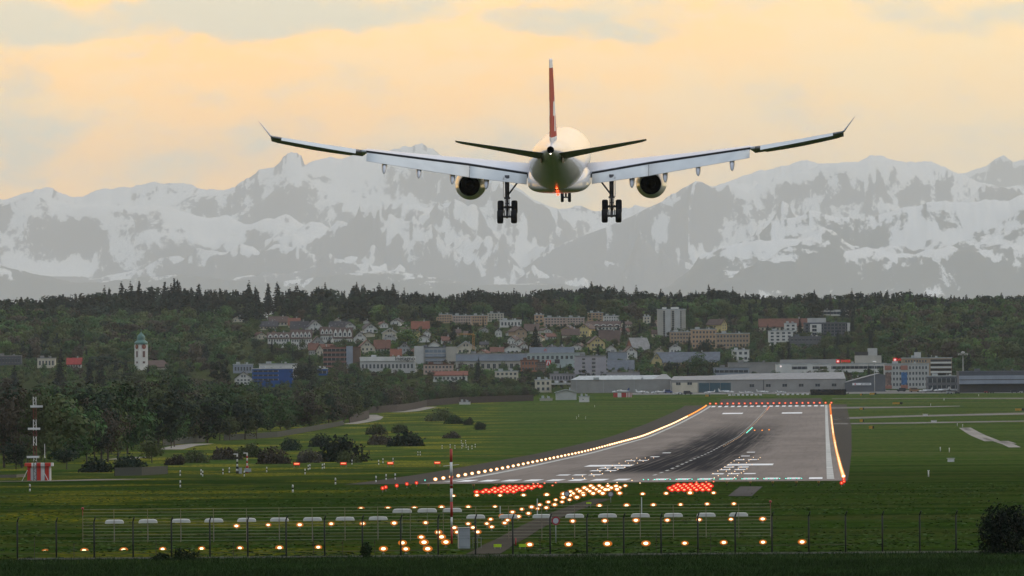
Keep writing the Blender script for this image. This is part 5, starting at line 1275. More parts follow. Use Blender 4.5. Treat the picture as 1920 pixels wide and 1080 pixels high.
# ---- church
P, w, h, k = place(252, 278, 646, 694)
t = thing('church', 'white church with a green copper onion dome and red clock faces', 'church', P, .6)
mb = MB(); mb.box((0, 0, h / 2 - 2), (w * .70, w * .70, h + 4)); tw = mb.obj('tower', wm('white'), t)
for s in (-1, 1):
    mb = MB(); mb.box((0, -w * .36, h * (.62)), (w * .2, .1, h * .24)); mb.obj('louvre', mat('louvre_red', (.10, .04, .035), .7), tw) if s > 0 else None
def onion(): 
    pr = [(0, .50), (.03, .56), (.10, .54), (.16, .44), (.20, .33), (.24, .31), (.30, .34), (.37, .33), (.44, .26), (.50, .15), (.56, .07), (.62, .03)]
    mb = MB(); S_ = w * .9; H_ = (646 - 622) * k / .62
    mb.loft([[(q * S_ * math.cos(a), q * S_ * math.sin(a), h + z * H_) for a in [2 * PI * (i + .5) / 8 for i in range(8)]] for z, q in pr], smooth=True)
    mb.tube((0, 0, h + .6 * H_), (0, 0, h + .72 * H_), .12); mb.sphere((0, 0, h + .70 * H_), .35)
    return mb
onion().obj('dome', mat('copper_green', (.07, .16, .13), .6, var=.2), tw)
for a in (0, -PI / 2):
    mb = MB(); M_ = Matrix.Rotation(a, 3, 'Z')
    c = M_ @ Vector((0, -w * .36, h * .91)); n_ = M_ @ Vector((0, -1, 0))
    mb.tube(c, c + n_ * .25, w * .17, w * .17, 18); cf = mb.obj('clock_face', mat('clock_red', (.22, .045, .03), .6), tw)
    mb = MB(); mb.tube(c + n_ * .3, c + n_ * .3 + Vector((0, 0, w * .12)), .09); mb.tube(c + n_ * .3, c + n_ * .3 + M_ @ Vector((w * .09, 0, -.3)), .09); mb.obj('clock_hands', mat('gilt', (.6, .42, .12), .4), cf)
for a, zz, hh in ((-PI / 2, .62, .24), (0, .3, .08), (-PI / 2, .3, .08)):
    M_ = Matrix.Rotation(a, 3, 'Z'); mb = MB(); mb.box(M_ @ Vector((0, -w * .36, h * zz)), (w * .18, .12, h * hh), M=M_); mb.obj('window', mat('louvre_red', (.1, .04, .035)), tw)
mb = MB(); mb.loft([[(x, 2, -4), (x, 14, -4), (x, 14, h * .12), (x, 8, h * .34), (x, 2, h * .12)] for x in (w * .3, w * 2.5)], smooth=False); mb.obj('nave', wm('white'), t)
mb = MB()
for s in (-1, 1): mb.loft([[(x, 8, h * .35), (x, 8 + s * 7, h * .09), (x, 8 + s * 7, h * .12), (x, 8, h * .38)] for x in (w * .25, w * 2.55)], smooth=False)
mb.obj('nave_roof', rm('brown'), t)
RECTS.append((266, 322, 672, 683, P.y)); RECTS.append((244, 286, 620, 678, P.y))
# ---- crane
P, w, h, k = place(865, 892, 624, 668)
t = thing('tower_crane', 'small orange tower crane among the houses', 'crane', P)
orm = mat('crane_orange', (.42, .20, .04), .6); mb = MB(); x = w * .35
for a, b_ in ((-.6, -.6), (.6, -.6), (-.6, .6), (.6, .6)): mb.tube((x + a, b_, 0), (x + a, b_, h * .92), .12, .12, 5)
for i in range(12): z = h * .92 * i / 12; mb.tube((x - .6, -.6, z), (x + .6, -.6, z + h * .077), .08, .08, 4); mb.tube((x - .6, .6, z + h * .077), (x + .6, .6, z), .08, .08, 4)
mb.obj('mast', orm, t)
mb = MB(); mb.tube((x + 1, 0, h * .9), (-w * .75, 0, h * .93), .22, .15, 6); mb.tube((x, 0, h * .95), (-w * .6, 0, h * .97), .1, .1, 4); mb.tube((x, 0, h * .9), (x, 0, h * 1.02), .2, .05, 6)
for i in range(9): mb.tube((x - i * w * .12, 0, h * .9), (x - (i + .5) * w * .12, 0, h * .965), .07, .07, 4)
mb.obj('jib', orm, t)
# ---- floodlight mast
P, w, h, k = place(1803, 1809, 664, 736)
t = thing('floodlight_mast', 'tall thin floodlight mast in front of the wood at the right', 'light mast', P)
mb = MB(); mb.tube((0, 0, -2), (0, 0, h), .35, .2, 8); mb.obj('pole', wm('grey'), t)
mb = MB(); mb.tube((0, 0, h), (0, 0, h + .3), 2.6, 2.6, 14); mb.sphere((0, 0, h + .9), 1.1, 10, 6, (1, 1, .5)); mb.obj('lamp_head', wm('pale'), t)
for x in (-2.2, -1, 1, 2.2):
    mb = MB(); mb.box((x, -.8, h - .3), (.7, .5, .6)); mb.obj('floodlight', wm('pale'), t)
P, w, h, k = place(1638, 1641, 679, 715, 5150)
t = thing('floodlight_mast', 'short floodlight mast with a white dome in front of the long white office', 'light mast', P)
mb = MB(); mb.tube((0, 0, -9), (0, 0, h), .25, .15, 8); mb.obj('pole', wm('grey'), t)
mb = MB(); mb.sphere((0, 0, h), 1.1, 12, 6, (1, 1, .6)); mb.obj('lamp_head', wm('white'), t)
# ------------------------------------------------------------------ trees
def leaf_mat(name, col, var=0.3):
    if name in MATS: return MATS[name]
    m, nt, b = newmat(name); N, L = nt.nodes, nt.links
    geo = N.new('ShaderNodeNewGeometry'); nz = N.new('ShaderNodeTexNoise'); nz.inputs['Scale'].default_value = 0.33; nz.inputs['Detail'].default_value = 4
    L.new(geo.outputs['Position'], nz.inputs[0])
    rn = N.new('ShaderNodeMapRange'); rn.inputs[1].default_value = .3; rn.inputs[2].default_value = .7; rn.inputs[3].default_value = 1 - var; rn.inputs[4].default_value = 1 + var; L.new(nz.outputs[0], rn.inputs[0])
    isl = N.new('ShaderNodeMapRange'); L.new(geo.outputs['Random Per Island'], isl.inputs[0]); isl.inputs[3].default_value = .9; isl.inputs[4].default_value = 1.1
    oi = N.new('ShaderNodeObjectInfo'); ob = N.new('ShaderNodeMapRange'); L.new(oi.outputs['Random'], ob.inputs[0]); ob.inputs[3].default_value = .75; ob.inputs[4].default_value = 1.3
    n5 = N.new('ShaderNodeTexNoise'); n5.inputs['Scale'].default_value = 0.065; n5.inputs['Detail'].default_value = 2; L.new(geo.outputs['Position'], n5.inputs[0])
    r5 = N.new('ShaderNodeMapRange'); r5.inputs[1].default_value = .33; r5.inputs[2].default_value = .67; r5.inputs[3].default_value = .62; r5.inputs[4].default_value = 1.42; L.new(n5.outputs[0], r5.inputs[0])
    a0 = N.new('ShaderNodeMath'); a0.operation = 'MULTIPLY'; L.new(rn.outputs[0], a0.inputs[0]); L.new(r5.outputs[0], a0.inputs[1])
    a = N.new('ShaderNodeMath'); a.operation = 'MULTIPLY'; L.new(a0.outputs[0], a.inputs[0]); L.new(isl.outputs[0], a.inputs[1])
    a2 = N.new('ShaderNodeMath'); a2.operation = 'MULTIPLY'; L.new(a.outputs[0], a2.inputs[0]); L.new(ob.outputs[0], a2.inputs[1])
    s = N.new('ShaderNodeVectorMath'); s.operation = 'SCALE'; s.inputs[0].default_value = col; L.new(a2.outputs[0], s.inputs['Scale'])
    L.new(s.outputs[0], b.inputs['Base Color']); b.inputs['Roughness'].default_value = .8; b.inputs['Specular IOR Level'].default_value = .1
    MATS[name] = m; return m
LEAF = dict(green=(0.030, 0.062, 0.018), fresh=(0.054, 0.093, 0.022), olive=(0.046, 0.059, 0.020), brown=(0.046, 0.037, 0.025), dark=(0.009, 0.019, 0.010), pine=(0.005, 0.012, 0.010), grey=(0.066, 0.060, 0.046))
LM = {k: leaf_mat('leaves_' + k, v) for k, v in LEAF.items()}
LM['bank'] = leaf_mat('leaves_bank', (.020, .038, .010))
bark = mat('bark', (0.05, 0.04, 0.032), .9, var=.3, scale=1.0)
def quads_at(PN, size, g, flat=0.0, wild=0.75):
    """small leaf sprays at points P, facing roughly outwards from their bough"""
    P, Nn = PN; n = len(P)
    c = Nn + g.normal(size=(n, 3)) * wild; c /= np.linalg.norm(c, axis=1)[:, None]
    a = g.normal(size=(n, 3)); a -= c * (a * c).sum(1)[:, None]; a /= np.linalg.norm(a, axis=1)[:, None]
    b = np.cross(c, a)
    s = (size * g.uniform(.55, 1.3, n))[:, None]
    v = np.stack([P - a * s - b * s * .6, P + a * s - b * s * .35, P + a * s * .7 + b * s * .7, P - a * s * .6 + b * s * .5], 1)
    return v.reshape(-1, 3)
def broad_pts(seed, H, Wd, n, base=.18, lobes=16, bare=False):
    g = np.random.default_rng(seed)
    cz = H * (base + (1 - base) * .52); rz = H * (1 - base) * .5; rx = Wd / 2
    d = g.normal(size=(lobes, 3)); d /= np.linalg.norm(d, axis=1)[:, None]
    r = g.uniform(.35, .86, lobes)[:, None]
    C = d * r * np.array([rx, rx, rz]) + np.array([0, 0, cz]); C[0] = (0, 0, cz)
    R = g.uniform(.24, .46, lobes) * min(rx, rz) * 1.05
    w = R ** 2 / (R ** 2).sum(); k = g.choice(lobes, n, p=w)
    e = g.normal(size=(n, 3)); e /= np.linalg.norm(e, axis=1)[:, None]
    rad = R[k] * g.uniform(.2 if bare else .6, 1.08, n) ** .6
    P = C[k] + e * rad[:, None] * np.array([1.05, 1.05, .85])
    N_ = e + .5 * (P - np.array([0, 0, cz])) / max(rx, rz) + np.array([0, 0, .25])
    ok = P[:, 2] > H * base * .45
    return P[ok], N_[ok]
def bush_pts(seed, H, Wd, n, lobes=22):
    """mound of foliage reaching down to the ground"""
    g = np.random.default_rng(seed); a = g.uniform(0, 2 * PI, lobes); r = np.sqrt(g.uniform(0, 1, lobes)) * Wd * .40
    R = g.uniform(.13, .24, lobes) * Wd; R = np.minimum(R, H * .45)
    top = H * (1 - (r / (Wd * .5)) ** 2 * .75) * g.uniform(.8, 1.05, lobes)
    C = np.stack([r * np.cos(a), r * np.sin(a), np.maximum(top - R, R * .2)], 1)
    k = g.choice(lobes, n, p=R ** 2 / (R ** 2).sum()); e = g.normal(size=(n, 3)); e /= np.linalg.norm(e, axis=1)[:, None]
    P = C[k] + e * (R[k] * g.uniform(.6, 1.1, n) ** .5)[:, None]
    out = g.uniform(size=n) < .13; P[out] += e[out] * (R[k][out] * g.uniform(.1, .55, out.sum()))[:, None]
    dn = g.uniform(size=n) < .4; P[dn, 2] *= g.uniform(0, 1, dn.sum())
    P[:, 2] = np.abs(P[:, 2]); return P, e + np.array([0, 0, .3])
def pine_pts(seed, H, Wd, n, base=.1, ragged=.3):
    g = np.random.default_rng(seed)
    t = 1 - np.sqrt(g.uniform(0, 1, n)); 
    nw = int(H / 1.5); lay = np.round(t * nw) / nw; t = np.clip(lay + g.normal(0, .012, n), 0, 1)
    ang = g.uniform(0, 2 * PI, n); wl = g.uniform(1 - ragged, 1 + ragged * .5, (nw + 1, 9)) * g.uniform(1 - ragged * .6, 1.1, (nw + 1, 1))
    li = (lay * nw).astype(int); k = wl[li, (ang / (2 * PI) * 9).astype(int) % 9]
    rmax = Wd / 2 * (1 - t) ** .8 * k + .12; r = rmax * np.sqrt(g.uniform(.02, 1, n))
    z = H * (base + (1 - base) * t) - r * .38
    P = np.stack([r * np.cos(ang), r * np.sin(ang), z], 1)
    return P, np.stack([np.cos(ang) * .8, np.sin(ang) * .8, np.full(n, .6)], 1)
def scots_pts(seed, H, Wd, n):
    P, N_ = broad_pts(seed, H, Wd, n, .34, 9); P[:, 0] += .6 * np.sin(P[:, 2]); return P, N_
def mesh_from_leaves(name, v, m):
    q = np.arange(len(v)).reshape(-1, 4); return np_mesh(name, v, q, m)
def trunk_me(H, r, limbs, seed, top=.75):
    g = random.Random(seed); mb = MB(); pts = [(0, 0, -1.0)]; 
    for i in range(1, 5): pts.append((g.uniform(-.02, .02) * H * .5, g.uniform(-.02, .02) * H * .5, H * top * i / 4))
    for i in range(4): mb.tube(pts[i], pts[i + 1], r * (1 - .22 * i), r * (1 - .22 * (i + 1)), 7, False)
    for i in range(limbs):
        z = H * g.uniform(.28, .7); a = g.uniform(0, 2 * PI); l = H * g.uniform(.14, .28); b = Vector((0, 0, z)); e = b + Vector((math.cos(a) * l, math.sin(a) * l, l * g.uniform(.5, 1.1)))
        mb.tube(b, e, r * .38, r * .1, 5, False); f = b.lerp(e, .55); mb.tube(f, f + Vector((math.cos(a + .8) * l * .4, math.sin(a + .8) * l * .4, l * .35)), r * .2, r * .06, 4, False)
    return mb.mesh('trunk', bark)
class Tree:
    def __init__(s, name, cat, col, H, pts, size, limbs, r, seed, flat=0.0, top=.75):
        g = np.random.default_rng(seed + 99)
        s.crown = mesh_from_leaves('crown', quads_at(pts, size, g, flat, .5), LM[col]); s.trunk = trunk_me(H, r, limbs, seed, top); s.name, s.cat, s.H = name, cat, H
    def put(s, loc, h, label, group, wide=1.0, rz=None):
        t = thing(s.name, label, s.cat, loc, rnd.uniform(0, 6.28) if rz is None else rz, group)
        k = h / s.H; t.scale = (k * wide, k * wide, k)
        for n, me in (('trunk', s.trunk), ('crown', s.crown)): o = bpy.data.objects.new(n, me); COL.objects.link(o); o.parent = t
        return t
BT = {}
for col in ('green', 'fresh', 'olive', 'brown', 'dark', 'grey'):
    n = 1500 if col not in ('brown', 'grey') else 1150
    BT[col] = [Tree('broadleaf_tree', 'tree', col, 16, broad_pts(11 * i + len(col) * 7, 16, 12 + 2 * (i % 2), n, .02 + .04 * i, 22, col in ('brown', 'grey')), .42 if col not in ('brown', 'grey') else .33, 7, .28, i + 3) for i in range(3)]
PT = [Tree('conifer', 'conifer', 'pine', 26, pine_pts(31 + i, 26, (8.5, 7, 9.5, 6.5)[i], 1500, (.1, .16, .06, .3)[i], (.3, .45, .25, .6)[i]), .5, 0, .3, 50 + i, .3, .98) for i in range(4)]
ST = [Tree('scots_pine', 'conifer', 'pine', 24, scots_pts(71 + i, 24, 8, 1100), .5, 5, .5, 60 + i, .2, .9) for i in range(2)]
POP = Tree('poplar', 'tree', 'dark', 22, broad_pts(5, 22, 6.0, 1500, .05, 22), .4, 6, .3, 5)

def blocked(px, ptop, pbase, wpx, Y, tol=0.25):
    """would a tree here hide a building that shows in the photograph?"""
    for l, r, t, b, yb in RECTS:
        if yb > Y - 3:
            ox = min(px + wpx / 2, r) - max(px - wpx / 2, l)
            if ox <= 0: continue
            if ox < .12 * (r - l): continue
            if min(pbase, t + .62 * (b - t)) - max(ptop, t) > tol * .62 * (b - t): return True
        elif abs(yb - Y) < 25 and l - 2 < px < r + 2: return True
    return False

TREES = []          # picture records: keeps crowns from all landing on one spot
def tree(px, base, h_px, col, label, group, wide=1.0, kind_='b', Y=None):
    P = ground_at(px, base, 900) if Y is None else at(px, Y)
    h = h_px * P.y / FPX
    T_ = rnd.choice(BT[col]) if kind_ == 'b' else rnd.choice(PT) if kind_ == 'p' else rnd.choice(ST) if kind_ == 's' else POP
    return T_.put(P, h, label, group, wide)
# --- the dark wood left of the runway: every front tree a tree of its own
edge = [(-40, 880), (0, 880), (120, 878), (200, 868), (300, 846), (380, 832), (480, 824), (560, 814), (650, 798), (690, 778), (780, 766), (820, 757), (900, 753), (985, 749)]
topl = [(-40, 705), (0, 700), (60, 712), (130, 700), (220, 706), (300, 694), (370, 690), (440, 702), (520, 722), (600, 706), (700, 706), (780, 712), (850, 708), (930, 722), (1000, 708)]
ex, ey = [e[0] for e in edge], [e[1] for e in edge]; tx, ty = [e[0] for e in topl], [e[1] for e in topl]
WL = {'green': 'mid green', 'fresh': 'fresh light green', 'olive': 'olive green', 'brown': 'brown budding', 'dark': 'very dark', 'grey': 'pale grey brown'}
WG = {c: '%s broadleaf trees in the wood left of the runway' % WL[c] for c in WL}
cnt = 0
for px in np.arange(-36, 1004, 13.0):
    nrow = 2
    for r in range(nrow):
        x = px + rnd.uniform(-6, 6); b = np.interp(x, ex, ey); t = np.interp(x, tx, ty)
        f = (r + rnd.uniform(.05, .8)) / nrow
        Y0 = ground_at(x, b, 900).y; Y1 = min(4950, Y0 + 1600)
        Y = Y0 + (Y1 - Y0) * f ** 1.2; P = at(x, Y)
        _, pb = px_of(P.x, P.y, P.z)
        want = t + rnd.uniform(-5, 14) + (1 - f) * rnd.uniform(5, 75) * (1.15 if x < 450 else .7)
        h = max(7.0, min(25, (pb - want) * Y / FPX))
        col = rnd.choices(['green', 'fresh', 'olive', 'brown', 'dark'], [5, 1.5, 4, 4 if x < 520 else 2.2, 2.2])[0]
        if blocked(x, pb - h * FPX / Y, pb, 30, Y, .45): continue
        tree(x, 0, h * FPX / Y, col, '%s broadleaf tree standing in the wood left of the runway' % WL[col], WG[col], rnd.uniform(.8, 1.25), Y=Y); cnt += 1
# marked individuals
for x, b, t, col, kd, wd, lab in ((75, 800, 727, 'pine', 'p', 1.3, 'black pointed conifer directly behind the red and white mast'), (113, 735, 667, 'pine', 'p', 1.5, 'tall black conifer left of the church, the slimmer one'), (168, 742, 671, 'pine', 'p', 1.3, 'broad black conifer just left of the church, left stem of two'), (188, 742, 670, 'pine', 'p', 1.3, 'broad black conifer just left of the church, right stem of two'),
                               (217, 712, 668, 'pine', 'p', 1.0, 'slim conifer beside the church tower'), (278, 712, 683, 'pine', 'p', 1.2, 'small dark conifer in front of the church nave'), (300, 720, 690, 'green', 'b', 1.5, 'mid green tree before the right end of the church nave'), (258, 722, 692, 'olive', 'b', 1.4, 'olive tree at the foot of the church tower'), (240, 722, 690, 'dark', 'b', 1.3, 'dark tree left of the foot of the church tower'), (408, 745, 646, 'dark', 'q', 1.2, 'tall dark poplar left of the pale grey building'), (425, 745, 660, 'dark', 'q', 1.0, 'shorter dark poplar beside the tall one'),
                               (571, 728, 677, 'dark', 'b', 1.5, 'round almost black tree in front of the bright blue office'), (338, 735, 688, 'dark', 'b', 1.2, 'dark round tree right of the church nave'), (360, 740, 695, 'grey', 'b', 1.4, 'pale grey budding tree right of the church'), (385, 745, 700, 'grey', 'b', 1.3, 'second pale grey budding tree, nearer the poplars'),
                               (285, 868, 820, 'olive', 'b', 1.5, 'round dense bushy tree at the front edge of the wood'), (30, 880, 826, 'dark', 'b', 1.3, 'dark tree beside the red and white hut'), (125, 880, 830, 'dark', 'b', 1.4, 'dark bushy tree right of the red and white hut')):
    tree(x, b, b - t, col, lab, None, wd, kd)
# --- trees among the houses
TG = {'green': 'green garden trees in the town', 'fresh': 'light green garden trees in the town', 'olive': 'olive garden trees in the town', 'brown': 'brown budding garden trees in the town', 'dark': 'dark round garden trees in the town'}
named = [(1004, 660, 612, 'p', 1.9, 'broad black spruce in the middle of the town'), (850, 648, 608, 'p', 2.0, 'large dark spruce above the long grey hall'), (1170, 645, 596, 'p', 1.2, 'tallest of the dark spruces left of the tower block'), (1160, 645, 608, 'p', 1.2, 'spruce left of the tallest one near the tower block'), (1200, 640, 603, 'p', 1.2, 'slim spruce right of the tallest one near the tower block'),
         (1224, 622, 590, 'p', 1.8, 'dense spruce touching the left side of the tower block'), (1220, 668, 643, 'p', 1.2, 'dark pointed yew left of the slate roof'), (790, 640, 612, 'p', .7, 'thin cypress in front of the white gables'), (906, 622, 592, 'p', .6, 'thin cypress pair beside the white flat roof'), (980, 608, 583, 'p', .8, 'narrow dark conifer right of the white flat roof'),
         (967, 693, 672, 'p', 1.8, 'dark round conifer in front of the long grey hall'), (882, 636, 606, 'p', 1.4, 'dark conifer left of the crane'), (1440, 640, 608, 'p', 1.2, 'dark conifer at the left of the white apartments'), (1500, 634, 598, 'p', 1.6, 'broad conifer in front of the slate office'), (1460, 678, 655, 'b', 1.0, 'dark purple brown tree behind the grey hall'),
         (1302, 652, 634, 'b', 1.5, 'dark round tree in front of the orange flats'), (1305, 716, 660, 'b', 1.3, 'large green tree standing before the slate roof'), (1330, 716, 672, 'b', 1.2, 'olive tree right of the large green one before the slate roof'), (1365, 690, 657, 'b', 1.3, 'bright green tree left of the white cube building'), (765, 655, 612, 'b', 1.7, 'big light green tree in the middle of the slope'),
         (1120, 735, 706, 'b', .8, 'small tree at the foot of the lilac tower'), (1416, 716, 696, 'b', 1.2, 'round shrubby tree in front of the grey hall, left one'), (1455, 716, 694, 'b', 1.3, 'round shrubby tree in front of the grey hall, right one'), (895, 705, 688, 'b', 1.8, 'bright green low tree in front of the long grey hall')]
for x, b, t, kd, wd, lab in named:
    tree(x, b, b - t, 'fresh' if 'bright' in lab or 'light' in lab else 'olive' if 'olive' in lab else 'dark' if 'dark' in lab else 'green', lab, None, wd, kd)
n_t = 0
for i in range(4000):
    x = rnd.uniform(470, 1680); b = rnd.uniform(604, 732)
    P = ground_at(x, b, 4800); h = rnd.uniform(6.5, 14); hp = h * FPX / P.y; w = hp * rnd.uniform(.7, 1.0)
    if P.y < 5330 or blocked(x, b - hp, b, w * .8, P.y, .3): continue
    if any(abs(x - q[0]) < 9 and abs(b - q[1]) < 6 for q in TREES): continue
    TREES.append((x, b)); n_t += 1
    if rnd.random() < .2: tree(x, b, hp * 1.25, 'pine', 'dark garden conifer among the houses of the town', 'dark garden conifers in the town', .9, 'p')
    else:
        c = rnd.choices(['green', 'fresh', 'olive', 'brown', 'dark'], [5, 2.5, 3, 1.5, 2])[0]
        tree(x, b, hp, c, TG[c].replace('garden trees in the town', 'garden tree among the houses of the town'), TG[c], w / hp * 1.25)
    if n_t > 150: break
# --- skyline conifers standing proud of the wood
sk = [(0, 556), (50, 549), (100, 547), (150, 542), (215, 535), (270, 524), (300, 524), (345, 530), (400, 533), (440, 530), (470, 527), (550, 530), (620, 530), (690, 529), (740, 536), (800, 543), (850, 545), (880, 534), (920, 540), (950, 538), (990, 540), (1030, 534), (1080, 532), (1130, 526), (1180, 540), (1240, 540),
      (1300, 541), (1335, 532), (1400, 544), (1450, 546), (1530, 544), (1570, 549), (1610, 540), (1660, 539), (1720, 541), (1800, 548), (1860, 546), (1920, 547)]
sx, sy = [s[0] for s in sk], [s[1] for s in sk]
CG = 'conifers standing up along the skyline of the wooded hill'
px = -8.0
while px < 1930:
    px += rnd.choice((4, 6, 9, 12, 17, 24, 30)); x = px; Y = rnd.uniform(7350, 7900); P = at(x, Y); _, pb = px_of(P.x, P.y, P.z)
    top = np.interp(x, sx, sy) + rnd.choice((-5, -1, 2, 4, 6, 8, 9, 11, 12)); h = (pb - top) * Y / FPX
    sc_ = rnd.random() < .25
    h = h - 5 if sc_ else h
    (rnd.choice(ST) if sc_ else rnd.choice(PT)).put(P, h, 'dark %s on the skyline of the wooded hill' % ('scots pine with a flat ragged top standing' if sc_ else 'pointed spruce standing up'), 'ragged pines along the skyline' if sc_ else CG, rnd.uniform(1.0, 1.7))
# --- the rest of the wood reads as one mass
def forest():
    low = {c: [quads_at(broad_pts(200 + i * 13 + len(c), 16, 13, 400, .1, 12, c in ('brown',)), .8, np.random.default_rng(i), wild=.4) for i in range(3)] for c in ('green', 'fresh', 'olive', 'brown', 'dark')}
    fine = {c: [quads_at(broad_pts(400 + i * 13 + len(c), 16, 13, 900, .03, 16, c in ('brown',)), .45, np.random.default_rng(i), wild=.45) for i in range(3)] for c in ('green', 'fresh', 'olive', 'brown', 'dark')}
    lowp = [quads_at(pine_pts(300 + i, 26, 9.5, 380, .08, .5), .9, np.random.default_rng(i), .3) for i in range(4)]
    names = ['green', 'fresh', 'olive', 'brown', 'dark', 'pine']; V = {n: [] for n in names}
    g = random.Random(21); ntree = 0
    def add(x, Y, h, c, wd=1.0, src_=None):
        nonlocal ntree
        P = at(x, Y); src = g.choice(lowp) if c == 'pine' else g.choice((src_ or low)[c]); k = h / (26 if c == 'pine' else 16)
        a = g.uniform(0, 6.28); ca, sa = math.cos(a), math.sin(a); v = src * np.array([k * wd, k * wd, k])
        V[c].append(np.stack([v[:, 0] * ca - v[:, 1] * sa + P.x, v[:, 0] * sa + v[:, 1] * ca + P.y, v[:, 2] + P.z], 1)); ntree += 1
    # hill: rows from front to back
    for Y in np.arange(4980, 8300, 60):
        step = 9.0 * FPX / Y * 1.0
        for x in np.arange(-160, 2080, step):
            xx = x + g.uniform(-.5, .5) * step; yy = Y + g.uniform(-31, 31); P = at(xx, yy); _, pb = px_of(P.x, P.y, P.z)
            # the clearing that holds the town
            lo = np.interp(xx, [-20, 440, 480, 560, 800, 1000, 1420, 1600, 1640, 1700, 1945], [735, 700, 612, 608, 608, 606, 604, 606, 650, 715, 730])
            if pb > lo: continue
            if yy < 5480 and xx > 470: continue
            if pb > 745: continue
            h = g.uniform(11, 18) if pb < 690 else g.uniform(6, 10.5); hp = h * FPX / yy
            if blocked(xx, pb - hp, pb, 22, yy, .3): continue
            crest = np.clip((yy - 7050) / 500, 0, 1)
            if 1600 < xx: crest *= .75
            if g.random() < .10 + .75 * crest:
                top = np.interp(xx, sx, sy) + 6 + g.uniform(0, 10)
                hh = max(9, min(g.uniform(17, 30) if crest > .3 else g.uniform(10, 17), (pb - top) * yy / FPX))
                if blocked(xx, pb - hh * FPX / yy, pb, 22, yy, .2): continue
                add(xx, yy, hh, 'pine' if g.random() < .8 else 'dark', g.uniform(1.0, 1.8))
            else:
                c = g.choices(['green', 'fresh', 'olive', 'brown', 'dark'], [5.5, 1.6, 4.2, 2.6, 2.0])[0]
                top = np.interp(xx, sx, sy) + 8
                add(xx, yy, max(6, min(h, (pb - top) * yy / FPX)), c, g.uniform(.9, 1.3))
    # greenery between the houses, too small and dense to tell apart
    for i in range(3600):
        xx = g.uniform(470, 1680); b = g.uniform(602, 735); P = ground_at(xx, b, 5000); h = g.uniform(3.0, 8.0); hp = h * FPX / P.y
        if P.y < 5340 or blocked(xx, b - hp, b, hp * .9, P.y, .22): continue
        add(xx, P.y, h, g.choices(['green', 'fresh', 'olive', 'brown', 'dark', 'pine'], [5, 1.6, 4, 2, 2.5, .6])[0], g.uniform(.8, 1.3))
    # back rows and undergrowth of the wood left of the runway
    for x in np.arange(-40, 1004, 7.0):
        for r in range(5):
            xx = x + g.uniform(-4, 4); b = np.interp(xx, ex, ey); t = np.interp(xx, tx, ty)
            Y0 = ground_at(xx, b, 900).y; Y = Y0 + 40 + (min(5150, Y0 + 2300) - Y0) * (r + g.random()) / 5; P = at(xx, Y); _, pb = px_of(P.x, P.y, P.z)
            h = max(4.5, min(16, (pb - t - g.uniform(6, 40)) * Y / FPX))
            if blocked(xx, pb - h * FPX / Y, pb, 26, Y, .4): continue
            add(xx, Y, h, g.choices(['green', 'olive', 'brown', 'dark'], [4, 4, 3, 3])[0], g.uniform(.9, 1.3), fine)
    vs, mi, n = [], [], 0
    for i, c in enumerate(names):
        v = np.concatenate(V[c]); vs.append(v); mi.append(np.full(len(v) // 4, i))
    v = np.concatenate(vs); me = np_mesh('forest', v, np.arange(len(v)).reshape(-1, 4), [LM[c] for c in names], False, np.concatenate(mi))
    kind(link('forest', me), 'stuff'); print('forest trees', ntree, 'faces', len(v) // 4)
forest()
# --- shrubs
def shrub(px, base, wpx, hpx, col, label, group=None, n=1400, leaf=None, Y=None):
    P = ground_at(px, base, 300) if Y is None else at(px, Y); k = P.y / FPX; w, h = wpx * k, hpx * k
    t = thing('shrub', label, 'shrub', P, 0, group); g = np.random.default_rng(int(px * 7 + base))
    pts = bush_pts(int(px * 3 + base), h, w, n)
    o = link('foliage', mesh_from_leaves('foliage', quads_at(pts, leaf or max(.1, min(.42, w / 26)), g), LM[col]), t)
    mb = MB(); q = random.Random(int(px))
    for i in range(6): a = q.uniform(0, 6.28); mb.tube((q.uniform(-.1, .1) * w, 0, -.2), (math.cos(a) * w * .25, math.sin(a) * w * .25, h * .7), h * .018, h * .006, 5, False)
    mb.obj('stems', bark, t)
for a in ((640, 866, 92, 58, 'dark', 'large very dark rounded bush left of the runway'), (655, 868, 44, 27, 'olive', 'round bush in front of the large very dark one'), (579, 868, 46, 30, 'grey', 'grey brown round bush left of the large dark one'), (512, 870, 66, 34, 'brown', 'brown low bush in the middle of the bush row'),
          (470, 858, 60, 28, 'olive', 'olive bush near the two striped masts'), (425, 862, 60, 26, 'brown', 'brown bush left of the striped masts'), (366, 868, 52, 30, 'olive', 'olive bush at the left end of the bush row'), (545, 845, 40, 26, 'dark', 'dark small bush behind the bush row'), (605, 838, 50, 26, 'dark', 'dark bush behind and left of the large dark one'),
          (760, 837, 68, 30, 'dark', 'dark wide bush beside the runway meadow'), (715, 834, 50, 24, 'brown', 'brown bush left of the dark wide one'), (750, 812, 36, 18, 'olive', 'small bush behind the dark wide one'), (849, 822, 36, 13, 'brown', 'low reddish brown bush alone on the meadow'), (900, 806, 24, 17, 'dark', 'dark round bush at the end of the scrub row'),
          (880, 797, 20, 16, 'dark', 'dark bush second from the end of the scrub row'), (826, 790, 60, 26, 'olive', 'olive scrub clump below the pale footpath'), (852, 795, 34, 20, 'green', 'green scrub clump in the middle of the scrub row'), (705, 815, 40, 22, 'olive', 'olive scrub left of the small meadow bush'),
          (240, 880, 66, 30, 'dark', 'dark bush right of the red and white hut'), (180, 886, 60, 30, 'dark', 'dark bush between the hut and the wood'), (330, 872, 40, 22, 'brown', 'brown bush behind the low green fence')): shrub(*a)
shrub(1885, 1046, 112, 108, 'dark', 'big dark bush in the bottom right corner in front of the fence', n=5200, leaf=.075, Y=548)
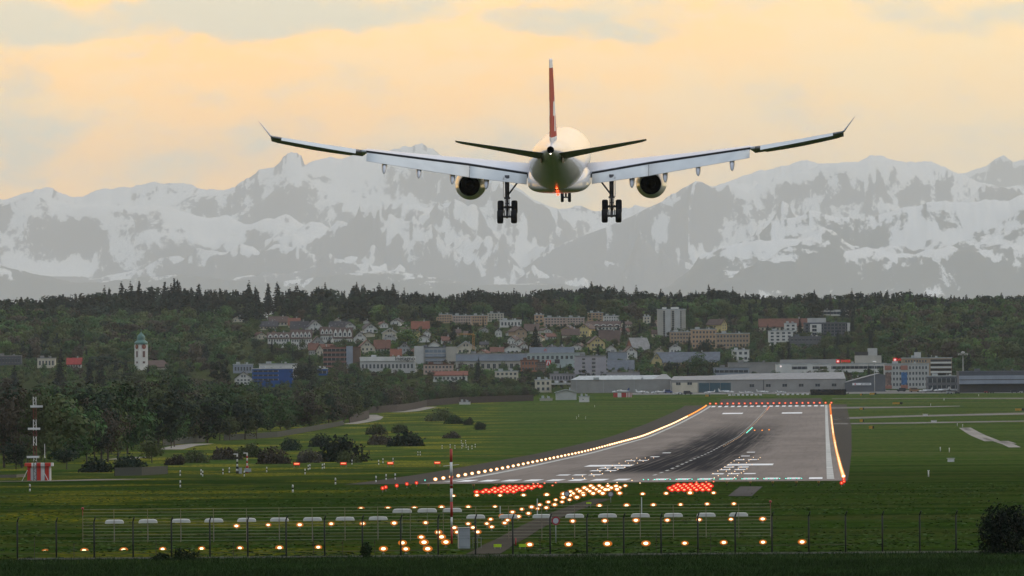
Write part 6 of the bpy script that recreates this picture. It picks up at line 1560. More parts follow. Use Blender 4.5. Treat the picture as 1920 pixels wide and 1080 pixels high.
for x, b, w, h in ((345, 1050, 64, 26), (684, 1047, 22, 34), (300, 1052, 44, 14)): shrub(x, b, w, h, 'bank', {345: 'dark weed clump growing at the fence, left one', 684: 'upright dark weed clump at a fence post', 300: 'low weed clump beside the left one at the fence'}[x], n=700, leaf=.07, Y=556)
# ------------------------------------------------------------------ fences, aerials, masts, signs, aircraft on the apron
dkpost = mat('fence_post_dark', (0.008, 0.010, 0.008), .8)
wire_m = mat('fence_wire', (0.03, 0.034, 0.03), .6)
pinkpost = mat('screen_post', (0.22, 0.17, 0.12), .6)
swire = mat('screen_wire', (0.33, 0.30, 0.20), .5)
radome = mat('radome_white', (0.47, 0.45, 0.39), .5, var=.06)
cab = mat('cabinet_grey', (0.30, 0.31, 0.31), .6)
redp2 = mat('mast_red', (0.34, 0.022, 0.016), .55); whp2 = mat('mast_white', (0.60, 0.58, 0.54), .55)
# perimeter fence: dark posts with a cranked top
F_Y = 572
t = thing('perimeter_fence', 'dark thin wire fence with cranked posts running across the foreground', 'fence', (0, 0, 0))
fx = [30, 103, 174, 247, 319, 391, 462, 534, 606, 677, 749, 819, 889, 959, 1029, 1098, 1167, 1237, 1306, 1376, 1445, 1514, 1583, 1652, 1722, 1790, 1859, 1928]
tops = []
for x in fx:
    P = at(x, F_Y); _, pb = px_of(P.x, P.y, P.z); mb = MB(); top = P + Vector((0, 0, 2.22)); e = top + Vector((.09, -.1, .26))
    mb.tube(P - Vector((0, 0, .4)), top, .050, .047, 8); mb.tube(top, e, .044, .036, 8); mb.obj('post', dkpost, t); tops.append((P, top, e))
for i, z in enumerate((.15, .6, 1.05, 1.5, 1.95)):
    mb = MB()
    for (a, _, _), (b, _, _) in zip(tops, tops[1:]): mb.tube(a + Vector((0, .03, z)), b + Vector((0, .03, z)), .0035, .0035, 3, False)
    mb.obj('wire', wire_m, t)
mb = MB()
for (a, _, _), (b, _, _) in zip(tops, tops[1:]): mb.box((a + b) / 2 + Vector((0, -.02, .02)), ((b - a).length, .12, .16))
kind(mb.obj('fence_kerb', mat('kerb_concrete', (.17, .16, .13), .9)), 'structure')
# inner short posts
for x in (62, 136, 290, 435, 585, 640, 700, 1010, 1228, 1330):
    P = at(x, 600); mb = MB(); mb.tube(P - Vector((0, 0, .2)), P + Vector((0, 0, rnd.uniform(.8, 1.3))), .018, .016, 6); mb.box(P + Vector((0, 0, .75)), (.05, .05, .1))
    tag(mb.obj('stake', mat('stake_brown', (.05, .035, .025), .8)), 'thin brown stake standing in the grass just behind the dark fence', 'stake', 'thin stakes behind the fence')
# wire reflector screen
S_Y = 720
t = thing('wire_screen', 'tall screen of horizontal pale wires on thin posts behind the dark fence', 'fence', (0, 0, 0))
sp = [155, 213.5, 276.5, 338.5, 400, 462, 523, 585, 646.5, 708, 769, 831, 892, 953.5, 1015.5, 1077, 1139, 1200, 1262, 1323.5, 1385, 1445]
sp_top = [955.5 - (x - 155) * .0085 for x in sp]; sps = []
for x, y in zip(sp, sp_top):
    a = W(x, y, S_Y); g = gzf(a.x, a.y); mb = MB(); mb.tube((a.x, a.y, g - .3), a, .018, .016, 6)
    for q in (.22, .55, .8): mb.box((a.x, a.y - .01, g + (a.z - g) * q), (.05, .05, .06))
    mb.obj('post', pinkpost, t); sps.append(a)
for i in range(12):
    mb = MB(); dz = -.235 * i
    for a, b in zip(sps, sps[1:]): mb.tube(a + Vector((0, 0, dz)), b + Vector((0, 0, dz)), .0085, .0085, 4, False)
    mb.obj('wire', swire, t)
for x, y in ((155, 954), (1444.5, 941)):
    P = W(x, y, S_Y); mb = MB(); mb.tube(P - Vector((0, 0, .5)), P, .02, .02, 6); mb.sphere(P + Vector((0, 0, .02)), .10, 10, 6); 
    mb.obj('end_lamp', mat('end_lamp_red', (.35, .03, .03), .4), t)
# pale aerial boxes (localizer elements)
def aerial(px, py, Y, wpx, hpx, label, group):
    P = W(px, py, Y); k = Y / FPX; w, h = wpx * k, hpx * k; g = gzf(P.x, P.y)
    t = thing('antenna', label, 'antenna', (P.x, P.y, g), 0, group); z = P.z - g
    mb = MB()
    for s in (-1, 1):
        n = 6; rings = []
        for q, e in ((.02, 1.0), (.5, 1.0), (.8, .93), (.93, .72), (1.0, .35)):
            hh = h * e; rings.append([(s * w / 2 * q, -.22, z - h / 2), (s * w / 2 * q, .22, z - h / 2), (s * w / 2 * q, .18, z - h / 2 + hh * .8), (s * w / 2 * q, .1, z - h / 2 + hh), (s * w / 2 * q, -.1, z - h / 2 + hh), (s * w / 2 * q, -.18, z - h / 2 + hh * .8)])
        mb.loft(rings, smooth=False)
    mb.obj('radome', radome, t)
    mb = MB(); mb.tube((0, 0, -.2), (0, 0, z - h / 2), .014, .012, 6); mb.box((0, -.235, z), (.03, .02, h * .95)); mb.obj('mast', post_m, t)
for i, x in enumerate((214.5, 277.5, 339.5, 401, 462.5, 524, 586, 647, 709)): aerial(x, 978 - i * .8, 735, 35, 7.2, 'low white antenna box behind the wire screen, in the row left of the striped pole', 'white antenna boxes left of the striped pole')
for i, x in enumerate((892, 953.5, 1016, 1077.5, 1139, 1200.5, 1262.5, 1324, 1385)): aerial(x, 968.5 - i * .5, 735, 35, 7.2, 'low white antenna box behind the wire screen, in the row right of the striped pole', 'white antenna boxes right of the striped pole')
for x, w in ((754, 'leftmost'), (801, 'middle'), (848, 'rightmost, crossed by the striped pole')): aerial(x, 957.5 if x < 780 else 956.8 if x < 830 else 956.2, 772, 36, 7.5, 'larger raised white antenna box, %s of three' % w, 'raised white antenna boxes')
# striped pole
P = W(847, 1005, 690); g = gzf(P.x, P.y); top = W(844.5, 842, 690); k = 690 / FPX
t = thing('striped_pole', 'tall red and white striped pole with a short crossbar beside the antenna boxes', 'pole', (P.x, P.y, g)); H = top.z - g
cuts = [842, 866.5, 893, 916, 941, 969, 988, 1010]
for i, (a, b) in enumerate(zip(cuts, cuts[1:])):
    z0, z1 = H - (b - 842) * k, H - (a - 842) * k
    if i == 6: z0 = 0
    mb = MB(); mb.tube((0, 0, max(0, z0)), (0, 0, z1), (.098 - .006 * (i < 4)) if i < 5 else .07, .094 if i < 5 else .07, 12); mb.obj('pole_section', redp2 if i in (0, 2, 4, 6) else whp2, t)
mb = MB(); zc = H - (872.5 - 842) * k; mb.tube((-.56, 0, zc - .05), (.56, 0, zc + .05), .022, .022, 6); mb.obj('crossbar', whp2, t)
for q in (.62, .75): 
    mb = MB(); mb.tube((0, 0, H * q - .03), (0, 0, H * q + .03), .105, .105, 12); mb.obj('collar', post_m, t)
# equipment cabinet
P = W(870, 1026, 652); g = gzf(P.x, P.y); k = 652 / FPX; w, h = 21 * k, 38 * k
t = thing('cabinet', 'grey equipment cabinet standing at the foot of the striped pole', 'cabinet', (P.x, P.y, g), .15)
mb = MB(); mb.box((0, 0, h / 2), (w, .55, h)); mb.obj('body', cab, t); mb = MB(); mb.box((0, 0, h + .03), (w + .08, .65, .06)); mb.obj('roof', radome, t)
mb = MB(); mb.box((0, -.285, h * .5), (w * .86, .03, h * .86)); d_ = mb.obj('door', cab, t); mb = MB(); mb.box((w * .32, -.31, h * .5), (.03, .03, .14)); mb.box((0, -.305, h * .62), (w * .86, .012, .02)); mb.obj('handle', post_m, d_)
mb = MB()
for x in (.5, .8, 1.05): mb.tube((x, 0, 0), (x, 0, .75), .02, .02, 6)
mb.tube((.5, 0, .72), (1.05, 0, .72), .015); mb.tube((.5, 0, .4), (1.05, 0, .4), .015)
o = mb.obj('hand_rail', post_m, None, (P.x + .1, P.y + .1, g)); tag(o, 'low pipe railing right of the grey equipment cabinet', 'railing')
# prohibition signs
def ban_sign(px, py, Y, r, label, group=None, back=False):
    P = W(px, py, Y); g = gzf(P.x, P.y); z = P.z - g; t = thing('round_sign', label, 'road sign', (P.x, P.y, g), 0, group)
    mb = MB(); mb.tube((0, .05, -.2), (0, .05, z + r * .5), .028, .028, 8); mb.obj('post', cab, t)
    mb = MB(); mb.tube((0, -.02, z), (0, .02, z), r, r, 28); mb.obj('rim', mat('sign_ring_red', (.30, .02, .03), .5) if not back else mat('sign_back', (.10, .06, .06), .6), t)
    mb = MB(); mb.tube((0, -.03, z), (0, -.0, z), r * .66, r * .66, 24); mb.obj('face', mat('sign_face_grey', (.45, .45, .46), .5), t)
ban_sign(1042, 976.5, 690, .30, 'round red rimmed traffic sign with a white face on a post beside the track')
ban_sign(1145, 926.5, 1010, .33, 'small round dark rimmed sign among the lamps, right of the cluster', back=True); ban_sign(1063, 926, 1010, .33, 'small round dark rimmed sign half hidden by lamps, left of the cluster', back=True)
# yellow green reflector boards
yg = mat('reflector_yellow_green', (.44, .62, .012), .5, var=.05)
for x, y, Y, w, h, lab in ((933, 1029, 640, 14.5, 5.5, 'bright yellow green board on the track, left of two near ones'), (980, 1029.3, 640, 14, 5.5, 'bright yellow green board on the track, right of two near ones'), (1104, 943, 960, 9.5, 3, 'bright yellow green board farther along the track')):
    P = W(x, y, Y); g = gzf(P.x, P.y); k = Y / FPX; t = thing('marker_board', lab, 'marker board', (P.x, P.y, g)); z = max(.25, P.z - g)
    mb = MB(); mb.box((0, 0, z), (w * k, .04, h * k)); mb.obj('board', yg, t); mb = MB()
    for s in (-1, 1): mb.tube((s * w * k * .35, .05, -.1), (s * w * k * .35, .05, z), .02, .02, 6)
    mb.obj('legs_frame', post_m, t)
# barrier pole and little posts
P = W(967, 1008, 670); g = gzf(P.x, P.y)
t = thing('traffic_post', 'small red post beside the track, left of the round sign', 'post', (P.x, P.y, g)); mb = MB(); mb.tube((0, 0, 0), (0, 0, .55), .05, .03, 10); mb.obj('cone', redp2, t); mb = MB(); mb.box((0, 0, .02), (.2, .2, .04)); mb.obj('base', dkpost, t)
for x, y0, y1 in ((1007.5, 936, 952), (1203, 933, 949), (938, 950, 968)):
    P = W(x, y1, 880); g = gzf(P.x, P.y); h = W(x, y0, 880).z - g; mb = MB(); mb.box((0, 0, h / 2), (.085, .06, h)); mb.box((0, 0, h + .02), (.11, .08, .04))
    tag(mb.obj('marker_post', whp2, None, (P.x, P.y, g)), 'slim white marker post among the approach lamps', 'marker post', 'slim white marker posts among the lamps')
# glide path aerial: mast and striped hut
P = ground_at(73, 901, 900); k = P.y / FPX
t = thing('equipment_hut', 'red and white striped hut at the foot of the aerial mast', 'hut', P, .02)
w, h = 51 * k, 31 * k; mb = MB(); mb.box((0, 2, h / 2 - .2), (w * .86, 3.4, h + .4)); mb.obj('wall', whp2, t)
for a, b in ((-.43, -.27), (-.08, .07), (.22, .37)):
    mb = MB(); mb.box((w * (a + b) / 2, .27, h / 2), (w * (b - a), .06, h)); mb.obj('red_stripe', mat('hut_red', (.50, .026, .014), .55), t)
for i, (a, b) in enumerate(((-.52, -.27), (-.27, -.08), (-.08, .07), (.07, .22), (.22, .44), (.44, .52))):
    mb = MB(); mb.box((w * (a + b) / 2, 2, h - .12), (w * (b - a), 4.2, .52)); mb.obj('roof_edge', mat('hut_red', (.50, .026, .014)) if i in (0, 2, 4) else whp2, t)
mb = MB(); mb.box((-w * .2, .24, h * .4), (.9, .05, h * .75)); mb.obj('door', mat('hut_door', (.4, .4, .38)), t)
P2 = ground_at(66, 902, 900); Hm = W(66, 744, P2.y).z - P2.z
t = thing('aerial_mast', 'tall red and white lattice aerial mast carrying three white antenna panels', 'mast', P2)
seg = [(0, .17, 'd'), (.17, .235, 'd'), (.235, .29, 'w'), (.29, .42, 'r'), (.42, .53, 'w'), (.53, .60, 'r'), (.60, .73, 'w'), (.73, .88, 'r'), (.88, 1.0, 'w')]
for a, b, c in seg:
    mb = MB(); r = .22
    for sx in (-r, r):
        for sy in (-r, r): mb.tube((sx, sy, Hm * a), (sx, sy, Hm * b), .045, .045, 6)
    n = max(2, int((b - a) * Hm / .5))
    for i in range(n):
        z0, z1 = Hm * (a + (b - a) * i / n), Hm * (a + (b - a) * (i + 1) / n); s = 1 if i % 2 else -1
        for y in (-r, r): mb.tube((-r * s, y, z0), (r * s, y, z1), .022, .022, 4)
        for x in (-r, r): mb.tube((x, -r * s, z0), (x, r * s, z1), .022, .022, 4)
    mb.obj('mast_section', {'d': mat('mast_brown', (.06, .045, .04)), 'w': whp2, 'r': mat('mast_dull_red', (.13, .02, .016), .6)}[c], t)
for q, dx in ((.885, .32), (.62, -.1), (.285, -.3)):
    mb = MB(); mb.box((dx, -.45, Hm * q), (1.95, .35, .34)); mb.box((dx, -.64, Hm * q), (1.8, .04, .26)); mb.obj('antenna_panel', whp2, t)
mb = MB(); mb.tube((0, 0, Hm), (0, 0, Hm + .35), .02); mb.obj('tip', dkpost, t)
mb = MB()
for s in (-1, 1): mb.tube((s * 2.1, 0, 0), (s * 1.2, 0, Hm * .13), .05, .05, 6)
mb.obj('stay', whp2, t)
P3 = ground_at(84.5, 901, 900); t = thing('whip_aerial', 'thin white rod aerial on a dark tube beside the mast', 'aerial', P3); h = W(84.5, 832, P3.y).z - P3.z
mb = MB(); mb.tube((0, -.4, 0), (0, -.4, h * .62), .05, .04, 6); mb.obj('pole', dkpost, t); mb = MB(); mb.tube((0, -.4, h * .62), (0, -.4, h), .06, .04, 6); mb.sphere((0, -.4, h * .63), .12); mb.obj('rod', whp2, t)
# two striped weather masts
for x, yb, yt_, w, lab, c in ((445, 888, 852, 3, 'slim black and white banded instrument mast, left of two', dkpost), (463.5, 887, 850, 3.2, 'slim red and white banded instrument mast, right of two', redp2)):
    P = ground_at(x, yb, 900); k = P.y / FPX; h = (yb - yt_) * k; t = thing('instrument_mast', lab, 'mast', P)
    for i in range(8):
        mb = MB(); r = .15 if i > 2 else .26; mb.tube((0, 0, h * i / 8), (0, 0, h * (i + 1) / 8), r, r * .85, 8); mb.obj('pole_band', (whp2 if i % 2 else c), t)
    mb = MB(); mb.box((-.25, 0, h + .05), (.75, .3, .18)); mb.obj('sensor_head', whp2, t); mb = MB(); mb.box((.55 if x < 450 else .1, -.1, .5), (.55 if x < 450 else 1.2, .5, 1.0 if x < 450 else .6)); mb.obj('control_box', cab, t)
# little banded marker posts out on the grass
mk = thing('meadow_post', 'short white marker post with a black band on the meadow left of the runway', 'marker post', (0, 0, -500), 0, 'banded marker posts on the meadow')
mb = MB(); mb.tube((0, 0, 0), (0, 0, .35), .10, .09, 8); mb.tube((0, 0, .6), (0, 0, .95), .11, .08, 8); mb.obj('white_bands', whp2, mk); mb = MB(); mb.tube((0, 0, .35), (0, 0, .6), .08, .08, 8); mb.obj('black_band', dkpost, mk)
rp = Rep(mk)
for x, y in ((56, 920), (338, 891), (377, 889), (380, 892), (418, 888), (430, 885), (458, 892), (500, 884), (578, 880), (581, 879), (604.5, 878), (608, 877), (572, 888), (660, 869.5), (710, 870), (718, 867), (737, 866), (783.5, 852.5), (788, 852.5), (829, 840), (844, 838), (853, 840), (866, 839.5), (874, 838.5), (878, 842), (885, 840.5), (891, 837.5), (865, 830), (873, 830), (868, 836),
             (705, 903), (724, 899), (741, 898), (1081, 784), (1085, 780), (1098, 784), (1115, 762), (338, 912.5), (629, 907), (549, 922)): rp.put(ground_at(x, y + 1.5, 700))
mk = thing('meadow_post', 'small white marker post on the grass right of the runway', 'marker post', (0, 0, -500), 0, 'white marker posts right of the runway'); mb = MB(); mb.tube((0, 0, 0), (0, 0, .9), .1, .1, 8); mb.obj('post', whp2, mk); mb = MB(); mb.tube((0, 0, .9), (0, 0, 1.0), .15, .15, 8); mb.obj('cap', whp2, mk); rp = Rep(mk)
for x, y in ((1741, 893), (1763, 845), (1780, 847), (1805, 800), (1795, 798), (1770, 750), (1745, 760), (1835, 742)): rp.put(ground_at(x, y + 1, 900))
# low grey boxes right of the runway
for x, y, w, h, lab in ((1783, 866, 12, 6, 'white flat equipment box alone on the dark grass right of the runway'), (1751, 792, 10, 3.5, 'pale flat box between the two nearer taxiways'), (1735, 779.5, 9, 3, 'pale flat box beside the middle taxiway')):
    P = ground_at(x, y, 900); k = P.y / FPX; t = thing('equipment_box', lab, 'box', P); mb = MB(); mb.box((0, 0, h * k / 2), (w * k, 1.2, h * k)); mb.obj('body', whp2, t); mb = MB(); mb.box((0, 0, h * k + .05), (w * k + .3, 1.5, .1)); mb.obj('lid', radome, t)
# upright dark hoop markers at the pavement front
for s, xs in ((0, (769, 803)), (1, (888, 930, 1363, 1407, 1449, 1493, 1535))):
    for x in xs:
        P = ground_at(x, 917 if x < 1100 else 911.5, 900); t = thing('taxi_marker', 'small amber topped marker at the near edge of the runway pavement', 'marker', P, 0, 'amber topped markers along the pavement front')
        mb = MB(); mb.tube((0, 0, 0), (0, 0, .35), .07, .05, 6); mb.obj('stem', dkpost, t); mb = MB(); mb.loft([[(.20 * math.cos(q), .2 * math.sin(q), .62) for q in [2 * PI * i / 8 for i in range(8)]], [(.05 * math.cos(q), .05 * math.sin(q), .33) for q in [2 * PI * i / 8 for i in range(8)]]]); mb.obj('head', mat('marker_amber', (.25, .12, .01), .5), t)
# yellow taxiway signs
ysg = mat('taxi_sign_yellow', (.42, .22, .012), .5, var=.1); n = 0
for x, y, w, lab in ((1327, 744.5, 9, 'left of the apron'), (1637, 741, 13, 'just below the apron edge'), (1615, 742.5, 5, 'smallest one below the apron'), (1683, 759, 19, 'pair above the upper taxiway'), (1616, 769.5, 8, 'between runway corner and upper taxiway'), (1616, 792.5, 8, 'between the two lower taxiways'), (1634, 805.5, 9.5, 'below the lowest taxiway'), (1912, 771, 17, 'at the right edge')):
    P = ground_at(x, y, 900); k = P.y / FPX; t = thing('taxiway_sign', 'yellow taxiway sign with black panel, ' + lab, 'airport sign', P); hw = w * k / 2
    mb = MB(); mb.box((-hw * .3, 0, .75), (hw * 1.4, .18, .95)); mb.obj('yellow_panel', ysg, t); mb = MB(); mb.box((hw * .7, 0, .75), (hw * .55, .2, .95)); mb.obj('black_panel', dkpost, t); mb = MB()
    for s in (-.6, 0, .6): mb.tube((s * hw, 0, -.1), (s * hw, 0, .3), .06, .06, 6)
    mb.obj('legs_frame', post_m, t)
# white ground markers in a row before the apron
mk = thing('ground_marker', 'flat white ground marker in the dashed row in front of the apron', 'marker', (0, 0, -500), 0, 'dashed row of white ground markers'); mb = MB(); mb.box((0, 0, .35), (1.5, .5, .5), taper=.7); mb.obj('body', whp2, mk); mb = MB(); mb.box((0, 0, .05), (1.7, .7, .1)); mb.obj('base', post_m, mk); rp = Rep(mk)
for x in list(np.arange(1368, 1432, 8.3)) + list(np.arange(1459, 1530, 9.2)) + [1546, 1374.5]: rp.put(ground_at(x, 742.3 - (x - 1368) * .012, 900), scale=(1, 1, 1.3))
# red and white block barrier near the hangar
P = ground_at(1168, 745, 3000); k = P.y / FPX
t = thing('barrier', 'red and white chequered barrier standing on the grass before the grey hangar', 'barrier', P); w, h = 36 * k, 8.5 * k
for i, (a, b) in enumerate(((-.5, -.28), (-.28, -.08), (-.08, .14))):
    mb = MB(); mb.box((w * (a + b) / 2, 0, h / 2), (w * (b - a), 1.5, h)); mb.obj('panel', redp2 if i != 1 else whp2, t)
for i in range(9):
    a = .16 + .038 * i; mb = MB(); mb.box((w * a, 0, h / 2), (w * .036, 1.4, h)); mb.obj('stripe_board', whp2 if i % 2 else redp2, t)
# parked light aircraft and jets
pl_w = mat('light_aircraft_white', (.62, .61, .58), .4); pl_b = mat('light_aircraft_blue', (.03, .05, .16), .4)
def small_plane(px, py, wpx, label, head=0.0, jet=False, tail=None):
    P = ground_at(px, py + 1.6, 4700); k = P.y / FPX; L_ = wpx * k; t = thing('parked_aircraft', label, 'airplane', P, head, 'small aircraft parked on the apron'); s = L_ / 10.0
    mb = MB(); z = 1.15 if not jet else 1.35
    mb.loft([[(x * s, r * s * .8 * math.cos(a), (z + zo + r * math.sin(a)) * s) for a in [2 * PI * i / 12 for i in range(12)]] for x, r, zo in ((-5, .12, .35), (-4.2, .28, .25), (-2.5, .5, .1), (0, .68, .05), (1.5, .74, .05), (2.8, .62, -.05), (4.2, .42, -.15), (5, .08, -.2))]); mb.obj('fuselage', pl_w, t)
    mb = MB(); zw = z * s - .25 * s if jet else z * s + .72 * s
    for q in (-1, 1): mb.loft([[(1.2 * s, q * .4 * s, zw), (-.6 * s, q * .4 * s, zw), (-.5 * s, q * .4 * s, zw + .14 * s), (1.1 * s, q * .4 * s, zw + .16 * s)], [(.3 * s if jet else .9 * s, q * 5.2 * s, zw + .25 * s), (-.5 * s, q * 5.2 * s, zw + .25 * s), (-.45 * s, q * 5.2 * s, zw + .3 * s), (.25 * s if jet else .85 * s, q * 5.2 * s, zw + .33 * s)]], smooth=False)
    mb.obj('wing', pl_w, t)
    mb = MB(); mb.loft([[(-3.6 * s, -.05 * s, z * s + .3 * s), (-5 * s, -.05 * s, z * s + .3 * s), (-5 * s, .05 * s, z * s + .3 * s), (-3.6 * s, .05 * s, z * s + .3 * s)], [(-4.7 * s, -.04 * s, z * s + 2.1 * s), (-5.4 * s, -.04 * s, z * s + 2.1 * s), (-5.4 * s, .04 * s, z * s + 2.1 * s), (-4.7 * s, .04 * s, z * s + 2.1 * s)]], smooth=False); mb.obj('tail_fin', tail or pl_w, t)
    mb = MB(); zt = z * s + (2.0 * s if jet else .45 * s)
    for q in (-1, 1): mb.loft([[(-4.5 * s, 0, zt), (-5.3 * s, 0, zt), (-5.3 * s, 0, zt + .06 * s)], [(-4.9 * s, q * 1.7 * s, zt), (-5.4 * s, q * 1.7 * s, zt), (-5.4 * s, q * 1.7 * s, zt + .06 * s)]], smooth=False)
    mb.obj('tailplane', pl_w, t)
    mb = MB(); mb.box((2.2 * s, 0, z * s + .45 * s), (1.3 * s, 1.1 * s, .35 * s), taper=.6); mb.obj('windscreen', glass, t)
    mb = MB()
    for x, y in ((3.2, 0), (-.2, .9), (-.2, -.9)): mb.tube((x * s, y * s, .25 * s), (x * s, y * s * .7, z * s - .4 * s), .06 * s, .06 * s, 5); mb.tube((x * s, y * s - .08 * s, .25 * s), (x * s, y * s + .08 * s, .25 * s), .25 * s, .25 * s, 10)
    mb.obj('undercarriage', dkpost, t)
    if jet:
        for q in (-1, 1): mb = MB(); mb.tube((-1.6 * s, q * .95 * s, z * s + .45 * s), (-3.4 * s, q * .95 * s, z * s + .45 * s), .34 * s, .26 * s, 10); mb.obj('engine', pl_w, t)
    else:
        mb = MB(); mb.box((5.05 * s, 0, (z - .2) * s), (.05 * s, .15 * s, 1.7 * s)); mb.obj('propeller', dkpost, t)
small_plane(1163, 736.5, 33, 'white light aircraft with a blue tail behind the red and white barrier', PI - .1, False, pl_b)
small_plane(1205, 737, 26, 'white light aircraft nose right, left of a pair before the grey hangar', .25); small_plane(1233, 737, 26, 'white light aircraft tail right, right of a pair before the grey hangar', PI - .15)
small_plane(1268, 738, 16, 'small white aircraft below the cream hangar panel', 2.6); small_plane(1330, 737, 22, 'white low winged aircraft left of the blue green hangar doors', PI + .3, True)
small_plane(1362, 737, 29, 'pale blue grey business jet in front of the blue green doors', -.05, True); small_plane(1391, 736.5, 15, 'white high winged aircraft right of the business jet', .9); small_plane(1405, 736.5, 17, 'second white high winged aircraft right of the business jet', .4)
small_plane(1430, 736, 23, 'white jet with a tall tail in front of the long hangar', .1, True); small_plane(1455, 736, 12, 'small white aircraft seen end on before the long hangar', 1.3); small_plane(1466, 736, 18, 'white light aircraft with low wings right of the end on one', .2)
small_plane(1661, 732.5, 13, 'white helicopter sized aircraft beside the hangar end', PI, False, pl_b); small_plane(1735, 734.5, 26, 'white business jet with a tall tail, left of three before the dark hangar', PI - .35, True); small_plane(1765, 734, 30, 'white business jet, middle of three before the dark hangar', PI - .3, True); small_plane(1795, 734, 30, 'white business jet, right of three before the dark hangar', .3, True)
# vehicles on the apron
def van(px, py, wpx, label, c, head=0.0):
    P = ground_at(px, py + 1.4, 4700); k = P.y / FPX; L_ = wpx * k; t = thing('parked_vehicle', label, 'vehicle', P, head, 'vehicles parked on the apron'); h = L_ * .42; w = L_ * .4
    mb = MB(); mb.loft([[(x, y, z) for y, z in ((-w / 2, .35), (w / 2, .35), (w / 2 * .98, zt * .6), (w / 2 * .85, zt), (-w / 2 * .85, zt), (-w / 2 * .98, zt * .6))] for x, zt in ((-L_ / 2, h * .85), (-L_ * .42, h), (L_ * .2, h), (L_ * .33, h * .62), (L_ / 2, h * .5))], smooth=False); mb.obj('body', c, t)
    mb = MB(); mb.box((-L_ * .05, 0, h * .76), (L_ * .62, w * .99, h * .22)); mb.obj('window', glass, t)
    for x in (-.3, .3):
        for s in (-1, 1): mb = MB(); mb.tube((L_ * x, s * w * .42, .38), (L_ * x, s * w * .52, .38), .38, .38, 12); mb.obj('wheel', dkpost, t)
dcar = mat('vehicle_dark', (.02, .022, .03), .4)
van(1290, 738.5, 17, 'dark van parked below the cream hangar panel', dcar); van(1253, 736, 16, 'dark blue lorry at the corner of the grey hangar', pl_b); van(1275, 738.5, 10, 'white car left of the dark van', pl_w, .3); van(1588, 737.5, 7, 'white car right of the long dark hedge', pl_w)
van(1690, 733, 17, 'black van in front of the posters', dcar, PI); van(1780, 737.5, 12, 'grey tug under the jets', cab, .4); van(1795, 737.5, 10, 'dark tug under the right jet', dcar); van(1850, 736, 9, 'small red and white vehicle in the open hangar front', redp2); van(1860, 736, 8, 'dark loader in the open hangar front', dcar); van(1902, 735.5, 14, 'black lorry in the open hangar front', dcar); van(1916, 735.5, 8, 'white car at the right edge of the open hangar', pl_w); van(1715, 734, 20, 'orange brown flat trailer before the apartments', mat('trailer_tan', (.22, .11, .05)), 0)
# clipped hedge in front of the long hangar
P = ground_at(1553, 741, 4700); k = P.y / FPX; t = thing('hedge', 'long almost black hedge in front of the long hangar', 'hedge', P)
g_ = np.random.default_rng(5); n = 2600; w, h = 66 * k, 10.5 * k
pts = np.stack([g_.uniform(-w / 2, w / 2, n), g_.uniform(-2, 2, n), g_.uniform(0, h, n) * np.clip(1.15 - (np.abs(g_.uniform(-1, 1, n)) ** 4) * .4, 0, 1)], 1)
link('foliage', mesh_from_leaves('foliage', quads_at((pts, np.tile([0, -.6, .6], (n, 1))), .35, g_), leaf_mat('leaves_hedge', (.008, .011, .013))), t)
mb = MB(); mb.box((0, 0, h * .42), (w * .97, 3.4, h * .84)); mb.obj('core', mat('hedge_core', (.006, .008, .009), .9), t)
# barrier fence and walls by the footpath; low green fences
def low_fence(name, label, pts, h, m, cat='fence', gap=4.0, solid=True):
    A = [ground_at(*p) for p in pts]; t = thing(name, label, cat, A[0]); o = A[0]
    mb = MB(); Q = []
    for a, b in zip(A, A[1:]):
        n_ = max(1, int((b - a).length / 10)); Q += [a.lerp(b, i / n_) for i in range(n_)]
    Q.append(A[-1]); Q = [Vector((q.x, q.y, gzf(q.x, q.y))) for q in Q]
    for a, b in zip(Q, Q[1:]):
        d = (b - a); s = Vector((-d.y, d.x, 0)).normalized() * .06
        mb.loft([[p - o + s, p - o - s, p - o - s + Vector((0, 0, h)), p - o + s + Vector((0, 0, h))] for p in (a + Vector((0, 0, .05)), b + Vector((0, 0, .05)))], smooth=False)
    mb.obj('panel', m, t)
    for q in Q[::2]:
        mb = MB(); mb.tube(q - o - Vector((0, 0, .2)), q - o + Vector((0, 0, h + .12)), .07, .06, 6); mb.obj('post', dkpost, t)
grn = mat('fence_green', (.007, .016, .014), .8); brn = mat('hedge_brown_fence', (.022, .014, .012), .9, var=.3, scale=.5)
low_fence('low_fence', 'low blue green fence panel at the edge of the wood near the pale track', [(305, 836), (345, 832), (384, 829)], 1.9, grn)
low_fence('low_fence', 'low green fence in front of the dark bushes right of the hut', [(215, 893), (265, 892), (314, 889)], 1.4, grn)
low_fence('low_fence', 'long dark green fence behind the bush row', [(420, 826), (520, 820), (600, 806), (645, 797)], 1.8, grn)
low_fence('wooden_fence', 'dark brown fence along the footpath, lower stretch', [(655, 793), (672, 790), (692, 784)], 3.4, brn); low_fence('wooden_fence', 'long dark brown fence along the edge of the wood, upper stretch', [(680, 776), (745, 772), (800, 762), (860, 757), (1000, 752)], 3.2, brn)
low_fence('wire_fence', 'thin pale wire fence line on the meadow left of the hut', [(-30, 897), (30, 896), (48, 895)], .5, wire_m)
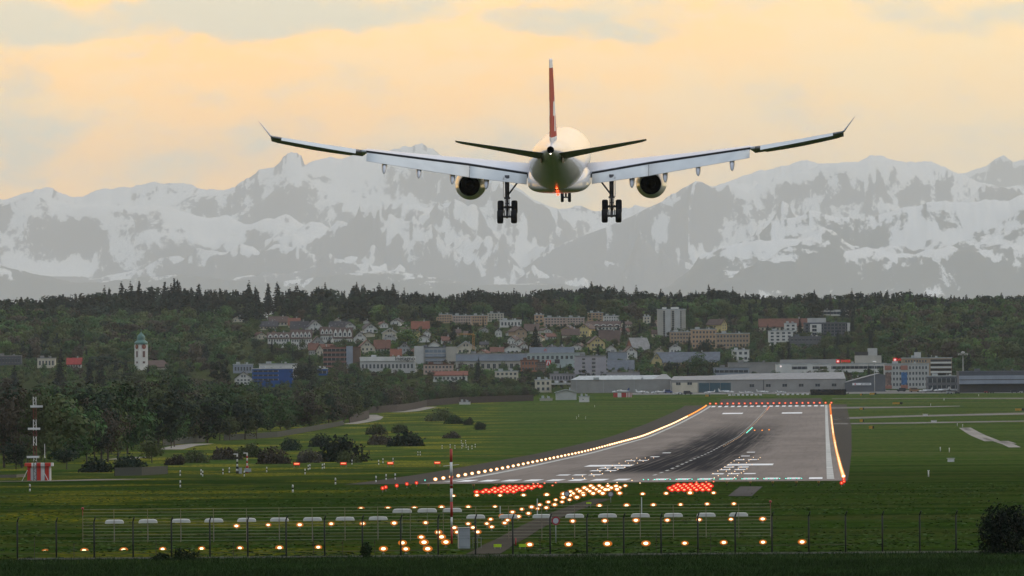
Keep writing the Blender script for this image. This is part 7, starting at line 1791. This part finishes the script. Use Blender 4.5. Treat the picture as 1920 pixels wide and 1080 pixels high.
# small boulder-like white pile by the shed
# tall weeds and grass on the bank in the foreground
def bank_grass():
    g = np.random.default_rng(8); n = 150000
    Y = g.uniform(384, 566, n); u = g.uniform(-1.06, 1.06, n); X = u * Y * 960 / FPX
    keep = (Y < 500 + 30 * fbm(X * .12, Y * .03, 3)) | (g.uniform(0, 1, n) < .35); X, Y = X[keep], Y[keep]; n = len(X); Z = gz(X, Y)
    clump = np.clip(.75 + .6 * fbm(X * .35, Y * .2, 4), .25, 1.6)
    h = g.uniform(.12, .34, n) * clump; a = g.uniform(0, PI, n); w = g.uniform(.012, .028, n); lean = g.normal(0, .45, (n, 2)) * h[:, None]
    dx, dy = np.cos(a) * w, np.sin(a) * w; b = np.stack([X, Y, Z - .02], 1)
    v = np.stack([b + np.stack([-dx, -dy, 0 * h], 1), b + np.stack([dx, dy, 0 * h], 1), b + np.stack([lean[:, 0] + dx * .3, lean[:, 1], h], 1), b + np.stack([lean[:, 0] - dx * .3, lean[:, 1], h * .97], 1)], 1).reshape(-1, 3)
    m = leaf_mat('bank_grass_blades', (.016, .034, .006), .35); m2 = leaf_mat('meadow_tufts', (.034, .058, .010), .4); nb = len(v) // 4
    n = 22000; Y = 560 + 900 * g.uniform(0, 1, n) ** 1.5; X = g.uniform(-1.05, 1.05, n) * Y * 960 / FPX
    rd = np.interp(Y, road_y, road_x); f = fbm(X * .06, Y * .02, 4)
    ok = (np.abs(X - rd) > 1.8) & (Y < 1385) & (f + g.uniform(-.35, .35, n) > -.02) & (Y < 1330 + 0 * X); X, Y = X[ok], Y[ok]; n = len(X); Z = gz(X, Y)
    h = g.uniform(.03, .08, n); w = g.uniform(.06, .2, n); b = np.stack([X, Y, Z - .01], 1); l = g.normal(0, .1, (n, 2)); O = 0 * h
    v2 = np.stack([b + np.stack([-w, O, O], 1), b + np.stack([w, O, O], 1), b + np.stack([l[:, 0] + w * .6, l[:, 1], h], 1), b + np.stack([l[:, 0] - w * .7, l[:, 1], h * .8], 1)], 1).reshape(-1, 3)
    v = np.concatenate([v, v2]); mi = np.concatenate([np.zeros(nb), np.ones(n)]).astype(int)
    kind(link('grass', np_mesh('grass', v, np.arange(len(v)).reshape(-1, 4), [m, m2], False, mi)), 'stuff')
_r = [ground_at(*p) for p in ((905, 1040), (935, 1022), (985, 995), (1030, 972), (1090, 948), (1130, 936))]
road_y, road_x = [p.y for p in _r], [p.x for p in _r]
bank_grass()
